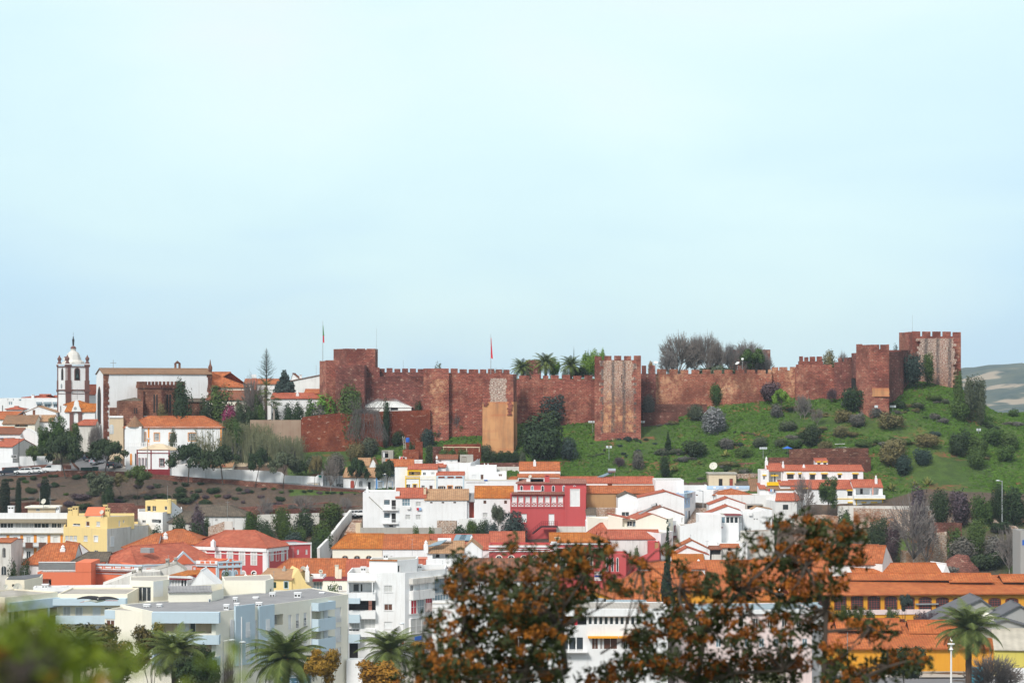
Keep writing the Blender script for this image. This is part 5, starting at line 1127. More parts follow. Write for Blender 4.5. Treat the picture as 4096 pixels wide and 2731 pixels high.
b=B('house','large blank white house wall left of glazed veranda',[(918,410),(1392,410)],1100,7,'white');z2=(b.M@pt(1135,968,410)).z;t1=b.hit(0,1135,1000)[0];t2=b.L
tA=b.hit(0,918,1100)[0]
b.extra.append(([V((0,0,b.h)),V((t1,0,b.h)),V((t1,0,b.h+.9))],));b.extra.append(([V((t1,0,b.h)),V((t2,0,b.h)),V((t2,0,z2)),V((t1,0,z2))],))
b.extra.append(([V((t1,0,z2)),V((t2,0,z2)),V((t2,7,z2)),V((t1,7,z2))],));b.extra.append(([V((t1,0,b.h)),V((t1,0,z2)),V((t1,7,z2)),V((t1,7,b.h))],));b.extra.append(([V((t2,0,b.h)),V((t2,7,b.h)),V((t2,7,z2)),V((t2,0,z2))],));b.flat('paving',pos=.05)
b=B('house','white house with small coral roof at right below villa, one dark window',[(2012,430),(2258,430),(2345,438)],808,6,'stained',back=-15)
Lx=b.p[1].x;zr=(b.M@pt(2040,718,433)).z;mb=MB();b._slope(mb,[(-.1,-.2,b.h+.02),(Lx+.1,-.2,b.h+.02),(Lx-.2,3.4,zr),(.6,3.4,zr)]);b._slope(mb,[(Lx+.1,-.2,b.h+.02),(b.p[2].x,b.p[2].y,b.h),(b.p[2].x-2,b.p[2].y,zr),(Lx-.2,3.4,zr)]);mb.obj('roof','tile_red',b.o);b.win(0,2098,853,2160,910,pn_='glass',nx=2,ny=2,fm='trimd');b.win(0,2095,1040,2145,1110,pn_='brown',name='door');b.flat('white',pos=.02,name='deck')
b=B('villa','white villa with coral roofs and yellow window lintels on hillside',[(1842,441),(1936,441)],455,5,'white','villa');b.flat('tile_red',pos=.1);b.win(0,1870,527,1898,566,pn_='glass',nx=2,over='yellowtrim')
b=H1('villa','villa wing with recessed balcony behind a bright yellow parapet',1936,2088,465,442,7,'white','U',385,'tile_red',o=.15,os=.25,cat='villa');b.lgg(0,1945,475,2078,600,dp=1.6,back='white',doors=((.15,.4,'curtain'),(.45,.62,'void')));b.sp(0,1906,592,2076,632,.3,1.2,'yellow_parapet','yellowtrim');b.chim(1909,400,300,445,.6,'white','moor');b.chim(2100,445,348,444,.5,'white','moor');b.sp(0,1958,512,2045,526,.003,.4,'lintel','yellowtrim')
b=H1('villa','middle of long villa with dark barred windows under yellow lintels',2092,2352+115,460,442.2,7,'white','U',402,'tile_red',o=.15,os=.2,cat='villa')
b.win(0,2147,508,2222,558,pn_='glass',nx=4,ny=2,over='yellowtrim',fm='trimd');b.win(0,2279,508,2308,548,pn_='glass',nx=2,over='yellowtrim',fm='trimd')
b=H1('villa','lower coral roofed front of villa above straw coloured roofs',2068,2352+20,628,438.5,4,'white','U',575,'tile_red',f=1,cat='villa');b.win(0,2243,640,2294,692,pn_='brown')
b=H1('house','low mottled tiled lean to with washing below yellow parapet',1908,2220,686,437,5,'white','U',632,'tile_mixed',f=1,o=.1)
b=H1('house','tiny coral roof piece below left villa part',1830,1902,668,438,4,'white','U',612,'tile_red',f=1)
tile('B4')
b=H1('villa','coral roofed villa part with three yellow lintelled windows',18,305,318,442,7,'white','U',262,'tile_red',o=.15,os=.2,cat='villa')
for x0,x1,y0,y1 in((105,158,362,412),(228,284,360,410)):b.win(0,x0,y0,x1,y1,pn_='glass',nx=3,ny=2,over='yellowtrim',fm='trimd')
b.chim(40,292,250,444,.5,'white','moor')
b=H1('villa','right end of coral roofed villa with two yellow lintelled windows',305,664,320,442,7,'white','U',262,'tile_red',o=.15,os=.2,cat='villa')
for x0,x1,y0,y1 in((400,432,364,398),(554,606,360,410)):b.win(0,x0,y0,x1,y1,pn_='glass',nx=2,ny=2,over='yellowtrim',fm='trimd')
b=B('belvedere','little rooftop belvedere with curved white parapet on villa',[(165,447.5),(293,447.5)],226,3,'white','rooftop room',zbase=zrow(270,447));b.roof('U',rdg=192,mat='tile_red',f=.9,o=.05);b.win(0,183,238,213,254,pn_='void',over='yellowtrim',fm=None);b.win(0,246,238,276,254,pn_='void',over='yellowtrim',fm=None)
b=H1('villa','lower villa storey with coral lean to roof right of leafy tree',-90,553,508,437.5,4.5,'white','U',420,'tile_red',f=1,cat='villa',o=.2)
for x0,x1,y0,y1 in((28,74,482,530),(498,550,536,584)):b.win(0,x0,y0 if x0>100 else 515,x1,y1 if x0>100 else 560,pn_='glass',nx=2,over='yellowtrim',fm='trimd')
b.win(0,508,664,554,700,pn_='reddoor',over='yellowtrim',name='door');b.sp(0,380,611,553,618,.003,.08,'string_course','yellowtrim')
b=H1('villa','right hand villa wing with covered balcony and parasol',560,868,490,436.5,6,'white','U',415,'tile_red',o=.2,cat='villa')
b.lgg(0,586,496,828,574,dp=1.8,back='white',doors=((.23,.38,'void'),));b.sp(0,560,575,886,612,.003,1.0,'balcony_parapet','white');b.sp(0,560,611,886,617,1.01,1.05,'string_course','yellowtrim')
for x0,x1,p in((652,690,'void'),(752,802,'curtain')):b.win(0,x0,664,x1,690,pn_=p,over='yellowtrim')
b.sp(0,588,618,596,690,.003,.1,'pilaster','yellowtrim');b.sp(0,862,618,872,690,.003,.1,'pilaster','yellowtrim');b.chim(798,430,365,438,.5,'white','moor')
mb=MB();p=b.P(0,*b.hit(0,735,545),.6);mb.lathe((p.x,p.y,p.z),[(.05,-.7),(.18,-.3),(.04,.7)],7);mb.obj('parasol','whitecloth',b.o);p=b.P(0,*b.hit(0,760,530),.6);mb=MB();mb.lathe((p.x,p.y,p.z),[(.05,-.9),(.15,-.3),(.04,.9)],7);mb.obj('parasol','pink',b.o)
gwall('B4','ruined_wall','long ruined wall with torn white plaster below villa',[(395,690,430),(590,690,429),(1390,692,426)],'white_old',.6,2)
gwall('B4','ruined_wall','patchy ochre face of ruined wall, lower front',[(562,712,427),(900,720,426),(1380,740,424)],'ruin',.5,2)
gwall('B4','ruined_wall','old stained plaster wall right of ruin, sloping down to lamp post',[(1392,732,425),(1700,742,425),(1985,762,425),(2000,800,424),(2080,880,421),(2240,900,418),(2300,960,415),(2380,990,413)],'ruin',.5,3)
gwall('B4','ruined_wall','broken stone wall piece with hole below stained plaster wall',[(1395,862,418),(1700,866,418)],'rubble_pink',.5,1)
gwall('B4','ruined_wall','tall crumbling rubble wall behind pale bare tree',[(1050,1160,409),(1230,1160,408),(1240,1000,408),(1545,960,408)],'ruin',.8,3)
gwall('B4','ruined_wall','ruined tan wall half hidden by orange flowered tree',[(-60,800,418),(250,780,417),(420,800,417)],'ruin',.6,3)
b=B('house','plain grey building edge at right picture border',[(2316,380),(2420,380)],952,6,'grey','building');b.flat('corr_grey');b.sp(0,2334,1045,2360,1100,.003,.06,'blue_sign','sign_blue')
tile('B3')
b=H1('house','long rust coloured roof on a stained white house right of red row',-20,680,1243,400,8,'stained','U',1143,'tile_brown',o=.2,Y1=400);b.roofo.data.materials[0]=M['tile_red'];_,a,c=b.edge('R');b.slab('R',0,8,0,b.h,.003,.05,'side_wall','white',b.o)
b=B('house','white end house with narrow window beside tall cypress',[(668,399),(700,398),(838,405)],1180,7,'white',back=-25);b.flat('paving');b.win(1,712,1305,724,1368,pn_='glass')
tile('B2')
b=H1('house','rust coloured hip roof behind long rust coloured roof',2125,2352+95,1230,408,8,'white','U',1065,'tile_red',hl=3)
tile('B3')
b=B('house','white low gable with coral slope below big blank white wall',[(828,398),(1280,398)],1372,6,'white');b.roof('V',rdg=1260,mat='tile_orange',f=.5,o=.1,os=.1)
b=B('house','white low gable with red slope in front, right of cypress',[(850,390),(1250,390)],1425,5,'white');b.roof('V',rdg=1340,mat='tile_red',f=.38,o=.1,os=.1)
b=H1('shed','small rusty roofed shed with dark opening, left of pair',1262,1392,1360,398,4,'white_old','U',1330,'tile_brown',cat='shed');b.win(0,1280,1366,1385,1425,pn_='void',fm=None)
b=H1('shed','small orange roofed shed with dark door, right of pair',1392,1600,1340,399,4,'white_old','U',1308,'tile_orange',cat='shed');b.win(0,1462,1348,1502,1388,pn_='void')
b=B('terrace','white terrace with steps and deck chairs below glazed veranda',[(1360,407),(1690,407)],1290,6,'white','terrace');b.flat('white')
b=B('garden_wall','stained white garden wall right of steps with deck chairs',[(1690,409),(2000,411)],1160,3,'white_old','wall');b.flat('tile_old',pos=.05)
tile('B1')
b=H1('row_house','orange roofed row house with arched windows right of sloping white wall',1520,2092,1347,396,8,'palecream','U',1188,'tile_gold',hl=2.5,o=.25,cat='row house')
tile('C1')
for x in(1664,1802,1938):b.win(0,x-32,62,x+32,130,pn_='glass',arch=.8,trim='beige',tw=.1,nx=2)
tile('B1')
b=H1('row_house','orange roofed row house with salmon pink wall',2096,2352+272,1352,395.8,8,'pink','U',1196,'tile_orange',o=.25,os=.05,cat='row house');b.slab(0,0,b.L,b.h-1.6,b.h-.05,.003,.06,'white_frieze','white',b.o)
tile('C1');b.win(0,2170,72,2222,110,pn_='void',arch=.8,trim='beige',tw=.1);tile('C2');b.win(0,58,75,112,110,pn_='void',arch=.8,trim='beige',tw=.1)
tile('B2')
b=H1('row_house','coral roofed row house with rooftop solar panel',270,1025,1360,398,9,'white','U',1195,'tile_red',o=.2,os=.05,cat='row house')
for i in range(2):p=b.M@pt(610+i*62,1262,400);mb=MB();mb.face([p,p+V((2.1,0,0)),p+V((2.6,1.6,1.0)),p+V((.5,1.6,1.0))]);mb.face([p+V((.5,1.6,.9)),p+V((2.6,1.6,.9)),p+V((2.1,0,-.1)),p+V((0,0,-.1))]);mb.obj('solar_panel','glazeb',b.o)
b.chim(822,1290,1205,399,.6,'white','moor')
b=H1('house','white house with pale cream tiled roof, solar water tank and deep veranda',315,725,1400,383,8,'white','U',1272,'tile_pale',o=.3,os=.2)
tile('C2');b.lgg(0,372,36,680,96,dp=1.6,back='white',doors=((.1,.27,'void'),(.45,.62,'glass'),(.78,.92,'glass')));b.chim(298,-20,-118,383,.8,'white','moor');b.blc(0,222,100,690,190,out=1.3,mat='white')
tile('B2');p=b.M@pt(510,1262,386);mb=MB();mb.tube(p+V((-1.2,0,0)),p+V((1.2,0,0)),.42,.42,10);mb.obj('water_tank','whitecloth',b.o);p=b.M@pt(430,1310,384);mb=MB();mb.face([p+V((-2.4,-.8,-.5)),p+V((.6,-.8,.1)),p+V((1.8,.8,.9)),p+V((-.6,.8,.3))]);mb.face([p+V((-2.4,-.8,-.6)),p+V((-.6,.8,.2)),p+V((1.8,.8,.8)),p+V((.6,-.8,0))]);mb.obj('solar_panel','glazeb',b.o)
b=B('house','white gable end joined to pale cream roof',[(722,384),(940,384)],1365,8,'white');b.roof('V',rdg=1268,mat='tile_pale',f=.45,o=.1,os=.1)
b=H1('row_house','coral roofed house behind red row, right of solar panel house',1028,1430,1300,405,8,'red','U',1165,'tile_red',o=.1,cat='row house')
b=H1('row_house','long dark red row house with white mouldings and golden roof',1720,2352+75,1295,392,9,'red','U',1178,'tile_gold',hr=4,o=-.4,cat='row house')
for y0,y1 in((1296,1312),(1345,1352),(1375,1385)):b.sp(0,1722,y0,2352+70,y1,.003,.2,'moulding','white')
t,z=b.hit(0,1785,1350);b.slab(0,t-.3,t+.3,0,b.h,.003,.15,'pilaster','white',b.o);b.sp(0,1732,1275,1800,1297,.003,.25,'cornice','white')
tile('C2');
for x in(1690,1870):b.win(0,x-30,70,x+30,240,pn_='glass',arch=.8,trim='palecream',tw=.15,nx=2,ny=3)
b.win(0,2150,85,2208,212,pn_='glass',arch=.6,trim='palecream',tw=.15,nx=2,ny=3);b.chim(1805,-85,-150,394,.9,'beige')
tile('B2')
b=B('row_house','dark red row house with white mouldings left of golden roof',[(1022,392.5),(1722,392.5)],1322,8,'red','row house');b.flat('tile_red',pos=.3)
for y0,y1 in((1320,1342),(1358,1366),(1382,1392)):b.sp(0,1018,y0,1722,y1,.003,.25,'moulding','white')
tile('C2')
for x in(1136,1276,1420,1560):b.win(0,x-30,62,x+30,240,pn_='glass',arch=.8,trim='palecream',tw=.15,nx=2,ny=3)
tile('C3')
b=B('row_house','tall narrow arched windows on raspberry red wall left of cypress',[(-60,391.8),(300,391.5)],40,7,'red','row house');b.flat('tile_red',pos=.3)
for x in(82,142,200):b.win(0,x-9,85,x+9,240,pn_='glass',arch=True,trim='trimw',tw=.08)
gw=gwall('C3','garden_wall','raspberry red garden wall stepping up toward cypress',[(200,38,396),(358,40,396),(362,100,396),(400,100,395.5),(560,30,394),(610,-5,393.5),(680,-38,393)],'red',.4,2)
b=B('red_gate_house','red gatehouse block with tan door at top of red wall',[(555,397),(682,397)],-100,3,'red','gatehouse');b.flat('red',pos=.1);b.win(0,628,-95,672,60,pn_='tan',name='door',fm=None)
tile('C2')
b=H1('row_house','big old mottled roof half hidden behind orange flowered tree',620,1800,335,362,12,'white','U',96,'tile_mottled',hl=2.5,hr=3,o=.3,cat='row house')
for x in(770,900,1050):b.win(0,x,372,x+50,440,pn_='glass',nx=2)
b=B('house','white building slice with bluish windows behind tall white block',[(255,372),(655,372)],188,7,'white');b.flat('paving');b.win(0,572,195,645,285,pn_='glazeb',nx=2);b.win(0,290,190,560,215,pn_='glass',nx=4)
tile('B1')
m_=B('mansion','dark red mansion with white arched window surrounds and hipped coral roof',[(-40,396),(770,390),(1003,396)],1322,11,'darkred','mansion',back=-10);m_.wallm='red'
Lx=m_.p[1].x;e0=V((0,0,m_.h));zr=zrow(1150,396)-m_.zb;
C_=[V((p.x,p.y,m_.h+.02))for p in m_.p];r0=m_.M@pt(290,1150,400);r1=m_.M@pt(635,1150,398)
mb=MB();ce=sum(C_,V((0,0,0)))/len(C_);Ce=[c+(V((c.x-ce.x,c.y-ce.y,0))).normalized()*.5 for c in C_]
m_._slope(mb,[Ce[0],Ce[1],r1,r0],j=.02);m_._slope(mb,[Ce[1],Ce[2],r1,r1],j=.02);m_._slope(mb,[Ce[2],Ce[3],r0,r1],j=.02);m_._slope(mb,[Ce[3],Ce[4]if len(Ce)>4 else Ce[0],r0,r0],j=.02)
for q in Ce[:3]:mb.tube(q,r1 if q is not Ce[0]else r0,.13,.13,5)
mb.tube(r0,r1,.14,.14,5);mb.obj('roof','tile_red',m_.o);m_.chim(152,1290,1250,393,.7,'white','moor')
for e in(0,1):
 _,a,c=m_.edge(e);Ln=(c-a).length
 m_.slab(e,0,Ln,m_.h-.75,m_.h,.003,.3,'cornice','white',m_.o);m_.slab(e,0,Ln,m_.h-1.35,m_.h-1.2,.003,.12,'moulding','white',m_.o)
_,a,c=m_.edge(0);Ln=(c-a).length;m_.slab(0,Ln-.85,Ln,0,m_.h-.75,.003,.14,'pilaster','white',m_.o);m_.slab(1,0,.5,0,m_.h-.75,.003,.14,'pilaster','white',m_.o);_,a,c=m_.edge(1);Ln=(c-a).length;m_.slab(1,Ln-.35,Ln,0,m_.h-.75,.003,.14,'pilaster','white',m_.o)
tile('C1')
for x in(82-40,208,345,483,619):m_.win(0,x-27,6,x+27,165,pn_='curtain',arch=.7,trim='white',tw=.2,nx=2,ny=3)
for x in(497,619):m_.win(0,x-22,240,x+22,330,pn_='curtain' if x<600 else 'void',arch=.8,trim='white',tw=.2)
for x,p in((825,'curtain'),(887,'red'),(948,'curtain')):m_.win(1,x-13,5,x+13,115,pn_=p,arch=True,trim='white',tw=.14,nx=2 if p!='red' else 0)
tile('B1')
b=B('annexe','lower dark red annexe right of mansion with two small white windows',[(1010,397),(1278,399)],1302,9,'red','annexe');b.flat('corr_grey',pos=.25);b.slab(0,0,b.L,b.h-.2,b.h+.12,.003,.2,'cornice','white',b.o)
for x in(1124,1222):b.win(0,x-12,1366,x+12,1424,pn_='curtain',nx=2,ny=3)
b.slab(0,b.L-.2,b.L,0,b.h,.003,.08,'pilaster','white',b.o)
tile('C0')
sA=B('salmon_building','salmon orange building with white panelled parapet and wide red roof, left wing',[(1042,377),(1640,374)],160,14,'salmon','building')
sA.slab(0,-.4,sA.L+.1,sA.h-.15,sA.h+.15,.003,.45,'cornice','ltblue',sA.o)
sA.sp(0,1042,162,1640,232,.003,.3,'frieze','white')
for x in(1097,1205,1315,1425):sA.sp(0,x,176,x+100,212,.305,.34,'parapet_panel','salmon');sA.sp(0,x+16,184,x+84,204,.345,.37,'panel_centre','white')
for x in(1082,1540):sA.sp(0,x-6,176,x+6,210,.305,.34,'parapet_panel','salmon')
sA.sp(0,1030,228,1640,246,.003,.45,'cornice','ltblue');sA.sp(0,1042,265,1640,276,.003,.12,'moulding','ltblue');sA.sp(0,1042,246,1072,420,.003,.14,'pilaster','white');sA.flat('corr_pale',pos=.3)
sB=B('salmon_building','right wing of salmon building with pedimented gable',[(1640,374),(2352+195,383)],175,10,'salmon','building')
sB.slab(0,0,sB.L,sB.h-1.9,sB.h-.1,.003,.3,'frieze','white',sB.o);sB.slab(0,0,sB.L,sB.h-.1,sB.h+.12,.003,.4,'cornice','ltblue',sB.o);sB.slab(0,0,sB.L,sB.h-2.1,sB.h-1.9,.003,.4,'cornice','ltblue',sB.o)
n_=13
for i in range(n_):
 t=.5+i*(sB.L-1)/n_
 if 6<=i<=7:continue
 sB.slab(0,t,t+(sB.L-1)/n_*.75,sB.h-1.5,sB.h-.5,.305,.33,'parapet_panel','salmon',sB.o);sB.slab(0,t+.2,t+(sB.L-1)/n_*.75-.2,sB.h-1.25,sB.h-.75,.335,.36,'panel_centre','white',sB.o)
tc_=sB.hit(0,2095,120)[0];zz=sB.h
for(w_,z_,m0,o0,o1)in((2.6,2.2,'ltblue',.003,.42),(2.1,1.75,'salmon',.425,.45)):
 mb=MB();ol=[(tc_-w_,zz-.1),(tc_+w_,zz-.1),(tc_,zz+z_)];f=[sB.P(0,t,z,o1)for t,z in ol];g=[sB.P(0,t,z,o0)for t,z in ol];mb.face(f)
 for i in range(3):k=(i+1)%3;mb.face([f[k],f[i],g[i],g[k]])
 mb.obj('pediment',m0,sB.o)
sB.flat('corr_pale',pos=.3)
tile('B0')
at=B('salmon_attic','wide red hipped roof over salmon building with small skylight',[(1095,383),(1590,379),(2352+165,391)],1434+128*.953,12,'salmon','attic storey',back=-12,zbase=pt(1590,1434+220,379).z)
tile('C0');at_z=0
C_=[V((p.x,p.y,at.h+.02))for p in at.p];tile('B0');r0=at.M@pt(1490,1330,386);r1=at.M@pt(2110,1288,396);mb=MB();ce=sum(C_,V((0,0,0)))/len(C_);Ce=[c+(V((c.x-ce.x,c.y-ce.y,0))).normalized()*.6 for c in C_]
at._slope(mb,[Ce[0],Ce[1],r0,r0],j=.02);at._slope(mb,[Ce[1],Ce[2],r1,r0],j=.02);at._slope(mb,[Ce[2],Ce[3],r1,r1],j=.02);at._slope(mb,[Ce[3],Ce[4]if len(Ce)>4 else Ce[0],r0,r1],j=.02)
for a_,c_ in((Ce[1],r0),(Ce[0],r0),(Ce[2],r1),(r0,r1)):mb.tube(a_,c_,.14,.14,5)
ro=mb.obj('roof','tile_red',at.o);p=at.M@pt(1690,1372,383.5);mb=MB();mb.box(p.x-1,p.x+1,p.y-.7,p.y+.7,p.z-.5,p.z+.35);mb.obj('skylight','steel',ro)
tile('C1')
b=B('salmon_building','ornate salmon front with scrolled gable and three pointed arch windows',[(203,372),(478,374)],130,6,'salmon','building')
for x in(275,343,408):b.win(0,x-15,235,x+15,330,pn_='glazeb',arch=1.7,trim='ltblue',tw=.2,nx=2)
for x in(208,308,374,470):t,z=b.hit(0,x,200);b.slab(0,max(0,t-.15),min(b.L,t+.15),0,b.h,.003,.12,'pilaster','ltblue',b.o)
b.sp(0,203,178,478,192,.003,.3,'cornice','ltblue');b.sp(0,203,128,478,136,.003,.3,'cornice','ltblue')
for x in(245,425):b.sp(0,x-20,150,x+20,170,.003,.04,'parapet_panel','ltblue')
t0,z0=b.hit(0,300,130);t1,z1=b.hit(0,390,70);w_=t1-t0;h_=z1-z0;ol=[(t0,z0),(t1,z0),(t1-.1*w_,z0+.3*h_),(t1-.3*w_,z0+.5*h_),(t1-.35*w_,z0+.9*h_),(t0+.5*w_,z0+h_),(t0+.35*w_,z0+.9*h_),(t0+.3*w_,z0+.5*h_),(t0+.1*w_,z0+.3*h_)];mb=MB();f=[b.P(0,t,z,.3)for t,z in ol];g=[b.P(0,t,z,0)for t,z in ol];mb.face(f)
for i in range(len(f)):k=(i+1)%len(f);mb.face([f[k],f[i],g[i],g[k]])
mb.obj('scrolled_gable','ltblue',b.o);b.sp(0,330,95,358,128,.305,.33,'gable_panel','salmon');b.flat('corr_pale')
b=B('salmon_building','middle salmon front with one small balcony window',[(-40,373),(203,372)],120,6,'salmon','building');b.sp(0,-40,168,203,186,.003,.3,'cornice','ltblue');b.sp(0,-40,116,203,160,.003,.2,'frieze','white')
for x in(10,70,130):b.sp(0,x,122,x+45,150,.205,.23,'parapet_panel','salmon')
b.sp(0,184,190,203,350,.003,.14,'pilaster','ltblue');b.win(0,78,240,102,305,pn_='void',arch=True,trim='ltblue',tw=.15);b.flat('corr_pale')
tile('C0')
b=B('modern_annexe','plain salmon modern annexe with silver louvres on its roof',[(430,372),(1045,372)],250,8,'salmon','annexe');b.flat('corr_pale',pos=.1);b.lgg(0,478,328,588,408,dp=1.5,back='beige',doors=((.5,.95,'void'),))
t0,_=b.hit(0,866,300);z1=b.hit(0,900,140)[1];b.slab(0,t0,b.L,b.h-.05,z1,-7.9,.0,'upper_block','salmon',b.o)
mb=MB();t1=t0;z0=b.h
for i in range(9):z=b.h+.2+(z1-b.h-.2)*i/9;b.slab(0,.1,t1,z,z+.28,-.5,-.35,'','',None,mb)
for i in range(6):t=.1+(t1-.2)*i/5;b.slab(0,t,t+.08,z0,z1,-.62,-.5,'','',None,mb)
mb.obj('louvre_screen','shutter',b.o)
tile('B0')
b=H1('house','white house with bright orange roof and white right gable',268,840,1434+90,383,9,'stained','U',1298,'tile_orange',hl=3.5,o=.3);b.chim(722,1400,1312,386,.9,'white','moor')
tile('C0');b.win(0,312,172,332,215,pn_='reddoor')
tile('B0')
b=B('house','white gable end right of bright orange roof',[(805,390),(1030,392)],1400,7,'white');b.roof('V',rdg=1298,mat='tile_orange',f=.5,o=.05,os=.05)
tile('C0')
b=H1('house','low house with dark mossy tiled roof left of wide red roof',838,1230,118,382,7,'white_old','U',22,'tile_grey',hl=2,o=.3)
tile('B0')
b=H1('house','house with hipped orange roof and one tall white chimney',1508,2352+10,1296,402,10,'white','U',1138,'tile_orange',hl=7.5,hr=5,o=.3);b.chim(1898,1275,1165,404,1.0,'white','moor')
b=H1('house','lower orange roof wing left of hipped orange roof',1405,1800,1338,399,8,'white','U',1186,'tile_orange',hl=5.5,o=.2)
b=H1('house','grey old house with arched windows at left picture edge',-60,128,1284,378,9,'white_old','U',1240,'tile_orange',o=.2)
tile('C0');b.win(0,18,180,72,280,pn_='glass',arch=True,trim='white_old',tw=.12,nx=2);b.win(0,30,-30,62,78,pn_='void',arch=True,nx=2)
tile('C1')
wb=B('white_block','tall white apartment block with loggias on its left and glazed bays on its right face',[(1690,345),(2352,345),(2352+460,352.7)],258,10,'white','apartment block',back=0);wb.flat('paving',pos=.8)
for x0,x1,y0,y1,p in((2112,2208,402,478,'curtain'),(2112,2208,615,688,'brown'),(2112,2208,818,900,'shutter')):wb.win(0,x0,y0,x1,y1,pn_=p,sill=True,nx=2 if p!='shutter' else 0)
wb.lgg(0,1710,370,2000,485,dp=1.5,back='white',doors=((.13,.38,'glass'),(.42,.52,'void'),(.64,.98,'shutter')))
wb.lgg(0,1706,575,2016,690,dp=1.2,back='void',rail='iron',railh=.9,rtype='bars');wb.sp(0,1930,577,1968,690,-.9,-.8,'curtain','pink')
wb.win(0,1842,785,2014,895,pn_='curtain',nx=4,ny=2);wb.win(0,1708,820,1830,892,pn_='curtain',nx=4);wb.win(0,1706,900,1828,928,pn_='glass',nx=3)
for y0,y1 in((540,602),(728,822),(952,1052)):wb.blc(0,1704,y0,1840,y1,out=1.4,mat='ltblue')
for y0,y1 in((480,570),(692,780),(898,985)):wb.sp(0,1842,y0,2016,y1,.003,.9,'bay_base','white')
wb.sp(0,1690,342,2015,358,.003,1.3,'canopy','white_old');wb.sp(0,1978,358,1990,470,1.1,1.3,'canopy_post','white')
wb.win(0,1712,1055,1812,1245,pn_='void',dp=.8,fm=None,name='doorway');wb.win(0,2080,1012,2225,1150,pn_='glazeb',nx=5,ny=3,fm='steel');wb.sp(0,1690,985,2352,992,.003,.35,'floor_band','grey')
tile('C2')
wb.win(1,378,308,542,472,pn_='glazeb',nx=6,ny=3,fm='steel',dp=-.3);wb.sp(1,378,296,542,310,.003,.7,'canopy','white_old');wb.sp(1,105,325,352,362,.003,.8,'canopy','white_old')
wb.win(1,120,402,155,515,pn_='glass',nx=2);wb.win(1,186,382,228,500,pn_='shutter');wb.win(1,288,372,322,445,pn_='shutter');wb.sp(1,105,465,355,540,.003,.9,'parapet','stained')
wb.win(1,107,572,172,725,pn_='redcloth',nx=2,ny=2,dp=-.3);wb.win(1,186,565,258,720,pn_='glazeb',nx=3,ny=2,dp=-.3);wb.win(1,276,548,350,600,pn_='redcloth',nx=3,dp=-.3)
wb.win(1,105,782,355,930,pn_='curtain',nx=4,ny=2,dp=-.3);wb.win(1,376,510,540,560,pn_='glazeb',nx=5,dp=-.3);wb.sp(1,285,605,368,690,.003,.5,'parapet','pinkwhite');wb.sp(1,60,985,540,992,.003,.35,'floor_band','grey')
wb.sp(1,150,985,222,1020,.36,.5,'shop_sign','sign_blue')
tile('C1')
b=B('penthouse','white rooftop storey with mossy rim on tall white block',[(1942,351),(2265,350),(2352+135,354)],112,6,'white','penthouse',zbase=zrow(260,350)-1,back=0);b.flat('concrete',pos=.1);b.slab(0,-.1,b.L,b.h-.1,b.h+.12,.003,.2,'mossy_rim','tile_gold',b.o)
b.win(1,2264+5,172,2296,250,pn_='glass')
for x0,x1,y0,y1,lb in((1845,1900,195,255,'white vented chimney left of rooftop storey'),(2105,2155,48,98,'round topped white chimney on mossy rooftop storey')):stack(x0,x1,y0,y1,352,lb)
tile('C2');stack(205,250,168,215,356,'white vented chimney right of rooftop storey')
b=B('house','white and pinkish building slices squeezed between tall white block and orange flowered tree',[(370,349),(900,349)],575,8,'white');b.flat('paving');b.sp(0,370,600,640,612,.003,.1,'string_course','white_old');b.sp(0,370,655,640,662,.003,.1,'string_course','white_old')
tile('C1')
cb=B('apartment_block','cream and light blue apartment block with shuttered french windows and grey roof',[(-548,297.6),(180,297.3),(382,300),(1702,323.3)],703,12,'palecream','apartment block',back=-32)
cb.flat('corr_grey',pos=.12)
cb.sp(2,390,640,612,1290,.003,.3,'blue_bay','ltblue');cb.sp(2,662,640,836,1290,.003,.3,'blue_bay','ltblue')
def french(e,x0,x1,y0,y1,open_=0,o=0):
 t0,z1=cb.hit(e,x0,y0);t1,z0=cb.hit(e,x1,y1)
 if o:f=cb.slab(e,t0,t1,z0,z1,o,o+.04,'window','shutter');
 else:cb.winm(e,t0,t1,z0,z1,pn_='shutter',nx=2 if open_ else 0,dp=.15);f=None
 if open_:cb.slab(e,t0+.06,t1-.06,z0+.05,z0+(z1-z0)*open_,(o or-.15)+.01,(o or-.15)+.06,'open_pane','glass',cb.o)
 mb=MB();h=(z1-z0)*.42
 for k in range(5):z=z0+h*k/4;cb.slab(e,t0-.05,t1+.05,z,z+.07,o+.1,o+.15,'','',None,mb)
 mb.obj('railing','trimw',cb.o)
for x0,x1,y0,y1,op,o in((505,552,825,990,0,.3),(505,552,1068,1238,0,.3),(737,782,790,955,0,.3),(737,782,1030,1190,.55,.3),(613,655,805,968,0,0),(613,655,1045,1210,.9,0),(1014,1052,742,902,0,0),(1014,1052,985,1140,.9,0),(1102,1140,728,886,.5,0),(1102,1140,962,1120,0,0),(1190,1227,716,872,.6,0),(1190,1227,948,1108,0,0),(1548,1620,660,816,0,0),(1548,1620,884,1045,0,0),(1548,1620,1118,1270,0,0)):french(2,x0,x1,y0,y1,op,o)
cb.lgg(2,840,742,955,850,dp=1.2,back='grey');cb.lgg(2,840,975,955,1085,dp=1.2,back='grey');cb.lgg(2,840,1205,955,1300,dp=1.2,back='grey')
for y0,y1 in((600,665),(785,893),(1015,1128)):cb.blc(2,1278,y0,1476,y1,out=1.3,mat='ltblue')
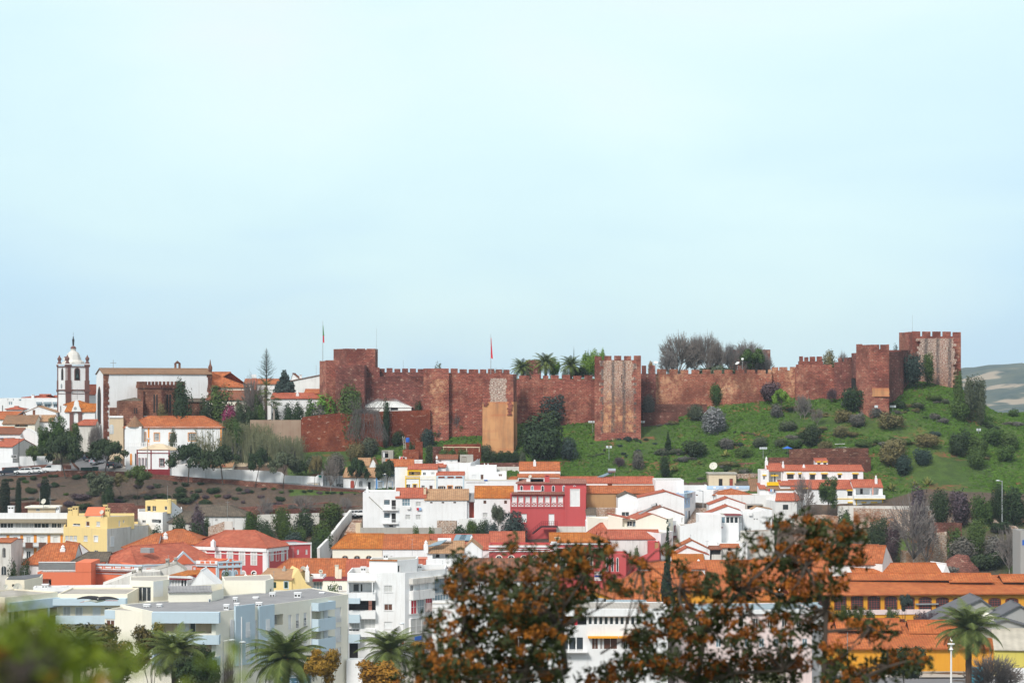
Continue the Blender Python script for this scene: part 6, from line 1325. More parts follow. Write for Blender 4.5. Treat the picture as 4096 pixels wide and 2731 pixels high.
for y0,y1 in((665,785),(893,1015),(1128,1240)):
 cb.lgg(2,1282,y0+2,1385,y1-2,dp=.8,back='cream',doors=((.05,.45,'glass'),));
 mb=MB();t0,z1=cb.hit(2,1418,y0-10);t1,z0=cb.hit(2,1462,y1-12)
 for k in range(11):z=z0+(z1-z0)*k/11;cb.slab(2,t0,t1,z,z+.12,.02,.14,'','',None,mb)
 mb.obj('louvre','trimw',cb.o);cb.slab(2,t0,t1,z0,z1,.003,.015,'louvre_back','iron',cb.o)
mb=MB();t0,z1=cb.hit(1,340,795);t1,z0=cb.hit(1,378,1240)
for k in range(36):z=z0+(z1-z0)*k/36;cb.slab(1,t0,t1,z,z+.13,.02,.14,'','',None,mb)
mb.obj('louvre','trimw',cb.o);cb.slab(1,t0,t1,z0,z1,.003,.015,'louvre_back','iron',cb.o)
tile('C0')
cb.sp(0,1762,700,2352+178,826,.003,1.3,'balcony_box','ltblue');cb.sp(0,1762,826,1790,1300,.003,1.3,'side_fin','ltblue')
cb.lgg(0,1800,816,2352+75,955,dp=1.4,back='beige',doors=((.34,.56,'shutter'),(.57,.68,'glass')));cb.blc(0,1800,958,2352+178,1068,out=1.3,mat='ltblue');cb.lgg(0,1800,1070,2352+75,1190,dp=1.4,back='beige');cb.blc(0,1800,1200,2352+178,1310,out=1.3,mat='ltblue');cb.lgg(0,2040,1320,2352+75,1400,dp=1.4,back='beige')
tile('C1')
t,z=cb.hit(2,455,760);cb.slab(2,t-.06,t+.06,0,z,.31,.42,'drainpipe','trimw',cb.o)
for x,y in((830,710),(1272,640),(1697,560)):t,z=cb.hit(2,x,y);cb.slab(2,t-.06,t+.06,0,z,.003,.1,'drainpipe','trimw',cb.o)
for i,(x0,x1,y0,y1,Y)in enumerate(((378,420,548,592,313),(606,662,542,592,317),(797,857,493,556,321),(1080,1154,492,556,319),(1368,1420,490,536,325),(272,325,630,672,301),(392,442,615,668,303),(640,704,605,642,307))):
 stack(x0,x1,y0,y1,Y,['white chimney far back left on grey roof','second back chimney on grey roof','tall white chimney before cream stair block','widest white chimney in middle of grey roof','white chimney at right end of grey roof','white chimney at front left corner of grey roof','front white chimney above light blue bay','white chimney between two light blue bays'][i])
b=B('stair_block','plain cream box storey rising behind grey roof',[(272,326),(752,326),(842,330)],345,7,'palecream','stair block',back=-10,zbase=10);b.flat('paving',pos=.1);b.win(1,804,440,822,490,pn_='glass')
tile('C0')
b=B('apartment_block','cream apartment wing with long light blue gallery below a blue roof band',[(660,311),(1462,311)],500,10,'cream','apartment block');b.flat('corr_pale',pos=.2)
b.sp(0,610,545,1462,620,.003,1.5,'roof_band','ltblue')
for x0,x1,y0,y1,p in((722,808,645,738,'curtain'),(862,948,650,740,'curtain'),(1062,1155,650,742,'shutter'),(1200,1285,655,740,'glass')):b.win(0,x0,y0,x1,y1+60,pn_=p,name='door',nx=2)
b.blc(0,662,736,1240,832,out=1.5,mat='ltblue')
for x0,x1 in((700,812),(1062,1155)):b.win(0,x0,860,x1,960,pn_='shutter',name='door',nx=2)
b.blc(0,662,985,1240,1080,out=1.5,mat='ltblue')
b=B('apartment_block','cream apartment wing with open balconies and metal railings at far left',[(55,302.5),(662,311)],540,9,'cream','apartment block');b.flat('corr_pale',pos=.2)
b.lgg(0,100,640,540,822,dp=1.8,back='cream',rail='steel',rtype='bars',doors=((.18,.3,'glass'),(.35,.47,'glass'),(.62,.73,'glass')));b.lgg(0,556,625,655,812,dp=1.8,back='beige',rail='brown',rtype='solid',railh=.9);b.lgg(0,100,860,540,1000,dp=1.8,back='cream',rail='steel',rtype='bars');b.lgg(0,556,850,655,1000,dp=1.8,back='beige')
t,z=b.hit(0,547,600);b.slab(0,t-.18,t+.18,0,z,.003,.25,'column','ltblue',b.o);b.sp(0,80,600,662,640,.003,.5,'roof_band','ltblue')
b=B('parapet_wall','long cream parapet behind left balconies',[(52,306),(600,314)],545,1,'cream','parapet',zbase=pt(300,640,310).z);b.flat('cream',pos=.0)
b=B('apartment_block','cream blank fronted block with light blue corner panel and brown window',[(1202,303),(1765,300)],680,9,'palecream','apartment block');b.flat('corr_pale',pos=.2);b.sp(0,1202,682,1320,786,.003,.06,'blue_panel','ltblue');b.win(0,1215,792,1315,920,pn_='brown',nx=2,fw=.12)
b=B('stair_block','cream stair block with one tall four part window',[(1490,321),(1758,320),(1942,323)],345,7,'palecream','stair block',back=-10);b.flat('paving',pos=.1);b.win(0,1520,415,1731,590,pn_='glass',nx=4,fw=.12,dp=.25);b.sp(1,1758,360,1870,525,.003,.03,'render_patch','white');
b=B('apartment_block','cream upper storey with thin grey sheet roof right of stair block',[(1935,312),(2352+76,313),(2352+214,318)],480,8,'palecream','apartment block',back=-10);b.roof('U',rdg=452,mat='corr_grey',f=.9,o=.3,ridgecap=False);tile('C1');b.win(1,106,560,128,640,pn_='glazeb')
tile('C0')
b=B('hut','beige rooftop hut with dark sheet roof at far left',[(60,330),(280,330),(472,335)],340,6,'beige','rooftop hut',back=-10,zbase=10);b.wallm='cream';b.flat('corr_slate',pos=-.05);b.win(0,138,388,168,418,pn_='void',fm=None)
b=B('roof_block','wide white roof level with vent cowls behind light blue gallery',[(380,326),(1495,328)],425,3,'white','building');b.flat('corr_pale',pos=.35)
b=B('roof_block','low cream roof parapet between hut and stair block',[(-20,320),(1500,319)],508,5,'palecream','building',zbase=10);b.roof('U',rdg=470,mat='corr_grey',f=.9,o=.05,ridgecap=False)
b=B('roof_block','white stained low roof wall with small chimneys before stair block',[(1440,307),(1935,306)],655,3,'stained','building',zbase=10);b.flat('paving',pos=.2)
for i,(x0,x1,y0,y1,Y)in enumerate(((1645,1712,628,690,305),(1798,1848,625,682,305),(700,768,415,462,327),(1090,1142,432,474,328),(98,172,455,502,322),(478,545,395,440,328))):
 stack(x0,x1,y0,y1,Y,['white square chimney left of pair before stair block','small white chimney right of pair before stair block','white roof cowl below salmon annexe','white roof cowl below salmon building','white railing box beside satellite dish','white cowl right of beige rooftop hut'][i])
b=B('gable_wall','weathered grey white gable wall rising toward salmon building',[(1178,355),(1555,355),(1840,357)],400,6,'concrete','gable wall',back=-10);b.wallm='white_old';z1_=(b.M@pt(1555,262,355)).z;z2_=(b.M@pt(1840,240,357)).z;q=b.p
b.extra.append(([V((0,0,b.h)),V((q[1].x,q[1].y,b.h)),V((q[1].x,q[1].y,z1_))],));b.extra.append(([V((q[1].x,q[1].y,b.h)),V((q[2].x,q[2].y,b.h)),V((q[2].x,q[2].y,z2_)),V((q[1].x,q[1].y,z1_))],));b.extra.append(([V((0,0,b.h)),V((q[1].x,q[1].y,z1_)),V((q[1].x-1,q[1].y+6,z1_)),V((-1,6,b.h))],));b.extra.append(([V((q[1].x,q[1].y,z1_)),V((q[2].x,q[2].y,z2_)),V((q[2].x-1,q[2].y+6,z2_)),V((q[1].x-1,q[1].y+6,z1_))],))
b=B('gable_wall','second grey white gable before salmon parapet',[(1738,360),(2150,361)],238,6,'white_old','gable wall');b.roof('V',rdg=152,mat='concrete',f=.7,o=.05,os=.05)
for x0,x1,y0,y1,Y,lb in((1510,1548,235,275,356,'small concrete chimney at left on grey gable wall'),(1588,1620,195,262,356,'taller orange topped chimney on grey gable wall'),(1900,1935,105,165,361,'weathered chimney with antenna left of pediment'),(1998,2025,92,150,361,'slim weathered chimney at pediment')):stack(x0,x1,y0,y1,Y,lb,'concrete')
b=B('house','white house with golden tiled roof over a glazed white veranda',[(1965,345),(2145,344),(2270,347)],330,6,'white',back=-25);t0=b.p
b.slab(0,-1.2,b.p[1].x+.3,b.h-.02,b.h+.1,-1,.6,'veranda_roof','darkred',b.o)
C_=[V((p.x,p.y,b.h+.7))for p in b.p];za=(b.M@pt(1995,228,348)).z
mb=MB();Lx=b.p[1].x;R0=V((.8,4,za));R1=V((b.p[2].x-.5,b.p[2].y+2,za));b._slope(mb,[C_[0]+V((-.2,-.2,0)),C_[1]+V((0,-.2,0)),R1-V((.9,1,0)),R0]);b._slope(mb,[C_[1]+V((0,-.2,0)),C_[2]+V((.3,0,0)),R1,R1-V((.9,1,0))]);mb.obj('roof','tile_gold',b.o)
for x0,x1 in((1968,1998),(2003,2030),(2036,2064),(2074,2104),(2108,2138)):b.win(0,x0,336,x1,418,pn_='curtain' if x0<2070 else 'glass')
for i in range(5):x0=2152+i*23;b.win(1,x0,335-i*5,x0+19,415-i*12,pn_='curtain')
b.sp(0,1965,428,2145,434,.003,.05,'string_course','sign_blue')
b=B('house','tall white gable right of glazed veranda',[(2140,343),(2352+226,343)],470,6,'white');b.roof('V',rdg=232,mat='white',f=.38,o=.05,os=.05)
tile('C1')
b=B('house','sunny yellow house with straw tiled roof and dark green shutters',[(676,352),(1052,350)],315,7.5,'yellow');b.roof('U',rdg=212,mat='tile_pale',o=.3,os=.3);b.win(0,968,360,1010,435,pn_='green_dark',fm='green_dark',nx=2,trim='ltblue',tw=.12);b.win(0,838,362,874,432,pn_='green_dark',fm='green_dark',nx=2);b.chim(968,245,175,354,.6,'concrete','moor')
b=B('gable_wall','yellow gable wall with stepped right slope beside straw roof',[(1056,350.2),(1280,351)],480,7,'yellow','gable wall');z1_=(b.M@pt(1056,315,350)).z;z2_=(b.M@pt(1130,215,350)).z;z3_=(b.M@pt(1280,420,351)).z;tm=b.hit(0,1130,300)[0];pr=[V((0,0,b.h)),V((b.L,0,b.h)),V((b.L,0,z3_)),V((b.L*.75,0,z3_+.5)),V((tm,0,z2_)),V((0,0,z1_))];b.extra.append((pr,));b.extra.append(([p+V((0,7,0))for p in pr[::-1]],))
for i in range(2,5):b.extra.append(([pr[i],pr[i+1]if i<5 else pr[0],(pr[i+1]if i<5 else pr[0])+V((0,7,0)),pr[i]+V((0,7,0))],))
b=H1('house','wide orange roof with ridge line behind yellow house',800,1250,275,370,8,'white','U',97,'tile_orange',hl=3,o=.2)
b=H1('house','orange roof right of ridge line with beige chimney',1252,1668,292,369,8,'white','U',98,'tile_orange',o=.2,os=.02)
b=H1('house','coral orange roof slipping behind tall white block',1662,2352+230,290,368.5,8,'white','U',105,'tile_red',hl=.0,o=.2,os=.02)
b=B('house','low white house with glazed corner right of yellow gable',[(1200,355),(1412,355)],303,6,'white');b.flat('paving');b.win(0,1298,358,1402,460,pn_='glazeb',nx=3,ny=2);b.sp(0,1296,325,1412,352,.003,.8,'awning','darkred');b.chim(1232,305,165,354,.7,'white','moor')
b=B('house','cream house with two arched white windows and thin red roof',[(1410,350),(1690,350)],340,6,'palecream');b.roof('U',rdg=302,mat='darkred',f=1,o=.15,ridgecap=False,j=0)
b.win(0,1468,400,1528,470,pn_='glass',arch=True,trim='trimw',tw=.08,nx=3,ny=3);b.win(0,1592,402,1628,480,pn_='glass',arch=True,trim='trimw',tw=.08,nx=2,ny=3)
b=B('chimney_stack','tall beige double chimney on orange roof',[(1548,352),(1586,352)],170,.9,'cream','chimney',zbase=pt(1560,330,352).z);b.flat('cream',pos=.02);b.slab(0,-.08,b.L+.08,b.h-.12,b.h+.02,.003,.08,'cap','concrete',b.o)
b=B('chimney_stack','short beige chimney beside tall double one',[(1588,352),(1622,352)],222,.9,'cream','chimney',zbase=pt(1560,330,352).z);b.flat('cream',pos=.02)
b=B('roof_block','white roof terrace edge between yellow house and grey roof',[(845,345),(1700,346)],484,4,'stained','building');b.flat('paving',pos=.2)
b=B('house','low white roofs with moorish chimneys below ornate salmon front',[(380,360),(680,360)],335,6,'white');b.roof('U',rdg=285,mat='tile_orange',f=.7,o=.1);b.chim(525,335,270,361,.7,'white','moor');b.chim(630,318,260,361,.4,'white','box')
b=H1('house','small orange roof corner beside tall white gable',175,275,468,350,5,'white','U',352,'tile_orange')
tile('C2')
ab=B('apartment_block','long white apartment block with washing, orange awnings and band of windows behind flowered tree',[(830,310),(2352+720,310)],668,10,'white','apartment block');ab.flat('corr_pale',pos=.1)
ab.sp(0,1000,668,2352+500,750,.003,.7,'parapet','white')
ab.lgg(0,1060,752,1590,858,dp=1.5,back='void');ab.lgg(0,1625,752,2142,858,dp=1.5,back='void')
for i,(x0,x1,m)in enumerate(((1800,1840,'bluecloth'),(1845,1885,'bluecloth'),(1888,1908,'whitecloth'),(1916,1956,'whitecloth'),(1960,1996,'bluecloth'),(2000,2035,'redcloth'))):ab.sp(0,x0,788,x1,835 if i<5 else 858,-.25,-.2,'washing',m)
tile('C3')
for i in range(10):
 x0=-135+i*61;ab.win(0,x0,760,x0+46,852,pn_='glass',fw=.08)
tile('C2')
for i in range(5):x0=1680+i*86;ab.win(0,x0,995,x0+80,1150,pn_='glass',fw=.06)
ab.blc(0,1500,1120,2150,1165,out=1.2,mat='trimw',railing=True)
tile('C3')
for x0,x1 in((-140,205),(215,440)):ab.sp(0,x0,980,x1,1000,.003,1.0,'awning','awning')
for x0,x1,p in((-95,-20,'brown'),(0,30,'brown'),(40,200,'brown'),(265,320,'glass'),(330,460,'void')):ab.win(0,x0,1003,x1,1135,pn_=p,nx=2)
tile('C2')
for x0,x1 in((1130,1290),(1300,1420)):ab.win(0,x0,1000,x1,1130,pn_='glass',nx=2)
b=B('roof_block','grey blue sheet metal roof band behind white apartment block',[(1100,322),(2352+500,322)],640,9,'ltblue','building',zbase=10);b.wallm='corr_blue';b.roof('U',rdg=566,mat='corr_blue',f=.95,o=.0,ridgecap=False,j=0)
b.sp(0,2240,628,2302,664,.1,.7,'air_conditioner','trimw');tile('C3');b.sp(0,48,642,98,668,.1,.7,'air_conditioner','trimw')
tile('C2')
r=emp('solar_heater',pt(2240,590,323),lb='solar water heater with black capped tank on blue sheet roof',cat='solar heater');mb=MB();mb.tube((-1.3,0,.4),(1.3,0,.1),.42,.42,12);mb.obj('tank','steel',r);mb=MB();mb.tube((1.3,0,.1),(1.6,0,.07),.44,.44,12);mb.obj('cap','black',r);mb=MB();mb.box(-1,1,-1.6,0,-.5,-.42);mb.obj('panel','glazeb',r)
tile('C3')
pb=B('apartment_block','pale pink apartment block hidden behind right flowered tree',[(860,316),(2352+80,318)],690,10,'pinkwhite','apartment block');pb.flat('corr_blue',pos=.1)
for i in range(9):
 x0=930+i*165
 pb.win(0,x0,780,x0+60,880,pn_='glass',nx=2);pb.win(0,x0+70,1010,x0+130,1110,pn_='glazeb',nx=2)
pb.sp(0,860,690,2352+80,720,.003,.4,'cornice','white')
b=B('roof_block','blue grey low roof right of pink apartment block',[(2352-100,322),(2352+230,322)],655,8,'white','building');b.roof('U',rdg=615,mat='corr_blue',f=.9,o=.05,ridgecap=False)
tile('C2')
b=B('ochre_house','ochre gabled house with dark bargeboard under stork nest',[(2110,333),(2352+90,333)],545,8,'ochre');b.roof('V',rdg=462,mat='tile_factory',f=.37,o=.4,os=.5)
b=H1('house','orange roof patch left of nest gable',1850,2130,560,334,7,'ochre','U',475,'tile_factory',hl=2)
tile('C3')
b=H1('ochre_house','orange roof between nest gable and cypress',-30,690,575,336,9,'ochre','U',330,'tile_factory',hl=3,o=.3,f=.9)
b=H1('factory_hall','broad orange factory roof left of cypress with raised monitor',170,1300,455,360,12,'ochre','U',245,'tile_factory',hl=4,hr=1,o=.5,f=.9,cat='factory hall')
def monitor(tl,name,lb,x0,x1,eave,rdg,Y,dp,mat='tile_factory'):
 tile(tl);zb=zrow(eave+14,Y);b=B(name,lb,[(x0,Y),(x1,Y)],eave+1,dp,'trimd','roof monitor',zbase=zb-.25);b.roof('U',rdg=rdg,mat=mat,o=.5,os=.2,f=.5)
 _b=b;return b
monitor('C3','roof_monitor','raised orange ridge roof right behind cypress',608,1045,292,212,367,4)
b=H1('house','coral roof behind cypress with white sloping wall',465,1205,205,378,8,'white','U',132,'tile_factory',hl=3,o=.3)
b=H1('house','small gold roofed white house right of cypress',830,1190,108,388,5,'white','U',22,'tile_gold',hr=0)
b=H1('factory_hall','long orange factory roof with white verge behind flowered tree',1180,2352+300,310,378,9,'ochre','U',117,'tile_factory',o=.4,cat='factory hall',f=.85)
mb=MB();mb.tube((-.1,-.5,b.h+.1),(-.1,b.W*.85,(b.M@pt(1232,110,386)).z),.22,.22,4);mb.obj('verge','white',b.o)
tile('B4')
b=B('house','white gabled house with golden orange roof below rubble ruin',[(-120,388),(868,388)],1292,9,'white');b.roof('U',rdg=1100,mat='tile_orange',o=.3);
b=B('gable_wall','pale blue grey gable end right of golden orange roof',[(866,387),(976,391)],1292,7,'grey','gable wall');b.wallm='stained';b.roof('V',rdg=1108,mat='tile_orange',f=.35,o=.02,os=.02)
tile('C4')
fh=B('factory_hall','long ochre factory hall with row of arched dark windows under an orange roof',[(-900,366),(2420,371)],462,12,'ochre','factory hall');fh.roof('U',rdg=290,mat='tile_factory',f=.75,o=.9,os=.2,t=.2)
for x0,x1,y0,y1 in((20,118,478,600),(190,298,478,610),(372,474,480,620),(546,652,483,625),(722,831,488,630),(900,1008,492,635),(1080,1190,496,640),(1258,1369,500,645),(1440,1550,504,648),(1620,1731,506,650),(1802,1912,508,652),(1990,2096,510,655),(2168,2280,512,658)):
 fh.win(0,x0,y0,x1,y1,pn_='glass',fm='reddoor',arch=.35,trim='brickred',tw=.22,nx=4,ny=6,fw=.12)
fh.sp(0,480,625,1370,668,.003,.15,'white_plinth','pinkwhite');fh.sp(0,1210,555,1448,568,.16,.4,'pipe','steel')
monitor('C4','roof_monitor','long raised orange ridge roof over arched factory hall, middle',525,1575,298,240,375,5)
monitor('C4','roof_monitor','raised orange ridge roof over arched factory hall, right piece',1575,2025,318,243,374.5,5)
monitor('C4','roof_monitor','raised orange ridge roof over arched factory hall at picture edge',2135,2420,318,255,374.8,5)
b=B('factory_hall','narrow coral factory roof with pointed white gable end',[(560,386),(1508,388)],245,6,'white','factory hall');b.roof('U',rdg=142,mat='tile_factory',o=.3,os=.1)
b=B('gable_wall','small pointed white gable above long factory roof',[(1500,387.6),(1578,388.2)],246,5,'white','gable wall');b.roof('V',rdg=143,mat='white',f=.45,o=.02,os=.02)
wh=B('warehouse','low ochre warehouse with broad coral tiled roof beside street',[(130,345),(2040,345)],1012,13,'ochre','warehouse');wh.roof('U',rdg=760,mat='tile_factory',f=.85,o=.7,os=.4,t=.2);wh.sp(0,130,1268,2040,1300,.003,.12,'plinth','concrete')
wh.win(0,240,1150,420,1260,pn_='void',fm='brown',nx=3)
monitor('C4','roof_monitor','raised coral ridge roof over front warehouse, left',392,1048,812,718,351,4)
monitor('C4','roof_monitor','raised coral ridge roof over front warehouse, right of small red chimney',1158,2110,842,735,351,4)
stack(1062,1100,730,775,357,'small red brick chimney between two coral ridge roofs','brickred')
b=B('shed','large beige sheet roofed shed with lime yellow wall at right edge',[(2044,341),(2440,340)],1032,9,'lime_yellow','shed');b.roof('U',rdg=818,mat='corr_beige',f=.95,o=.4)
for x0,x1,ev,rd,Y,dp,lb in((1400,2195,722,500,357,8,'large slate grey gabled hangar roof behind front warehouse'),(1430,1900,728,608,353.5,3,'smaller slate grey gable before large hangar, left'),(1905,2700,772,565,352,6,'slate grey gabled hangar roof at right edge'),(1900,2420,790,712,349,2.6,'low slate grey gable before right hangar')):
 b=B('hangar',lb,[(x0,Y),(x1,Y)],ev,dp,'grey','hangar');b.roof('V',rdg=rd,mat='corr_slate',f=.62 if x0==1400 else .4 if x0==1430 else .5,o=.5,os=.5,t=.25)
b=B('tank','pale rounded tank between slate grey hangars',[(1790,350.5),(2040,350.5)],700,3,'palecream','tank',zbase=12);b.roof('U',rdg=662,mat='palecream',f=.5,o=0,os=0,hl=.8,hr=.8)
tile('C4')
strip('road',[((-900,338),(-900,331)),((400,338),(400,331)),((1300,338),(1300,331)),((2600,338),(2600,331))],'asphalt',.10,kind='structure')
strip('pavement',[((-900,344.8),(-900,338.3)),((1000,344.8),(1000,338.3)),((2600,340),(2600,338.3))],'paving',.22,kind='structure')
tile('C1')
strip('street',[((1300,333),(1300,318)),((1750,344),(1750,318)),((2352,344),(2352,316)),((3400,330),(3400,316))],'paving',.10,kind='structure')
strip('car_park',[((1600,316),(1600,290)),((2500,316),(2500,290))],'asphalt',.12,kind='structure')
tile('B0')
strip('hill_road',[((-60,470.5),(-60,464)),((300,471),(300,464.2)),((560,473),(560,464.4)),((800,476),(800,464.9)),((1200,472),(1200,464.4)),((1500,468),(1500,463.9)),((1700,464.5),(1700,462.6)),((2352,463),(2352,460.5)),((3500,459),(3500,456)),((4200,456),(4200,453.8))],'asphalt',.12,kind='structure')
strip('plaza',[((800,482),(800,472.5)),((1000,486),(1000,472.5)),((1240,486),(1240,469))],'asphalt',.1,kind='structure')
strip('paved_verge',[((1240,480),(1240,468.8)),((1440,472),(1440,467)),((1560,469),(1560,464.4))],'paving',.1,kind='structure')
def rv(rr):
 while True:
  v=V((rr.uniform(-1,1),rr.uniform(-1,1),rr.uniform(-1,1)))
  if .1<v.length<1:return v
def fitted(v,zr=None):
 q=[]
 for a in range(3):s=sorted(p[a]for p in v);q.append((s[int(len(s)*.008)],s[-1-int(len(s)*.008)]))
 w_=max(abs(c)for c in q[0]+q[1]);z0,z1=q[2]
 if zr is None:return[(p[0]/w_,p[1]/w_,p[2]/w_)for p in v]
 return[(p[0]/w_,p[1]/w_,zr[0]+(p[2]-z0)/(z1-z0)*(zr[1]-zr[0]))for p in v]
def leafmesh(name,centers,n,size,rr,fit=None,asp=1,shell=.55,mats='leaf_dark',elong=1.3):
 v=[];f=[];rnd=[];wts=[c[1][0]*c[1][1]+c[1][0]*c[1][2]for c in centers];tot=sum(wts)
 for(c,r),w_ in zip(centers,wts):
  tone=rr.random()
  for _ in range(max(6,int(n*max(1,asp)**.8*w_/tot))):
   d=rv(rr).normalized();k=rr.uniform(shell,1.0)**.7
   k*=1+.18*noise.noise(V((d.x*2.2+c[0]*3,d.y*2.2+c[1]*3,d.z*2.2+c[2]*3)))*1.6
   p=V((c[0]+d.x*r[0]*k,c[1]+d.y*r[1]*k,c[2]+d.z*r[2]*k))
   nn=(d+rv(rr)*.9).normalized();t=nn.orthogonal().normalized();t.rotate(Matrix.Rotation(rr.uniform(0,6.28),3,nn));b_=nn.cross(t)
   s=size*rr.uniform(.6,1.3);i=len(v);t.z/=asp;b_.z/=asp
   v+=[tuple(p-t*s*elong),tuple(p-b_*s*.6),tuple(p+t*s*elong),tuple(p+b_*s*.6)];f.append((i,i+1,i+2,i+3));rnd.append(min(1,max(0,tone*.6+rr.random()*.55-.08)))
 if fit:v=fitted(v,fit)
 return rmesh(name,v,f,rnd,mats)
def ball(rr,lobes,spread=.62,r=(.34,.52),squash=.85,z0=.5):
 out=[]
 for _ in range(lobes):
  d=rv(rr).normalized();k=rr.uniform(.25,1)*spread;q=rr.uniform(*r)
  out.append(((d.x*k,d.y*k,z0+d.z*k*squash*.8),(q,q,q*squash)))
 return out
rr=random.Random(11)
PM={};ASP=(.75,1.3,2.3,4)
for i in range(8):PM['bush%d'%i]=leafmesh('bush_leaves',[((0,0,.42),(.62,.62,.42))]+[((x,y,max(.25,z)),r)for(x,y,z),r in ball(rr,9,.55,(.25,.42),.8,.45)],1500,.052,rr,(0,1),asp=ASP[i//2])
for i in range(4):PM['tree%d'%i]=leafmesh('crown_leaves',ball(rr,20,.72,(.2,.36),.75,.0),4200,.044,rr,(-.5,.5),shell=.4,asp=ASP[i//2+1])
def umbrella(rr):
 out=[]
 for _ in range(26):
  a=rr.uniform(0,6.28);k=rr.uniform(.05,.82)**.8;q=rr.uniform(.17,.3);out.append(((math.cos(a)*k,math.sin(a)*k,.30-.42*k*k+rr.uniform(-.12,.12)),(q,q,q*.62)))
 return out
for i in range(3):PM['umb%d'%i]=leafmesh('crown_leaves',umbrella(rr),3400,.042,rr,(-.5,.5),shell=.35,asp=.8)
for i in range(2):
 c=[]
 for k in range(26):
  z=k/25;w_=(.34+.66*math.sin(math.pi*min(1,z*1.15+.12)))*(1-z**4)*.8+.08;a=rr.uniform(0,6.28);c.append(((math.cos(a)*.12*w_,math.sin(a)*.12*w_,z),(w_*.5,w_*.5,.075)))
 PM['cyp%d'%i]=leafmesh('crown_leaves',c,3200,.045,rr,(0,1),asp=6,shell=.75,mats='leaf_cypress',elong=1.8)
PM['col0']=leafmesh('crown_leaves',[((0,0,k/14),(.5*(1 if k<12 else .75),.5*(1 if k<12 else .75),.09))for k in range(14)],2000,.06,rr,(0,1),asp=7,shell=.8)
def reeds(name,n,rr,mats='reed'):
 v=[];f=[];rnd=[]
 for _ in range(n):
  x,y=rr.uniform(-1,1),rr.uniform(-1,1);h=rr.uniform(.6,1.15);lx,ly=rr.uniform(-.25,.25),rr.uniform(-.2,.2);i=len(v);wd=.016
  v+=[(x-wd,y,0),(x+wd,y,0),(x+lx+wd*.6,y+ly,h),(x+lx,y+ly,h)];f.append((i,i+1,i+2,i+3));rnd.append(rr.random())
  for k in range(3):
   t=rr.uniform(.4,.95);px_,py_,pz=x+lx*t,y+ly*t,h*t;dx,dz=rr.uniform(-.18,.18),rr.uniform(-.03,.15);i=len(v);v+=[(px_,py_,pz-.015),(px_+dx,py_+.02,pz+dz),(px_+dx*1.1,py_,pz+dz-.01),(px_,py_,pz+.02)];f.append((i,i+1,i+2,i+3));rnd.append(rr.random())
 return rmesh(name,v,f,rnd,mats)
PM['reed0']=reeds('reed_stems',420,rr)
def lmb(name,segs,mat='bark',parent=None,n=5):
 mb=MB()
 for a,b,r0,r1 in segs:mb.tube(a,b,r0,r1,n,cap=False)
 return mb.obj(name,mat,parent)
def branch(rr,p,d,l,r,dp,out,spread=.6,up=.15,kids=(2,3),shrink=.72):
 q=p+d*l;m=p.lerp(q,.5)+rv(rr)*l*.06;out.append((p,m,r,r*.85));out.append((m,q,r*.85,r*.68))
 if dp==0:return
 for _ in range(rr.randint(*kids)):
  dd=(d+rv(rr)*spread+V((0,0,up))).normalized();branch(rr,q,dd,l*shrink*rr.uniform(.75,1.15),r*.62,dp-1,out,spread,up,kids,shrink)
 if dp>1:dd=(d+rv(rr)*spread*1.4).normalized();branch(rr,m,dd,l*shrink*.8,r*.5,dp-2,out,spread,up,kids,shrink)
def limbmesh(name,segs,mat,n=3):
 mb=MB()
 for a,b,r0,r1 in segs:mb.tube(a,b,r0,r1,n,cap=False)
 mb.rnd=[random.random()for _ in mb.f]
 o=mb.obj(name,mat);me=o.data;bpy.data.objects.remove(o);return me
BARE=[]
for i in range(4):
 tr=[];o=[];branch(rr,V((0,0,0)),V((rr.uniform(-.05,.05),0,1)),.20,.022,0,tr)
 top=V(tr[-1][1])
 for q in range(15):
  d0=rv(rr).normalized();d0.z=abs(d0.z)*1.1;m0=top+V((d0.x*.4,d0.y*.4,.08+d0.z*.25));o.append((top,m0,.016,.011))
  for _ in range(24 if i<2 else 9):
   d=(d0+rv(rr)*.75).normalized();k=rr.uniform(.55,1);e=V((d.x*k,d.y*k,.50+max(d.z,-.3)*k*.5));m1=m0.lerp(e,.5)+rv(rr)*.05+V((0,0,.04));o.append((m0,m1,.008,.006));o.append((m1,e,.006,.005))
   for _ in range(4):t_=e+rv(rr)*.13+d*.06;o.append((m1.lerp(e,rr.uniform(.3,1)),t_,.005,.004))
 zmax=sorted(s[1].z for s in o)[int(len(o)*.99)];wmax=sorted(math.hypot(s[1].x,s[1].y)for s in o)[int(len(o)*.98)]
 sc=lambda v:V((v.x/wmax,v.y/wmax,v.z/zmax))
 BARE.append((limbmesh('trunk',[(sc(a),sc(b),r0*1.3,r1*1.3)for a,b,r0,r1 in tr],'bark',5),limbmesh('branches',[(sc(a),sc(b),max(.0058,r0),max(.005,r1))for a,b,r0,r1 in o],'twig',3)))
TRUNKS=[]
for i in range(3):
 s=[];p=V((0,0,0));d=V((rr.uniform(-.12,.12),rr.uniform(-.1,.1),1)).normalized();q=p+d*.5;s.append((p,q,.035,.024))
 for k in range(4):
  a=k*1.6+rr.uniform(-.3,.3);d2=V((math.cos(a)*.75,math.sin(a)*.75,1)).normalized();e=q+d2*.28;s.append((q,e,.018,.012))
  for k2 in range(2):d3=(d2+rv(rr)*.5).normalized();s.append((e,e+d3*.25,.011,.005))
 TRUNKS.append(limbmesh('trunk',s,'bark',6))
LEAF={k[5:]:m for k,m in M.items()if k.startswith('leaf_')}
def inst(name,me,parent,loc=(0,0,0),scale=(1,1,1),rz=0,mat=None):
 o=bpy.data.objects.new(name,me);COL.objects.link(o);o.parent=parent;o.location=loc;o.scale=scale;o.rotation_euler=(0,0,rz)
 if mat:o.material_slots[0].link='OBJECT';o.material_slots[0].material=LEAF.get(mat)or M[mat]
 return o
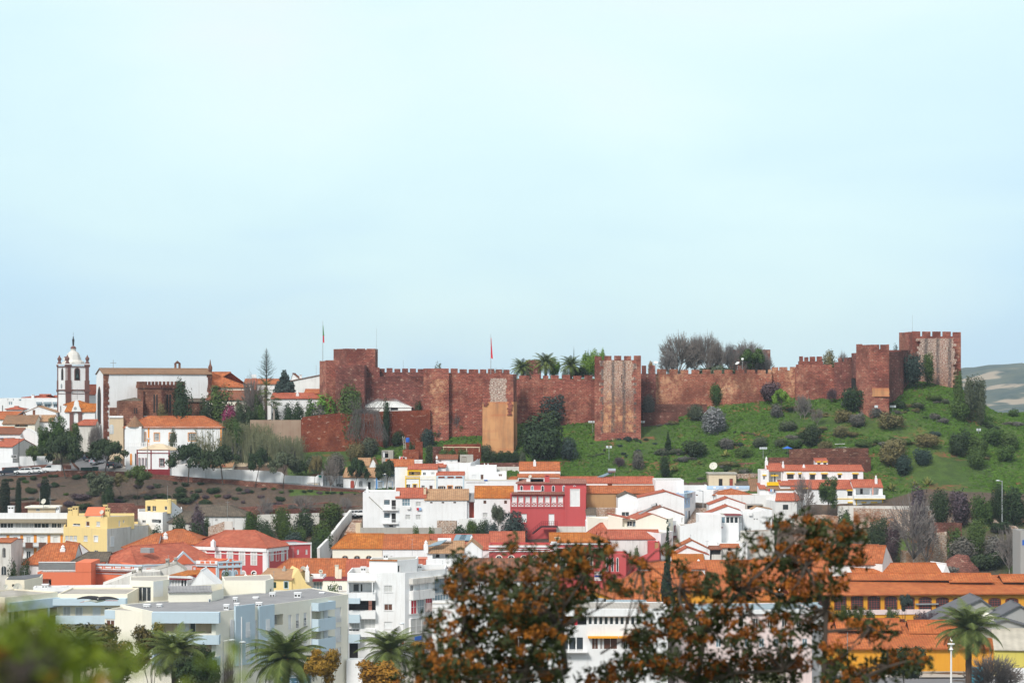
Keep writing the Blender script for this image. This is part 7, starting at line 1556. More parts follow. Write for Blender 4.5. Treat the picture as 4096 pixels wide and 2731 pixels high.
VR=random.Random(5)
def base(x,yb,Y=None):
 if Y is None:return gat(x,yb)
 p=pt(x,yb,Y);p.z=H(p.x,Y);return p
def nearest(q):return 2*min(range(4),key=lambda i:abs(math.log(ASP[i]/q)))+VR.randrange(2)
def bush(x,y,rx,ry,mat,lb,Y=None,name='bush',grp=None,cat='bush',proto='bush',dense=1):
 p=base(x,y+ry*.92,Y);k=p.y/FPX*CT[2]
 if Y:
  zc=zrow(y+ry,Y);
  if zc>p.z:p.z=zc if zc-p.z<1.5 else p.z
 r=emp(name,p,lb=lb,cat=cat,grp=grp)
 top=zrow(y-ry,p.y);h=max(.6,top-p.z)
 me=PM['bush%d'%nearest(h/(rx*k))]
 inst('leaves',me,r,(0,0,-.1),(rx*k*1.05,max(rx*k*.9,.8),h*1.03),VR.uniform(0,6.28),mat)
 mb=MB();
 for q in range(3):a=VR.uniform(0,6.28);mb.tube((0,0,-.3),(math.cos(a)*rx*k*.35,math.sin(a)*rx*k*.35,h*.55),.06,.03,4)
 mb.obj('stem','bark',r);return r
def tree(x,yb,x1,ytop,ybot,rx,mat,lb,Y=None,kind='tree',name='tree',bark='bark',grp=None,cat='tree',lean=0):
 p=base(x,yb,Y);k=p.y/FPX*CT[2];r=emp(name,p,lb=lb,cat=cat,grp=grp)
 zt,zb=zrow(ytop,p.y)-p.z,zrow(ybot,p.y)-p.z;dx=(x1-x)*k;h=zt-zb
 me=PM[kind+str({'tree':VR.randrange(2)+2*(h/(rx*k)>1.8),'umb':VR.randrange(3),'cyp':VR.randrange(2),'col':0}[kind])]
 if kind in('cyp','col'):inst('crown',me,r,(0,0,0),(rx*k,rx*k,zt),VR.uniform(0,6.28),mat);MB().tube((0,0,-.5),(0,0,zt*.7),.18,.06,6).obj('trunk','bark',r);return r
 cz=(zt+zb)/2
 inst('crown',me,r,(dx,0,cz),(rx*k*1.02,rx*k*.9,h*1.02),VR.uniform(0,6.28),mat)
 t=inst('trunk',TRUNKS[VR.randrange(3)],r,(0,0,-.3),(max(rx*k*.95,1.5),max(rx*k*.8,1.5),max(zb,.5)/.5*.95+.4 if kind=='umb' else max(zt*.8,.5)/.95),VR.uniform(0,6.28),bark)
 if dx:
  t.rotation_euler=(0,math.atan2(dx,max(zb,1))*.8,0)
 return r
def bare(x,yb,ytop,rx,lb,Y=None,mat='twig',bark='bark',grp=None,name='bare_tree',proto=None,x1=None):
 p=base(x,yb,Y);k=p.y/FPX*CT[2];r=emp(name,p,lb=lb,cat='tree',grp=grp);h=zrow(ytop,p.y)-p.z
 a,b=BARE[(proto or 0)%2+2*(bark!='bark')];rz=VR.uniform(0,6.28)
 inst('trunk',a,r,(0,0,-.3),(rx*k,rx*k,h),rz,bark);inst('branches',b,r,(0,0,-.3),(rx*k,rx*k,h),rz,mat);return r
def frond(v,f,rnd,rr,az,el,L_,droop,leafl,n=26,sag=.25,wide=.07):
 d=V((math.cos(az),math.sin(az),0));side=V((-d.y,d.x,0))
 p=V((0,0,0));prev=p;P=[p];ang=el
 for i in range(n):ang=el-droop*((i+1)/n)**1.4;p=p+(d*math.cos(ang)+V((0,0,math.sin(ang))))*L_/n;P.append(p)
 for i in range(n):
  a,b=P[i],P[i+1];t=i/n;up=(b-a).cross(side).normalized()*-1;w_=.05*L_/4*(1-t*.8)
  j=len(v);v+=[tuple(a-side*w_),tuple(a+side*w_),tuple(b+side*w_*.9),tuple(b-side*w_*.9)];f.append((j,j+1,j+2,j+3));rnd.append(.9)
  if t<.08:continue
  ll=leafl*math.sin(math.pi*min(1,t*.82+.16))*rr.uniform(.85,1.1);fw=(b-a).normalized()
  for s in(-1,1):
   tip=a+side*s*ll*.82+fw*ll*.55+V((0,0,-sag*ll))+up*.12*ll;wv=fw*wide*L_/4
   j=len(v);v+=[tuple(a-wv),tuple(a+wv),tuple(tip+wv*.3),tuple(tip-wv*.3)];f.append((j,j+1,j+2,j+3));rnd.append(rr.random())
def palmmesh(seed,n=60,L_=1.0,dead=0):
 rr=random.Random(seed);v=[];f=[];rnd=[]
 for i in range(n):
  t=i/n;az=i*2.39996+rr.uniform(-.2,.2);el=R(82)-t*R(105)+rr.uniform(-.1,.1);frond(v,f,rnd,rr,az,el,L_*rr.uniform(.85,1.08)*(1-.12*(t>.8)),R(70)+R(25)*t,L_*.22,24)
 return rmesh('fronds',fitted(v),f,rnd,'leaf_palm')
PALM=[palmmesh(1),palmmesh(2),palmmesh(3,44)]
def fanmesh(seed):
 rr=random.Random(seed);v=[];f=[];rnd=[]
 for i in range(46):
  az=i*2.4;el=R(75)-R(130)*(i/46)+rr.uniform(-.15,.15);d=V((math.cos(az)*math.cos(el),math.sin(az)*math.cos(el),math.sin(el)));c=d*.55;s=V((-math.sin(az),math.cos(az),0));u=d.cross(s)
  for k in range(11):a=R(-80+16*k);t=(d*math.cos(a)+s*math.sin(a)).normalized();tip=c+t*.45+V((0,0,-.08));w_=s*.018;j=len(v);v+=[tuple(c-w_),tuple(c+w_),tuple(tip+w_*.3),tuple(tip-w_*.3)];f.append((j,j+1,j+2,j+3));rnd.append(rr.random())
 return rmesh('fronds',v,f,rnd,'leaf_palm')
FAN=fanmesh(9)
def palm(x,yc,rpx,Y,lb,ybase=None,mat='leaf_palm',me=None,tr=.32,fruit=True,dead=False,name='palm_tree'):
 c=pt(x,yc,Y);g=H(c.x,c.y)if ybase is None else zrow(ybase,Y);r=emp(name,(c.x,c.y,g),lb=lb,cat='palm tree');k=Y/FPX*CT[2]*rpx*1.15;h=c.z-g
 mb=MB();rr=random.Random(int(x));n=max(4,int(h/.5));
 prof=[(tr*(1.25 if i==0 else 1)*(1+.09*(i%2)),h*i/n)for i in range(n+1)];mb.lathe((0,0,0),prof[:-1]+[(tr*1.25,h-.35),(tr*1.6,h),(tr*.8,h+.35)],10);mb.obj('trunk','bark_palm',r)
 inst('fronds',me or PALM[int(x)%2],r,(0,0,h+.1),(k,k,k*.92),VR.uniform(0,6),mat)
 if fruit:
  mb=MB();
  for i in range(90):a=rr.uniform(0,6.28);q=V((math.cos(a)*rr.uniform(.1,.22)*k,math.sin(a)*rr.uniform(.1,.22)*k,h+rr.uniform(-.05,.16)*k));d=rv(rr)*.12*k/3;mb.face([q,q+V((d.x,d.y,.1)),q+V((d.x,-d.y,d.z)),q+V((0,d.y,d.z))])
  mb.rnd=[rr.random()for _ in mb.f];mb.obj('fruit_stalks','leaf_orange' if not dead else 'leaf_dead',r)
 if dead:inst('dead_fronds',FAN,r,(0,0,h-.5*k),(k*.5,k*.5,k*1.1),0,'leaf_dead')
 return r
tile('A2')
palm(1405,615,128,503,'left of three date palms behind battlements',me=PALM[2],fruit=False);palm(1672,560,138,503,'middle and tallest of three date palms behind battlements',me=PALM[2],fruit=False);palm(1962,585,130,503,'right of three date palms behind battlements',me=PALM[2],fruit=False)
tree(2200,700,2200,420,720,120,'bright','bright green leafy tree behind battlements left of limewashed tower',507);tree(1760,700,1770,500,720,75,'bright','bright green tree between two right castle palms',508)
tree(2060,700,2060,600,720,120,'dark','dark low tree under right castle palm',506)
tree(1995,700,1995,418,690,14,'cypress','thin cypress tip above right castle palm',512,kind='cyp',name='cypress');tree(2161,600,2161,432,560,8,'cypress','thin dark cypress tip before bright green tree',512,kind='cyp',name='cypress')
for x,r_,lb in((1075,60,'left of pale shrubs'),(1195,35,'second of pale shrubs'),(1470,45,'pale shrub under left castle palm'),(1905,60,'pale shrub below right castle palm')):bush(x,672,r_,28,'olive','grey green shrub growing on battlements, '+lb,495 if x>1300 else 496)
bush(440,604,60,14,'olive','little tuft of weeds on top of ochre patched bastion',487)
tile('A3')
bare(905,640,205,240,'big round bare tree behind battlements, left of bare group',510,proto=0);bare(1085,640,215,150,'slim bare tree in middle of bare group behind battlements',512,proto=1);bare(1240,640,203,185,'tall bare tree with an open crown in bare group',510,proto=2);bare(1340,640,290,130,'slanting bare tree at right of bare group',508,proto=3);bare(1690,640,288,240,'wide bare tree before inner castle tower',514,proto=0);bare(1500,640,310,110,'small bare tree left of inner castle tower',513,proto=1)
bare(1880,640,430,130,'low bare tree at right of inner castle tower',510,proto=2);bare(780,640,400,120,'low bare tree at left of bare group',506,proto=3)
tree(1750,640,1740,395,600,150,'green','dark green round tree before inner castle tower',506);bush(1330,630,300,45,'olive','mixed greenery hugging battlements under bare trees',503);bush(590,585,50,45,'orange','yellow leaved shrub right behind limewashed tower battlements',505)
bush(30,450,45,40,'bright','green sprigs showing over limewashed tower',505)
tile('A4');bush(300,470,90,80,'dry','yellow green shrub growing on wall left of corner tower',494);bare(450,490,375,70,'thin bare shrub on wall left of corner tower',495);bush(1010,358,22,25,'blue','dark tuft on wall beside far tower',492)
tile('A2')
bush(1765,1060,185,170,'blue','big blue green tree against curtain wall left of limewashed tower',cat='tree');bush(1620,1340,260,190,'dark','huge dark evergreen mass right of plastered tower',470,cat='tree');bush(1720,1190,130,90,'green','mid green bush between blue green tree and dark evergreen')
bush(215,1045,50,42,'dark','small dark tree at wall corner right of marquee',486);bush(120,1290,90,95,'green','green tree at end of brick town wall');bush(215,1350,65,60,'olive','pale shrub below ochre patched bastion');bush(300,1390,75,60,'blue','bluish tree above cluttered gardens');bare(640,1388,1110,75,'thin pale bare tree before castle bastion',proto=1,bark='bark_pale');bush(460,1330,80,75,'grey','twiggy grey shrub at bastion foot');bush(700,1310,60,60,'green','green shrub right of thin bare tree');bush(400,1380,70,50,'green','leafy shrub below bastion')
tile('B2')
bush(310,100,85,110,'blue','dark blue green tree in cluttered garden');bush(330,260,60,80,'dark','dark ivy mass above white cottage',462);bush(970,240,90,70,'olive','olive shrub at foot of plastered tower');bush(130,190,50,45,'dark','dark shrub on red brick garden terrace',464)
for i in range(5):bush(985+i*85,300,60,62,'dark','dark evergreen hedge bush below plastered tower, clump %s from tower'%['farthest left','second','third','fourth','farthest right'][i],464)
bush(1620,190,250,190,'dark','lower part of dark evergreen mass above orange roofed house',466,cat='tree');bush(1930,220,110,130,'blue','grey green shrub mass right of dark evergreen',466);bush(1410,300,55,50,'olive','small silvery shrub before dark evergreen',462)
for x,y in((600,240),(500,245),(720,240)):bush(x,y,70,22,'green','low garden plants above white cottage',464,grp='low garden plants')
tree(1130,1010,1130,860,1060,75,'olive','slim willowy tree before golden roofed house',424);bush(1310,1050,150,105,'blue','large olive tree at left foot of red building',421,cat='tree');bush(1060,1130,95,65,'blue','rounded olive shrub below willowy tree',420);bush(810,1120,95,60,'citrus','citrus tree with yellow fruit below black vines',420);bush(690,1150,100,50,'dark','dark shrub left of citrus tree below vines',420);bush(960,1100,80,60,'dark','dark trailing bush between citrus tree and olives',421);bush(185,1150,42,42,'green','small green bush on top of concrete wall, left',416);bush(355,1160,42,36,'green','small green bush on top of concrete wall, right',416);bush(820,1070,70,30,'green','climbing plant over white garden wall with black vines',423)
tile('A3')
bush(1325,920,95,135,'green','upright bright green tree against long ochre wall',cat='tree');bush(1300,1215,145,150,'white','white blossoming shrub on grassy slope',cat='shrub');bush(1090,1130,110,100,'olive','feathery grey green shrub left of white blossoming one');tree(2090,1145,2075,860,1010,125,'bright','fresh green umbrella shaped tree on slope',kind='umb');bush(1950,870,150,95,'ptwig','dull purple thicket against long ochre wall',489);bare(2300,1200,890,95,'pale grey bare shrub tree below wall',proto=2,bark='bark_pale');bush(2020,1100,80,80,'grey','brownish twiggy bush at umbrella shaped tree')
bush(560,1050,90,130,'grey','creeper covered corner right of limewashed tower',486);bush(330,1420,50,32,'blue','small blue green cushion shrub below limewashed tower');bush(2150,1270,110,60,'olive','rough greenery patch below pale bare shrub');bush(2330,1375,60,50,'dark','dark small bush at right of grassy slope')
tile('A4')
bush(545,895,145,125,'dark','large round dark bush at left foot of corner tower');bush(1200,570,130,155,'blue','big blue green tree hiding foot of far tower',493,cat='tree');bush(1340,560,85,150,'green','green ivy mass climbing far tower',497);bush(1670,690,60,85,'green','green shrub at right foot of far tower');bush(1790,740,90,80,'olive','grey olive tree on crest right of far tower',cat='tree');bush(1900,755,75,80,'olive','second grey olive tree on crest, outermost',cat='tree')
bush(1690,1010,125,105,'green','round green bush alone on slope below far tower');bush(450,1060,110,70,'dry','yellowish bush below round dark bush, left');bush(610,1100,100,75,'grey','brown green bush below round dark bush, right');bush(940,1110,165,85,'dry','wide yellow brown bush at foot of corner tower');bush(790,1020,70,60,'grey','twiggy bush hugging corner tower');bare(50,1100,820,95,'pale grey bare bush left of corner tower',proto=1,bark='bark_pale');bare(180,1160,960,85,'lower pale bare bush left of corner tower',proto=3,bark='bark_pale');bare(335,930,750,60,'reddish thin bare tree against castle wall',proto=2,mat='ptwig');bush(130,1275,125,115,'dark','very dark round tree above red stone terraces',cat='tree');bush(420,1225,85,65,'dry','yellow green bush above terraces');bush(270,1370,85,50,'dry','yellow olive bush on red terraces');bush(660,1350,110,40,'green','vegetable greenery beside red earth patch');bush(2240,1030,62,45,'green','green bush far right on slope');bush(1800,880,60,60,'dry','pale yellow green shrub below far tower')
bush(980,1380,140,85,'dry','large straw coloured bush below corner tower, lower slope');bush(1355,1320,140,75,'dry','brown green bush in middle of lower slope');bush(1425,1245,60,28,'blue','small blue green shrub above brown green bush');bush(1690,1330,130,110,'dark','dark shrub group on right slope, left one');bush(1850,1380,130,110,'green','dark green shrub group on right slope, middle one');bush(2010,1280,120,90,'green','green shrub on right slope behind floodlight');bush(2200,1340,110,100,'green','green shrub on right slope, outermost')
tile('B4')
bush(980,150,150,130,'dry','large grey brown bush above agaves');bush(1090,270,110,110,'blue','blue grey olive bush left of agaves');bush(1300,180,120,85,'blue','blue grey bush right of brown one');bush(1650,85,90,85,'dark','dark bush on right slope above agaves');bush(1840,200,105,115,'green','green shrub drooping on right slope');bush(2150,150,110,90,'green','soft green shrub at far right slope')
for i,(x,y,rx,ry,m)in enumerate(((1460,620,130,90,'dark'),(1680,640,150,100,'ptwig'),(1890,660,110,75,'green'),(2000,690,90,60,'green'),(2240,640,130,130,'dark'),(2100,560,110,80,'dark'),(1250,600,120,90,'ptwig'))):bush(x,y,rx,ry,m,'shrub in dark thicket above ruined walls, '+['first from the left','purple one in middle','green one before thicket','low green one near lamp post','big one right of lamp post','behind the lamp post','purple one by bare tree'][i],425-i*.5)
tree(290,760,300,395,690,125,'green','leafy green tree before villa',430);bare(40,860,330,130,'pale bare tree beside leafy tree before villa',428,bark='bark_pale',proto=1);bare(1190,1290,560,300,'large pale barked bare tree before ruins',402,bark='bark_pale',proto=0);bare(2200,1400,880,190,'pale bare tree at lower right',398,bark='bark_pale',proto=2);bare(1330,1300,780,150,'smaller bare tree against rubble wall',404,bark='bark_pale',proto=3)
for i,(x,y,rx,ry,m)in enumerate(((480,940,90,150,'green'),(840,940,130,110,'dark'),(970,1000,110,130,'ptwig'),(1860,930,110,90,'green'),(1640,1000,110,70,'green'),(1700,1120,180,90,'grey'),(2060,1120,170,110,'grey'),(1950,1260,170,80,'dark'),(2240,1080,90,130,'grey'),(470,800,80,50,'dark'))):bush(x,y,rx,ry,m,'overgrown bush among ruins, '+['under the villa wall','dark one left of bare tree','purple twiggy one by bare tree','at stained wall end','inside the broken wall','grey one above red earth','grey one at lower right','dark low one right of red earth','beside right bare tree','on ruined wall top'][i],410-(y-900)*.02)
mb=MB();c=base(1680,1290,402);mb.lathe((c.x,c.y,c.z),[(4.3,-1),(3.9,.3),(3.2,1.3),(2.3,2.3),(1.2,3.2),(.4,3.5)],14,1,.5);mb.v=[tuple(V(q)+V((noise.noise(V(q)*.7),0,.6*noise.noise(V(q)*.5))))for q in mb.v];o=mb.obj('earth_mound','rubble_pink');o['kind']='structure'
def agave(x,y,rpx,lb,Y=None):
 p=base(x,y+rpx*.6,Y);k=p.y/FPX*CT[2]*rpx;r=emp('agave',p,lb=lb,cat='agave');mb=MB();rr=random.Random(int(x+y))
 for i in range(34):
  az=i*2.4;el=R(rr.uniform(15,85));d=V((math.cos(az)*math.cos(el),math.sin(az)*math.cos(el),math.sin(el)));s=V((-math.sin(az),math.cos(az),0))*k*.07;m=d*k*.7;t=d*k*1.15+V((0,0,-.25*k*math.cos(el)))
  mb.face([-s,s,m+s*1.1,m-s*1.1]);mb.face([m-s*1.1,m+s*1.1,t])
  mb.rnd=(mb.rnd or[])+[rr.random()*.8]*2
 mb.obj('leaves','leaf_agave',r)
tile('B3');agave(1445,255,75,'large yellow edged agave high on slope');agave(860,425,80,'big yellow edged agave above white roofs');agave(1135,365,60,'yellow edged agave between two big ones');agave(935,530,40,'small green yellow agave by terrace wall');agave(350,460,38,'small agave above long coral roof')
tile('B4');agave(955,480,95,'yellow edged agave right of villa');agave(1340,420,95,'tall yellow edged agave on right slope');agave(1200,440,70,'darker agave between two right ones')
tile('B3')
tree(780,290,780,40,270,40,'dark','narrow dark conifer sapling on slope',kind='cyp',name='conifer');bush(740,430,80,130,'dark','tall dark shrub left of big agave');bush(1100,215,170,90,'dark','dark thicket in middle of slope');bush(1440,160,90,70,'grey','pale twiggy bush behind large agave');bush(1830,140,90,70,'olive','olive bush left of floodlight pole');bush(2060,150,80,55,'olive','olive shrub above chairs');bush(2240,160,100,55,'green','green shrub above chairs');bush(1460,445,55,45,'dark','dark shrub before brown terrace wall');bush(430,350,80,110,'grey','brownish twiggy bush on red earth slope');bare(215,430,290,75,'small dark bare tree on lower slope',mat='ptwig');bush(1640,250,120,60,'green','green low thicket right of large agave');bush(1620,450,130,25,'green','greenery along brown terrace wall top',458)
for x,y,r_ in((210,105,18),(290,95,28),(330,100,28),(415,105,32),(462,140,14),(230,180,22),(50,232,18),(440,235,20),(270,265,25),(630,155,22),(1610,165,45),(310,300,16)):bush(x,y,r_,r_*.6,'blue','small dark cushion shrub dotted on grassy slope',grp='small cushion shrubs on grassy slope')
bush(410,1400,60,40,'green','green bush inside raspberry red garden wall',398);tree(775,1434+800,772,1285,1434+750,100,'cypress','tall dark cypress before orange factory roofs',331,kind='cyp',name='cypress')
bush(2310,940,22,30,'dark','dark bush beside small coral roofed house',433);bush(2010,1000,22,30,'green','small weed bush between white walls',415)
tile('B0')
tree(757,560,700,60,345,275,'dark','large spreading dark tree behind white van',kind='umb',Y=463);tree(1190,470,1230,115,345,275,'dark','spreading dark tree over green bins',kind='umb',Y=462.8);tree(408,410,380,180,340,100,'green','drooping small tree left of big spreading one',Y=472)
tree(2155,650,2180,165,410,265,'dark','broad road tree with forked trunk right of dark red trimmed house',kind='umb',Y=459)
tree(1570,760,1585,410,620,140,'green','small round green tree below retaining wall',Y=450);tree(1175,800,1150,490,720,135,'olive','feathery olive green tree on dry garden slope',Y=448);tree(1400,740,1370,500,640,110,'dry','thin yellowish tree beside feathery one',Y=449)
tile('A0');
tree(640,1700,655,1185,1600,185,'green','big bright pepper tree before bell tower foot',478,cat='tree');tree(830,1700,840,1250,1560,115,'green','right hand part pepper tree beside low coral roof',480)
tree(540,1700,510,1290,1640,110,'green','left hand pepper tree before white gables',477)
bush(2090,1000,150,210,'dark','dark pointed conifer before church apse',480,cat='conifer');bush(1860,1090,90,55,'dry','yellow green shrub at foot of apse',479.5);bare(1095,1560,1230,90,'small bare tree at church corner',479,mat='twig')
tile('B1')
tree(265,665,245,190,430,250,'dark','spreading road tree before white wall, leftmost there',kind='umb',Y=458);tree(625,690,690,225,440,150,'dark','smaller leaning road tree before white wall',kind='umb',Y=457.5);tree(950,722,980,262,470,185,'olive','olive crowned road tree with V shaped trunk',kind='umb',Y=456.5);tree(1305,735,1330,300,470,80,'dry','thin yellowish road tree next to utility boxes',kind='umb',Y=456);bare(1500,765,300,115,'bare road tree before grey gate',454.5,bark='bark_pale',proto=1);tree(1755,765,1800,330,545,150,'dark','road tree before red arched door',kind='umb',Y=454);tree(2135,740,2150,355,545,165,'dark','road tree before blue edged house',kind='umb',Y=453.5)
for i,(x,y,rx,ry,m)in enumerate(((580,1055,120,110,'citrus'),(735,1130,110,90,'dark'),(925,1010,120,115,'citrus'),(1200,1020,120,110,'dark'),(1505,970,150,130,'citrus'),(985,1150,105,80,'citrus'),(1405,1130,130,80,'citrus'),(1400,1230,120,90,'citrus'),(1170,1190,80,65,'green'),(1060,1240,150,60,'blue'),(1340,1330,90,80,'dark'),(790,1200,100,70,'dark'),(60,1120,75,95,'citrus'),(-30,1150,60,80,'dark'))):bush(x,y,rx,ry,m,'orange tree in walled garden behind dark red mansion, '+['far left','second from left in front','third, tall at back','dark one at back','largest, beside sloping wall','low centre one','right front one','lowest right one','small pale one','grey low one at front','dark one by wall foot','shaded one behind mansion roof','yellow fruited one by ruined wall','dark one left of ruined wall'][i],433-(y-970)*.055,cat='tree',name='orange_tree')
bare(740,1010,740,110,'pale bare tree in dry garden, left',438,bark='bark_pale',proto=0);bare(1190,900,720,160,'spreading pale bare tree in dry garden',441,bark='bark_pale',proto=3);bare(1660,900,740,90,'faint bare tree at right of dry garden',441,bark='bark_pale',proto=2)
rs=random.Random(4)
for tl,L_ in(('B0',((125,565,32),(250,555,45),(385,545,48),(290,585,45),(510,540,26),(570,522,24),(630,522,26),(360,690,72),(625,620,55),(760,730,26),(930,760,115),(1380,770,42),(1560,765,48),(1690,770,55),(1785,775,22),(790,840,80),(960,870,90),(2010,600,28),(2070,680,80),(2060,745,90),(2140,800,130),(2240,750,60),(2330,825,55),(880,535,60),(980,530,48),(140,670,25),(2120,620,50),(2300,610,40),(1920,780,55),(60,570,40))),('B1',((445,675,48),(545,690,50),(150,690,80),(205,750,40),(310,755,50),(405,780,40),(735,670,20),(920,785,60),(1045,690,30),(1195,700,15),(1258,695,28),(1368,715,38),(1463,712,28),(1525,718,22),(1625,718,22),(60,760,50),(65,825,80),(490,820,20),(590,700,30),(840,670,30),(930,710,28),(700,760,40)))):
 tile(tl)
 for x,y,r_ in L_:bush(x,y,r_,min(36,max(18,r_*.5)),rs.choice(['dark','dark','dark','green','ptwig']),'low clipped bush on brown dry garden slope below road',grp='low bushes on dry garden slope')
tile('B0')
for x,yt,yb,r_,lb in((55,575,890,62,'thick columnar cypress hedge plant at left edge'),(212,565,930,34,'slim columnar dark cypress between two thick ones'),(518,570,830,62,'thick columnar cypress behind satellite dish')):tree(x,yb,x,yt,yb,r_,'cypress',lb,kind='col',name='cypress',Y=439 if r_<60 else 441)
bush(1240,730,90,85,'dark','dark shrub at foot of feathery tree',446.5);bush(2060,1075,95,75,'dark','dark laurel before dark grey tiled house',418,cat='tree');bush(2270,1010,110,105,'ptwig','purplish bare shrub before grey tiled roof',421);bush(2250,1180,110,90,'dark','dark tree left of ruined wall',412,cat='tree');bush(1790,1160,90,25,'dark','leafy sprawl before white cubic villa',416)
bush(1990,65,60,55,'olive','potted shrub on terrace of orange trimmed house',470)
tile('B1')
rr2=random.Random(8)
for i,(x,y,rx,ry,lb)in enumerate(((120,130,190,130,'left thicket'),(420,150,200,140,'thicket above ruined ochre house'),(700,170,190,130,'thicket left of brick wall'),(980,190,190,110,'thicket at brick wall corner'),(300,40,220,110,'upper thicket'),(640,60,170,120,'upper thicket under tan wall'))):
 p=base(x,y+ry,476 if y>100 else 479);k=p.y/FPX*CT[2];r=emp('reed_bed',p,lb='tall tangled grey green reeds on bank, '+lb,cat='reeds',grp=None);inst('stems',PM['reed0'],r,(0,0,-.3),(rx*k,3.0,zrow(y-ry,p.y)-p.z),rr2.uniform(0,.6),'reed');inst('leaves',PM['bush%d'%(i%4)],r,(0,0,-.2),(rx*k*.95,2.4,(zrow(y-ry,p.y)-p.z)*.72),i,['olive','grey','olive','grey','olive','olive'][i])
for x,y,rx,ry,m,lb in((1770,260,120,110,'dry','spiky yellowish bush on grass above white gable'),(1300,380,120,90,'olive','olive bush behind white road wall'),(1940,200,120,110,'olive','grey green bush beside open shack'),(1560,350,130,80,'grey','grey bare thicket above red banked earth'),(1150,420,130,80,'dark','dark bush behind white road wall'),(2280,100,90,90,'dark','dark shrub right of open shack'),(1440,430,90,60,'green','green bush over grey gate')):bush(x,y,rx,ry,m,lb,466 if y>300 else None)
tile('A1')
for x,y,rx,ry,m,lb,Y in((350,1255,110,75,'citrus','yellowish green bush above tan retaining wall',478),(430,1310,90,65,'green','green bush before tan retaining wall, left',475),(205,980,180,140,'green','large green tree between church and garden',487),(460,1040,90,50,'olive','olive shrub under bare garden tree',485),(340,1110,110,55,'pink','magenta bougainvillea in garden',484),(470,1150,90,55,'dark','dark garden bush right of bougainvillea',483),(580,1140,90,70,'dark','dark round garden shrub behind tan wall',483),(690,1110,80,65,'green','bright garden shrub left of fan palm trunk',484),(650,1000,60,70,'green','leafy shrub behind fan palm',486),(1010,1110,100,80,'dark','dark garden tree left of low palms',484),(1130,1120,100,85,'dark','dark palm like bush behind tan wall',484),(1280,1080,110,80,'green','mid green bush left of little red hut',485),(1440,1010,160,70,'bright','yellow green bush before castle turret',485),(1370,1110,130,60,'grey','greyish shrubs above pale masonry',483.5),(1720,930,140,115,'green','big green tree at castle foot beside hut',482.7),(1810,1000,70,80,'green','fresh green shrub left of marquee',482.4),(2140,1045,58,55,'dark','round dark bush before marquee',482),(880,1130,70,60,'dark','dark shrub behind branching yucca',485),(60,1060,100,80,'dark','dark tree beside church end',484)):
 bush(x,y,rx,ry,m,lb,Y)
bare(590,1080,690,150,'spreading bare tree before long brown roof',487,proto=0,bark='bark')
palm(755,850,105,485,'shaggy fan palm with hanging dead leaves in garden',me=FAN,mat='leaf_palm',fruit=False,dead=True,name='fan_palm')
p=base(850,1200,482.5);r=emp('yucca',p,lb='branching yucca with leafy heads beside fan palm',cat='tree');k=p.y/FPX*CT[2];segs=[]
hd=[(-60,1000),(-15,965),(30,990),(60,1000),(5,1035)];hh=zrow(1075,p.y)-p.z;segs.append((V((0,0,-.3)),V((0,0,hh)),.25,.2))
for x,y in hd:q=V((x*k,0,zrow(y,p.y)-p.z));segs.append((V((0,0,hh)),q,.16,.1))
lmb('trunk',segs,'bark_pale',r,6)
for i,(x,y)in enumerate(hd):q=V((x*k,0,zrow(y,p.y)-p.z));inst('leaf_head',FAN,r,q,(1.1,1.1,1.1),i,'green')
p=base(762,900,500);p.z=zrow(900,500);r=emp('island_pine',(p.x,p.y,H(p.x,p.y)),lb='tall thin island pine with tiers of level branches',cat='tree');z0=p.z-r.location.z;zt=zrow(385,500)-r.location.z;MB().tube((0,0,0),(0,0,zt),.28,.05,7).obj('trunk','bark',r)
mb=MB();v=[];f=[];rnd=[];rr3=random.Random(2);k=500/FPX*CT[2]
for i in range(14):
 t=i/13;z=zrow(770-385*t**.92,500)-r.location.z;L_=(98*(1-t)**.75+10)*k*rr3.uniform(1.2,1.6)
 if i in(3,6):L_*=1.1
 for b_ in range(6):az=b_*1.047+i*.5;v0=len(v);frond(v,f,rnd,rr3,az,R(12)+t*.5,L_*rr3.uniform(.8,1.05),R(-20),L_*.2,9,.0,.12);
 tier0=getattr(mb,'t0',0)
 for q in range(tier0,len(v)):v[q]=(v[q][0],v[q][1],v[q][2]+z)
 mb.t0=len(v)
me=rmesh('branches',v,f,rnd,'leaf_dark');inst('branches',me,r)
p=base(965,900,498);r=emp('cedar',p,lb='dark drooping cedar left of white hall chimney',cat='tree');k=p.y/FPX*CT[2];MB().tube((0,0,0),(0,0,zrow(660,p.y)-p.z),.3,.06,6).obj('trunk','bark',r)
cl=[]
for i,(y,w_)in enumerate(((655,22),(680,45),(710,60),(735,55),(765,70),(785,110),(810,125),(840,110),(870,130))):
 for q in range(5+i):a=rr3.uniform(0,6.28);m_=w_*k*rr3.uniform(.3,.8);cl.append(((math.cos(a)*m_,math.sin(a)*m_,zrow(y,p.y)-p.z),(w_*k*.35,w_*k*.35,.55)))
inst('crown',leafmesh('crown_leaves',cl,3600,.26,rr3,mats='leaf_blue'),r)
p=pt(1905,1115,479);r=emp('creeper',p,lb='huge bare grey creeper spilling over brick wall',cat='creeper');segs=[];k=479/FPX*CT[2]
for i in range(150):
 a=rr3.uniform(-1,1);q=V((a*100*k*.5,0,rr3.uniform(-.4,.4)));dx=a*2.2+rr3.uniform(-.6,.6)
 for s in range(14):
  d=V((dx*(.5 if s<3 else .10)+rr3.uniform(-.35,.35),rr3.uniform(-.10,.04),(.35-s*.2 if s<3 else-.7)+rr3.uniform(-.25,.15))).normalized()*rr3.uniform(.4,.8);n_=q+d;
  if n_.y>-.1 and n_.z<0:n_.y=-.1
  segs.append((q,n_,.024,.018));q=n_
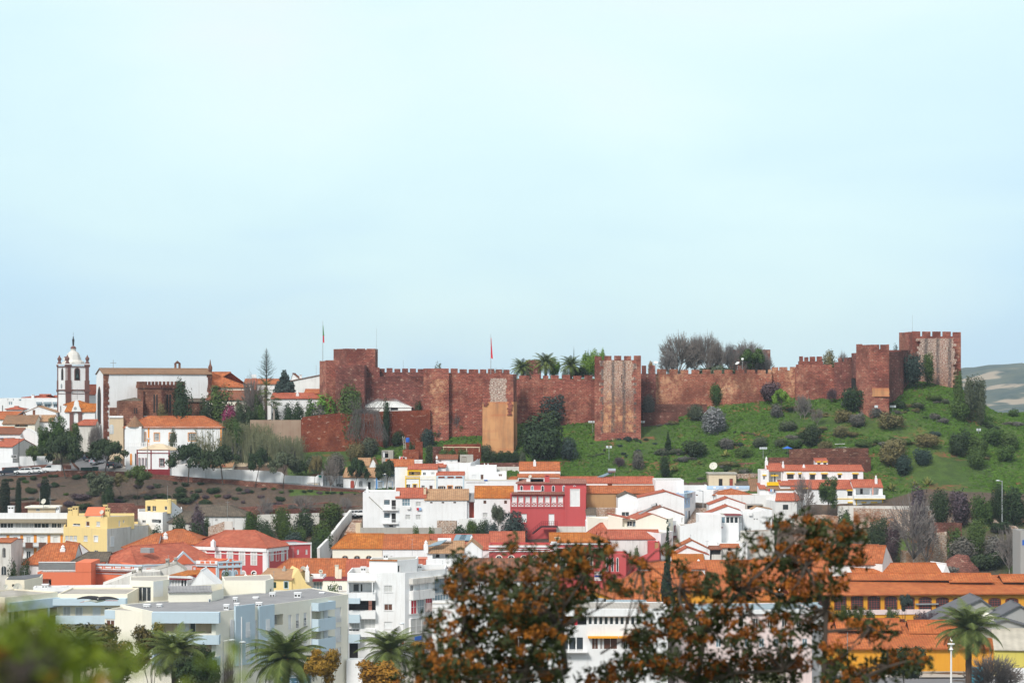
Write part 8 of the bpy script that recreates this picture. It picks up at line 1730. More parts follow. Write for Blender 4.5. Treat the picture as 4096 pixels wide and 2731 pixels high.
for i in range(60):
 a=rr3.uniform(-1.2,1.2);q=V((a*2.4,0,.2));d=V((a*.9,rr3.uniform(-.3,.3),1.2)).normalized()
 for s in range(5):d=(d+rv(rr3)*.35).normalized();n_=q+d*rr3.uniform(.4,.8);segs.append((q,n_,.028,.018));q=n_
lmb('stems',segs,'creeper',r,3)
o=r.children[0];
tile('C0')
tree(930,1600,1080,860,1230,335,'bronze','bronze green tree before light blue gallery, left one',262);tree(1770,1600,1700,868,1270,290,'bronze','bronze green tree before cream blank wall, right one',262);palm(2010,1190,330,248,'large date palm left of cream apartment block',mat='leaf_palm',tr=.42);palm(880,1170,300,245,'date palm half hidden behind bronze tree at left',mat='leaf_palm',tr=.42);tree(2200,1700,2210,1240,1560,190,'dark','dark leaved tree right of large date palm',240)
bush(1340,1480,120,60,'grey','twiggy garden shrub at bottom left',250);tree(600,1700,560,880,1250,230,'bronze','bronze tree behind blurred leaves at left',262)
tree(1400,1800,1330,1050,1500,330,'bronze','low bronze tree behind blurred leaves and large palm',255);tree(2350,1700,2330,1120,1500,150,'dark','dark tree filling gap right of large date palm',252)
tile('C1')
palm(985,1265,385,250,'large date palm before shuttered apartment block',tr=.42);palm(2190,1185,320,250,'date palm before tall white block',tr=.42);tree(1480,1660,1450,1140,1510,250,'orange','golden autumn tree beside large date palm',246);tree(2090,1800,2060,1290,1600,260,'orange','golden autumn tree beside date palm before tall white block',240);bare(330,1450,1130,90,'thin half bare tree at louvred wall',270,mat='ptwig');tree(60,1700,40,1210,1600,190,'dark','dark glossy tree left of street lamps',240);tree(125,1290,125,1160,1225,50,'green','small green balcony conifer on light blue balcony',295)
bush(1515,462,100,28,'green','rooftop hedge under arched cream windows',343.5);bush(290,320,90,35,'citrus','small orange tree before pointed arch windows',360)
tile('C2');tree(250,1200,230,1050,1140,120,'orange','golden shrub tree right of date palm',246);bush(2420,1420,60,60,'green','green bush at white apartment foot',300)
tile('C0');bush(155,235,75,75,'dark','pair of dark trees beside louvres, left one',371,cat='tree');bush(290,235,75,75,'dark','pair of dark trees beside louvres, right one',371,cat='tree')
tile('C4')
palm(1770,850,320,300,'tall date palm before coral warehouse roof',tr=.42);tree(1090,700,1100,470,630,95,'blue','round topped olive tree before arched factory windows',356)
tree(1110,1420,1090,1030,1330,200,'dark','dark leaved street tree before ochre warehouse',318);bare(2030,1500,1080,330,'bare spreading street tree before lime yellow wall',312,proto=0);bare(660,1400,1200,160,'low bare shrub tree on street verge',322,proto=2)
for i,(x,y,rx,ry)in enumerate(((475,650,75,60),(600,680,80,50),(740,680,70,40),(960,665,90,55),(390,680,70,40))):bush(x,y,rx,ry,'citrus','citrus bush with yellow fruit below arched factory windows, '+['tallest left','second','third','right one by olive tree','leftmost low one'][i],358)
for i in range(8):bush(1240+i*60-200*(i>7),700,60,35,'ptwig','dull reddish hedge bush before factory wall',358,grp='reddish hedge bushes by factory')
strip('grass_verge',[((-900,329),(-900,300)),((400,329),(400,300)),((1300,329),(1300,300)),((2600,329),(2600,300))],'ground',.06,kind='structure')
tile('C3');tree(950,600,945,300,560,75,'dark','small dark conifer right of tall cypress',333,kind='cyp',name='conifer');bush(1500,1450,300,90,'olive','reedy bushes behind right flowered tree',290);bush(2000,1440,260,90,'reed','pale reedy shrubs at bottom right centre',290)
def scatter(n,x0,x1,Y0,Y1,mats,lb,grp,s0=.5,s1=1.6,seed=1,name='scrub'):
 rr=random.Random(seed)
 for i in range(n):
  if i%4:X,Y=X+rr.uniform(-2.6,2.6),Y+rr.uniform(-1,1)
  else:Y=rr.uniform(Y0,Y1);X=(rr.uniform(x0,x1)-CX)/FPX*Y
  s=s0+(s1-s0)*rr.random()**1.6;r=emp(name,(X,Y,H(X,Y)),lb=lb,cat='scrub',grp=grp);inst('leaves',PM['bush%d'%rr.randrange(3)],r,(0,0,-.15),(s*rr.uniform(.8,1.9),s,s*rr.uniform(.6,1.1)),rr.uniform(0,6.28),rr.choice(mats))
scatter(130,2550,4090,452,488,['dark','olive','grey','green','dry'],'scraggly low scrub on the green castle slope','scrub on castle slope',seed=2)
scatter(70,3440,4100,390,430,['dark','grey','green','dark','ptwig'],'tangled scrub among the ruins at the lower right','scrub among ruins',.8,2.3,3)
scatter(120,20,1450,436,460,['dark','grey','olive','ptwig'],'small dry weedy tuft on the brown garden slope','weeds on dry garden slope',.3,1.1,4)
scatter(30,1500,2400,462,480,['dark','green','olive','dry'],'weedy scrub below the castle plastered tower','scrub below plastered tower',.4,1.4,5)
def tufts():
 rr=random.Random(77);v=[];f=[];rnd=[]
 n=0
 while n<26000:
  Y=rr.uniform(440,505);a=rr.uniform((1500-CX)/FPX,(4200-CX)/FPX);X=a*Y;px_=a*FPX+CX
  if zone(X,Y,0)<.8:continue
  if noise.noise(V((X*.05,Y*.05,9)))<rr.uniform(-.5,.25):continue
  z=H(X,Y);s=rr.uniform(.15,.42);n+=1;tone=.5+.5*noise.noise(V((X*.15,Y*.15,2)))
  for k in range(2):
   d=rr.uniform(0,3.14);dx,dy=math.cos(d)*s,math.sin(d)*s;i=len(v);v+=[(X-dx,Y-dy,z-.03),(X+dx,Y+dy,z-.03),(X+dx*1.2+rr.uniform(-.1,.1),Y+dy,z+s*.9),(X-dx*1.1,Y-dy+rr.uniform(-.1,.1),z+s*.7)];f.append((i,i+1,i+2,i+3));rnd.append(tone)
 leaf('leaf_grass',(.05,.13,.018),(.11,.22,.03));me=rmesh('grass_tufts',v,f,rnd,'leaf_grass');o=bpy.data.objects.new('grass_tufts',me);COL.objects.link(o);o['kind']='stuff'
tufts()
def car(x,y,Y,rz,lb,mat='carwhite',kind='hatch',L_=4.1,Wd=1.7,Hh=1.45,up=0):
 p=pt(x,y,Y);p.z=H(p.x,p.y)+.15+up;r=emp('parked_car' if kind!='van' else 'parked_van',p,R(rz),lb=lb,cat='car' if kind!='van' else 'van')
 if kind=='van':low=[(-.5,.28),(.5,.28),(.5,.62),(.36,.68),(.24,.98),(.18,1.0),(-.48,1.0),(-.5,.9)];gl=[(.345,.68),(.235,.94),(.02,.94),(.02,.68)]
 elif kind=='mpv':low=[(-.5,.28),(.5,.28),(.5,.55),(.32,.62),(.18,.97),(-.42,1.0),(-.5,.62)];gl=[(.30,.62),(.17,.92),(-.40,.94),(-.46,.64)]
 else:low=[(-.5,.26),(.5,.26),(.5,.5),(.26,.60),(.08,.97),(-.30,1.0),(-.46,.66),(-.5,.6)];gl=[(.24,.62),(.07,.93),(-.28,.95),(-.42,.66)]
 hw=Wd/2;mb=MB()
 for s0,s1,k in((-hw,hw,1),):
  pr=[(a*L_,b*Hh)for a,b in low];mb.prism(pr,s0,s1)
 o=mb.obj('body',mat,r);bv=o.modifiers.new('bevel','BEVEL');bv.width=.09;bv.segments=2;bv.limit_method='ANGLE'
 for sgn in(-1,1):
  mb=MB();pr=[(a*L_,b*Hh)for a,b in gl];mb.prism(pr,sgn*(hw+.012),sgn*(hw-.05));mb.obj('side_window','glass',r)
  mb=MB();mb.box(-L_*.08,-L_*.06,sgn*(hw+.016)-.005,sgn*(hw+.016)+.005,gl[0][1]*Hh,.93*Hh);mb.obj('window_post',mat,r)
  for wx in(-.31,.31):mb=MB();mb.tube((wx*L_,sgn*(hw-.12),.32),(wx*L_,sgn*(hw+.03),.32),.32,.32,14);t=mb.obj('wheel','tyre',r);mb=MB();mb.tube((wx*L_,sgn*(hw+.02),.32),(wx*L_,sgn*(hw+.045),.32),.18,.18,10);mb.obj('rim','steel',t)
  mb=MB();mb.box(L_*.475,L_*.505,sgn*(hw-.35)-.15,sgn*(hw-.35)+.15,.52*Hh-.12,.52*Hh);mb.obj('headlight','emitless_lamp',r);mb=MB();mb.box(-L_*.508,-L_*.49,sgn*(hw-.2)-.1,sgn*(hw-.2)+.1,.5*Hh,.62*Hh);mb.obj('tail_light','flagred',r)
 a,b_=[q for q in low if q[1]>.9][0],[q for q in low if .5<q[1]<.75 and q[0]>0][-1]
 mb=MB();d=V(((a[0]-b_[0])*L_,0,(a[1]-b_[1])*Hh));n=V((d.z,0,-d.x)).normalized()*(-.02 if d.z<0 else .02);q0=V((b_[0]*L_,0,b_[1]*Hh))+d*.08+n;q1=V((b_[0]*L_,0,b_[1]*Hh))+d*.9+n;y_=V((0,hw-.13,0));mb.face([q0-y_,q0+y_,q1+y_,q1-y_]);mb.obj('windscreen','glass',r)
 if kind!='van':mb=MB();c=low[-2];e=[q for q in low if q[0]<0 and q[1]>.95][0];q0=V((c[0]*L_-.015,0,c[1]*Hh+.06));q1=V((e[0]*L_-.03,0,e[1]*Hh-.08));mb.face([q0+y_,q0-y_,q1-y_,q1+y_]);mb.obj('rear_window','glass',r)
 return r
tile('B0')
car(110,530,466.6,188,'dark blue people carrier parked first at left edge','cardark','mpv',4.4,1.8,1.75);car(275,515,466.4,184,'white hatchback parked behind dark people carrier');car(395,495,467.2,182,'white small car parked between hatchback and white van','carwhite','hatch',3.8,1.6,1.4);car(603,480,467.6,178,'white panel van parked before large spreading tree','carwhite','van',4.2,1.75,1.8)
car(1318,440,470.5,75,'dark blue estate car seen from behind on plaza','cardark','mpv',4.4,1.75,1.45);car(1122,375,477,60,'silver blue car parked beside plaza','carsilver');car(1040,345,481,62,'dark car parked under spreading tree','cardark')
tile('B1');car(1850,1010,437.5,185,'white car parked at top of brown stone stairs','carwhite');car(1752,1008,438,185,'white car tail behind sloping white wall','carwhite')
tile('C1');car(1960,1290,332,190,'silver estate car parked before tall white block','carsilver','mpv',4.5,1.8,1.6);car(1762,1415,314,80,'silver car facing camera beside white container','carsilver','hatch',4.1,1.75,1.45);car(1700,1430,312,262,'dark car with red tail lights beside silver one','cardark','hatch',4.2,1.75,1.4);car(1930,1530,296,10,'dark car at bottom behind golden tree','cardark');car(2270,1500,298,5,'dark blue car at bottom right of golden tree','cardark')
p=pt(1785,1350,322);r=emp('container',(p.x,p.y,H(p.x,p.y)),lb='white box container beside golden autumn tree',cat='container');k=322/FPX*CT[2];h=zrow(1255,322)-H(p.x,p.y);MB().box(-105*k,80*k,0,2.4,.3,h).obj('box','carwhite',r);MB().box(80*k+.003,105*k,.2,2.2,.3,h*.9).obj('open_end','trimd',r);MB().box(0,50*k,-.02,-.003,h*.8,h*.88).obj('lettering_panel','steel',r)
tile('C4');car(2180,1394,334,180,'dark car at street in bottom right corner','cardark');
p=pt(2290,1390,326);r=emp('parked_van',(p.x,p.y,H(p.x,p.y)+.1),lb='white van with rounded roof at bottom right edge',cat='van');MB().box(-1.9,2.4,0,1.8,.35,2.9).obj('body','carwhite',r);bv=r.children[0].modifiers.new('bevel','BEVEL');bv.width=.25;bv.segments=3;MB().box(-1.93,-1.7,.2,1.6,1.6,2.4).obj('windscreen','glass',r);MB().box(-.9,-.4,-.02,-.005,2.2,2.6).obj('dark_patch','black',r)
for wx in(-1.2,1.5):MB().tube((wx,-.02,.35),(wx,.3,.35),.36,.36,12).obj('wheel','tyre',r)
def binbox(x,y,Y,lb,mat,w_=1.3,h=1.1,grp=None,tl=None):
 p=pt(x,y,Y);r=emp('waste_bin',(p.x,p.y,H(p.x,p.y)+.12),lb=lb,cat='bin',grp=grp);MB().box(-w_/2,w_/2,0,1.0,.12,h).obj('body',mat,r);mb=MB();mb.prism([(-w_/2-.05,h),(w_/2+.05,h),(w_/2,h+.18),(-w_/2,h+.18)],-.05,1.05);mb.obj('lid',mat,r)
 for s in(-1,1):MB().tube((s*w_*.35,.1,.08),(s*w_*.35+.05,.1,.08),.09,.09,8).obj('wheel','tyre',r)
tile('B0')
for x in(958,1020,1090):binbox(x,455,466.8,'dark green street waste container in row of three on plaza','bingreen',1.15,1.15,'green waste containers')
tile('C4');binbox(1855,1370,333,'turquoise waste bin before ochre warehouse','binblue',2.0,2.2)
tile('B0')
for i in range(9):
 x=820+i*10.5;y=385+i*8;p=pt(x,y,480-i*1.3);p.z=H(p.x,p.y);r=MB().tube((0,0,0),(0,0,.9),.13,.1,8).obj('bollard','brown');r.location=p;tag(r,'small brown bollard in row beside plaza','bollard','bollards beside the plaza')
def pole(x,yb,yt,Y,lb,arm=None,mat='steel',r0=.09,name='street_lamp',head=True,double=False):
 g=pt(x,yb,Y);z0=H(g.x,g.y);zt=zrow(yt,Y);r=emp(name,(g.x,g.y,z0),lb=lb,cat='street lamp');h=zt-z0;MB().tube((0,0,0),(0,0,h),r0,r0*.7,7).obj('pole',mat,r)
 if arm:
  k=Y/FPX*CT[2]*arm;o=MB().tube((0,0,h-.15),(k,0,h+.1),r0*.6,r0*.5,6).obj('arm',mat,r)
  if head:mb=MB();mb.lathe((k*1.15,0,h+.02),[(.06,.15),(.28,.06),(.32,0),(.2,-.1)],8,1.4,.7);mb.obj('lamp_head','emitless_lamp',r)
 return r
tile('B4');pole(2122,850,425,421,'tall grey street lamp at ruined wall on right',-38,r0=.14)
tile('C1');pole(265,1420,1030,262,'street lamp with long arm before louvred wall',90,r0=.09);pole(455,1420,1055,262,'street lamp with short curved head beside blue bay',30,r0=.09);pole(2340,1250,840,300,'street lamp with round head before tall white block',-20,r0=.06)
tile('C4');pole(498,1380,860,316,'thin street lamp before left end of ochre warehouse',None,r0=.07)
p4=pole(1587,1500,985,290,'white street light post with stork perched on top',None,mat='trimw',r0=.16);h=zrow(985,290)-p4.location.z;mb=MB();mb.lathe((0,0,h),[(.15,-.9),(.3,-.7),(.15,-.5),(.15,-.1),(.5,.0),(.5,.12),(.1,.15)],10);mb.obj('lamp_head','trimw',p4)
tile('B0');pole(218,400,95,473,'dark thin lamp post on white pillar at left',22,mat='iron');pole(1690,470,100,464.3,'tall wooden pole with lamp beside dark red trimmed house',12,mat='concrete',r0=.11)
tile('A0');pole(30,1200,1035,515,'old wooden utility pole at far left',None,mat='bark',r0=.14,name='utility_pole');
tile('B3');pole(1182,890,695,437,'street lamp before wide white house front',-22);
tile('C1');
def flood(tl,x,yb,yt,offs,lb,Y=None,w_=.45):
 tile(tl);p=gat(x,yb)if Y is None else pt(x,yb,Y);r=emp('floodlight',p,lb=lb,cat='floodlight');h=zrow(yt,p.y)-p.z;k=p.y/FPX*CT[2];MB().tube((0,0,-.4),(0,0,h),.07,.05,6).obj('pole','steel',r);MB().tube((min(offs)*k,0,h),(max(offs)*k,0,h),.05,.05,5).obj('crossbar','steel',r)
 for o in offs:c=r;mb=MB();mb.box(o*k-w_/2,o*k+w_/2,-.15,.2,h,h+w_);mb.obj('lamp','emitless_lamp',r)
flood('A2',2212,1350,1235,(-40,-15,15,45),'four headed floodlight left of limewashed tower')
flood('A3',459,1315,1235,(-38,-14,14,44),'four headed floodlight right of limewashed tower');flood('A4',975,1010,970,(-20,0,18),'small floodlight right of corner tower',w_=.5);flood('A4',1875,1260,1215,(-8,10),'dark twin floodlight among right slope bushes',w_=.55);flood('B3',1872,330,218,(-30,-10,12,32),'floodlight bar on a pole above left end of villa');flood('B3',103,345,205,(-20,20),'twin floodlight on a pole low on slope',w_=.5)
tile('A4');p=pt(800,972,473);r=MB().box(-.35,.35,-.3,.3,0,.55).obj('floodlight_box','emitless_lamp');r.location=p;tag(r,'white floodlight box on face of corner tower','floodlight')
def dish(tl,x,y,rpx,Y,lb,face=(-.5,-1,.5),mat='dish',hung=1.2):
 tile(tl);p=pt(x,y,Y);k=Y/FPX*CT[2]*rpx;d=V(face).normalized();r=emp('satellite_dish',(p.x,p.y,p.z-hung),lb=lb,cat='satellite dish');q=d.to_track_quat('Z','Y');mb=MB();n=18;rings=[]
 for rad,dz in((.03,-.28),(.4,-.22),(.75,-.1),(1,0)):rings.append([V((0,0,hung))+q@V((math.cos(6.2832*i/n)*rad*k,math.sin(6.2832*i/n)*rad*k,dz*k))for i in range(n)])
 for a,b in zip(rings,rings[1:]):
  for i in range(n):j=(i+1)%n;mb.face([a[i],a[j],b[j],b[i]])
 back=[[v-d*.05 for v in g]for g in rings]
 for a,b in zip(back,back[1:]):
  for i in range(n):j=(i+1)%n;mb.face([a[j],a[i],b[i],b[j]])
 for i in range(n):j=(i+1)%n;mb.face([rings[-1][j],rings[-1][i],back[-1][i],back[-1][j]])
 mb.obj('reflector',mat,r);MB().tube((0,.1,-.2),(0,.1,hung-.1),.05,.05,6).obj('mast','steel',r);e=V((0,0,hung))+d*k*.9;MB().tube(rings[-1][n//4*3],e,.025,.025,4).tube(e,e-d*.15,.07,.07,6).obj('feed_arm','steel',r)
dish('B0',497,815,33,430,'big round satellite dish on beige rooftop room',hung=1.6);dish('B0',1165,938,26,416,'cream satellite dish beside salmon sheet on yellow block',hung=1);dish('B3',1300,408,47,451,'very large cream satellite dish on beige hut',(-.35,-1,.6),hung=2.2);dish('B2',1492,530,20,446,'small white satellite dish above red building');dish('C0',203,425,50,326,'big white satellite dish before beige rooftop hut',(.4,-1,.3),hung=1.6);dish('C0',66,415,28,327,'small satellite dish left of big one by rooftop hut',(.4,-1,.3));dish('C1',1190,218,40,357,'tan satellite dish on yellow gable',(.8,-1,.5));dish('C1',1385,242,24,360,'round white dish with dark letters on orange roof',(-.1,-1,.2))
tile('C1');dd=[o for o in COL.objects if o.get('label','').startswith('round white dish')][0];I=local(dd);mb=MB()
for i in range(7):p=I@pt(1373+i*3.6,240,359.2);mb.box(p.x,p.x+.09,p.y,p.y+.02,p.z-.1,p.z+.02)
mb.obj('lettering','iron',dd)
dish('A3',640,541,24,497,'white disc on a mast behind battlements right of limewashed tower',(0,-.6,1),'tent',3.0);dish('A3',1575,550,26,500,'tilted white disc behind battlements',(-.6,-.5,1),'tent',2.4);dish('A3',1634,503,14,502,'small white disc among castle trees',(-.3,-1,.5),'tent',3)
def flagpole(tl,x,yb,yt,Y,lb,fl,r0=.07):
 tile(tl);p=pt(x,yb,Y);r=emp('flagpole',p,lb=lb,cat='flagpole');h=zrow(yt,Y)-p.z;MB().tube((0,0,-1),(0,0,h),r0,r0*.6,6).obj('pole','steel',r);k=Y/FPX*CT[2]
 par=r
 for y0,y1,w0,w1,m in fl:
  mb=MB();n=8;pts=[]
  for i in range(n+1):
   t=i/n;z=zrow(y0+(y1-y0)*t,Y)-p.z;wd=(w0+(w1-w0)*t)*k;pts.append([V((.03,0,z)),V((.03+wd*.4,-.12-.05*math.sin(t*7),z-.1)),V((.03+wd*.7,.1,z-.15)),V((.03+wd,-.05,z-.2))])
  for a,b in zip(pts,pts[1:]):
   for j in range(3):mb.face([a[j],a[j+1],b[j+1],b[j]])
  o=mb.obj('flag',m,par);o.modifiers.new('s','SOLIDIFY').thickness=.03;
flagpole('A1',1409,530,68,492,'flagpole with limp green and red flag at left castle turret',((115,232,4,16,'flaggreen'),(232,310,14,16,'flagred')))
flagpole('A2',1042,690,222,489,'flagpole with long limp red flag above plastered tower',((255,492,4,22,'flagred'),))
def mast(tl,x,yb,yt,Y,lb,bars=(),r0=.035):
 tile(tl);p=pt(x,yb,Y);r=emp('antenna',p,lb=lb,cat='antenna');h=zrow(yt,Y)-p.z;mb=MB().tube((0,0,-.6),(0,0,h),r0,r0*.7,5);mb.obj('mast','steel',r);k=Y/FPX*CT[2]
 if bars:mb=MB();[mb.tube((-w_*k,0,h*f_),(w_*k,0,h*f_),.02,.02,4)for f_,w_ in bars];mb.obj('aerial','steel',r)
for a in(('A1',2026,400,150,502,'thin mast on castle keep'),('A4',1180,180,0,505,'thin mast on far right tower'),('A2',38,612,515,492,'thin rod on battlements left of ochre bastion'),('A1',1333,690,578,514,'television aerial on white house behind hall',((.95,10),(.6,8))),('B0',457,870,700,432,'thin mast left of big rooftop dish'),('B0',575,870,745,431,'aerial mast right of big rooftop dish',((.7,20),(.45,15))),('B0',1922,790,635,429,'thin aerial on yellow chimney pier'),('B1',315,1050,805,424,'aerial before weathered grey roof',((.92,25),)),('C2',490,190,115,372,'aerial on bluish windowed building',((.95,10),(.5,8))),('B3',1040,1340,1190,399,'aerial on low coral gable',((.9,6),)),('B3',1228,1420,1265,392,'aerial before rusty shed',((.95,22),)),('C1',845,460,235,340,'aerial before yellow house',((.95,14),(.8,10))),('C0',1932,110,55,361,'aerial on weathered chimney',((.9,12),)),('B2',140,1400,1245,392,'aerial on orange row house roof',((.95,22),(.6,14))),('C0',280,300,230,360,'aerial between dark trees',((.9,25),)),('B1',1068,1434,1300,396,'aerial over dark red annexe',((.6,22),))):mast(*a)
tile('B3');r=emp('solar_heater',pt(85,530,443),lb='solar water heater with pale cylindrical tank at end of long coral roof',cat='solar heater');zz=zrow(462,443)-r.location.z;MB().tube((.1,0,zz),(1.7,0,zz),.42,.42,12).obj('tank','carsilver',r);mb=MB();mb.face([(-2.2,0,-.1),(-.9,0,-.1),(1.3,.3,zz-.4),(.2,.3,zz-.4)]);mb.face([(.2,.33,zz-.45),(1.3,.33,zz-.45),(-.9,.03,-.15),(-2.2,.03,-.15)]);mb.obj('panel','glazeb',r);MB().tube((1.5,.3,-.2),(1.5,.3,zz),.04,.04,4).obj('frame','steel',r)
r=emp('solar_heater',pt(590,960,414),lb='black solar tube tank on cream gabled house',cat='solar heater');MB().tube((0,0,1.5),(.9,0,1.8),.3,.3,10).obj('tank','steel',r);mb=MB();mb.face([(-2.6,0,.1),(-2.2,0,-.1),(.3,.2,1.2),(0,.2,1.4)]);mb.obj('panel','steel',r);MB().tube((.9,0,1.8),(1.1,0,1.87),.31,.31,10).obj('cap','black',r)
def chair(tl,x,y,Y,rz,lb,mat='trimw',grp=None):
 tile(tl);p=pt(x,y,Y);r=emp('garden_chair',(p.x,p.y,H(p.x,p.y)),R(rz),lb=lb,cat='chair',grp=grp);MB().box(-.26,.26,-.26,.26,.42,.47).obj('seat',mat,r);MB().box(-.26,.26,.24,.3,.47,1.0).obj('backrest',mat,r)
 for a in(-.22,.22):
  for b in(-.22,.22):MB().tube((a,b,0),(a*.9,b*.9,.42),.03,.03,5).obj('leg',mat,r)
for x,rz in((2133,10),(2162,-15),(2205,200),(2337,40)):chair('B3',x,330,457.8,rz,'plastic garden chair on red stone terrace',grp='plastic garden chairs on terrace')
chair('B2',48,210,463.5,150,'white plastic chair in cluttered garden')
def plank(tl,name,lb,x0,y0,x1,y1,Y,r0=.06,mat='bark_pale',cat='ladder',rungs=0):
 tile(tl);a,b=pt(x0,y0,Y),pt(x1,y1,Y);r=emp(name,a,lb=lb,cat=cat);d=b-a;s=V((.45,0,0));mb=MB();mb.tube((0,0,0),d,r0,r0,5)
 if rungs:mb.tube(s,d+s,r0,r0,5);[mb.tube(d*(i/rungs),d*(i/rungs)+s,r0*.7,r0*.7,4)for i in range(1,rungs)]
 mb.obj('frame',mat,r)
plank('B2','ladder','pale wooden ladder leaning in cluttered garden',45,215,30,70,464,rungs=8,mat='concrete');plank('B4','ladder','white ladder lying on vegetable patch, upper',365,42,450,38,461.5,rungs=7,mat='trimw');plank('B4','ladder','white ladder lying on vegetable patch, lower',370,80,485,72,460.5,rungs=7,mat='trimw')
for x in(40,335):tile('B4');p=pt(x,180,457.2);r=MB().lathe((0,0,0),[(.2,0),(.3,.7),(.32,.75)],10).obj('bucket','trimw');r.location=(p.x,p.y,zrow(180,457.2));tag(r,'white bucket on terrace wall, %s one'%('left' if x==40 else 'right'),'bucket')
def line(tl,lb,cl,Y):
 tile(tl);r=emp('washing_line',pt(cl[0][0],cl[0][1],Y),lb=lb,cat='washing line');I=local(r)
 a,b=I@pt(cl[0][0]-5,cl[0][1],Y),I@pt(cl[-1][2]+5,cl[-1][1],Y);MB().tube(a,b,.015,.015,4).obj('line','steel',r)
 for x0,y0,x1,y1,m in cl:mb=MB();p,q=I@pt(x0,y0,Y),I@pt(x1,y1,Y);mb.box(p.x,q.x,-.03,.03,q.z,p.z);o=mb.obj('cloth',m,r)
line('B3','washing line with coloured clothes below yellow balcony',((1932,672,1948,700,'redcloth'),(1953,674,1972,705,'bluecloth'),(1976,676,1990,700,'whitecloth'),(1996,676,2010,712,'ptwig')),436.5)
line('B2','washing line with pale clothes on white roof terrace',((5,310,25,330,'redcloth'),(35,308,50,330,'trimd'),(60,310,75,332,'whitecloth')),456);line('B1','washing line before open shack with pink and white clothes',((2285,300,2302,330,'whitecloth'),(2308,302,2325,330,'pink'),(2330,302,2345,332,'whitecloth')),462)
tile('B2')
r=emp('pergola',pt(500,250,466),lb='long wooden railing with posts before broken brick wall',cat='fence');I=local(r);mb=MB();mb.tube(I@pt(490,195,465),I@pt(915,198,465),.12,.12,4);[mb.tube(I@pt(x,250,465),I@pt(x,195,465),.09,.09,4)for x in(500,615,765,910)];mb.obj('frame','beige',r)
r=emp('fence',pt(1950,290,462),lb='thin wire fence with sticks above red dry stone wall',cat='fence')
tile('B3');I=local(r);mb=MB();[mb.tube(I@pt(1945+i*24,262,460),I@pt(1945+i*24,215,460),.035,.035,4)for i in range(18)];mb.tube(I@pt(1945,228,460),I@pt(2352,225,460),.02,.02,4);mb.obj('posts','iron',r)
p=pt(2150,205,461.5);r=emp('parasol',(p.x,p.y,p.z-1.6),lb='dark blue parasol above red stone terraces',cat='parasol');MB().lathe((0,0,0),[(1.2,1.5),(.05,2.0)],8).obj('canopy','sign_blue',r);MB().tube((0,0,0),(0,0,2),.03,.03,5).obj('pole','steel',r)
p=pt(88,112,467);tile('B2');p=pt(88,112,467);r=MB().lathe((0,0,0),[(.4,0),(.45,.5),(.42,.9),(.3,1)],12).obj('barrel','sign_blue');r.location=p-V((0,0,.5));tag(r,'bright blue barrel in cluttered garden','barrel')
tile('C1');
def sign(x,y,Y,rpx,mat,lb,yb):
 p=pt(x,y,Y);r=emp('road_sign',(p.x,p.y,H(p.x,p.y)),lb=lb,cat='road sign');h=p.z-r.location.z;k=Y/FPX*CT[2]*rpx;MB().tube((0,0,0),(0,0,h),.04,.04,6).obj('pole','steel',r);MB().tube((0,-.06,h),(0,-.04,h),k,k,16).obj('disc',mat,r)
sign(2330,1060,305,16,'flagred','round red road sign before tall white block',1200);sign(2352,1105,304,18,'sign_blue','round blue road sign below red one',1200)
tile('C3');r=emp('sign_post',pt(10,350,345),lb='stack of white and blue direction signs beside raspberry red wall',cat='sign post');I=local(r);MB().tube(I@pt(0,350,345),I@pt(0,225,345),.05,.05,6).obj('pole','steel',r)
for i,m in enumerate(('carwhite','carwhite','sign_blue','carwhite','carwhite')):p,q=I@pt(-65,242+i*22,345),I@pt(20,260+i*22,345);MB().box(p.x,q.x,-.1,-.05,q.z,p.z).obj('sign_panel',m,r)
tile('B1');r=emp('road_sign',pt(1378,560,458),lb='green name sign on end of white road wall',cat='sign');I=local(r);p,q=I@pt(1362,516,458),I@pt(1396,541,458);MB().box(p.x,q.x,-.3,-.25,q.z,p.z).obj('board','sign_green',r)
tile('C1');b=B('skip','blue container covered in white graffiti at bottom behind large palm',[(860,285),(1255,285)],1462,2.4,'grey','container');b.wallm='binblue2';pl_('binblue2',(.05,.13,.2),.5);b.flat('steel',pos=.1)
mb=MB();rq=random.Random(6)
for i in range(34):t=rq.uniform(.3,b.L-.3);z=b.h-rq.uniform(.4,1.6);mb.tube(b.P(0,t,z,.03),b.P(0,min(b.L-.1,t+rq.uniform(-.4,.4)),z+rq.uniform(-.4,.4),.03),.04,.04,4)
mb.obj('graffiti','paleblue',b.o);b.fin()
def skinbody(name,chain,mat,parent):
 me=bpy.data.meshes.new(name);v=[];e=[];rad=[]
 for br in chain:
  i0=br[0]if isinstance(br[0],int)else None;pts=br[1:]if i0 is not None else br;prev=i0
  for p,r_ in pts:
   v.append(p);rad.append(r_);
   if prev is not None:e.append((prev,len(v)-1))
   prev=len(v)-1
 me.from_pydata(v,e,[]);o=bpy.data.objects.new(name,me);COL.objects.link(o);o.parent=parent
 m=o.modifiers.new('skin','SKIN');
 for d,r_ in zip(me.skin_vertices[0].data,rad):d.radius=(r_,r_)
 me.skin_vertices[0].data[0].use_root=True
 s=o.modifiers.new('sub','SUBSURF');s.levels=1;s.render_levels=2;me.materials.append(M[mat]);return o
tile('C0')
r=emp('stork',pt(1118,572,100),R(0),lb='white stork with black wings gliding before light blue roof band',cat='stork')
skinbody('body',[[((.12,0,0),.085),((0,0,-.01),.12),((-.15,0,.0),.1),((-.28,0,.0),.05),((-.42,0,-.03),.035),((-.55,0,-.045),.04),((-.62,0,-.055),.015)],[0,((.28,0,.0),.06),((.38,0,.0),.02)]],'bird_white',r)
MB().tube((-.61,0,-.055),(-.83,0,-.11),.018,.004,6).obj('beak','beak',r)
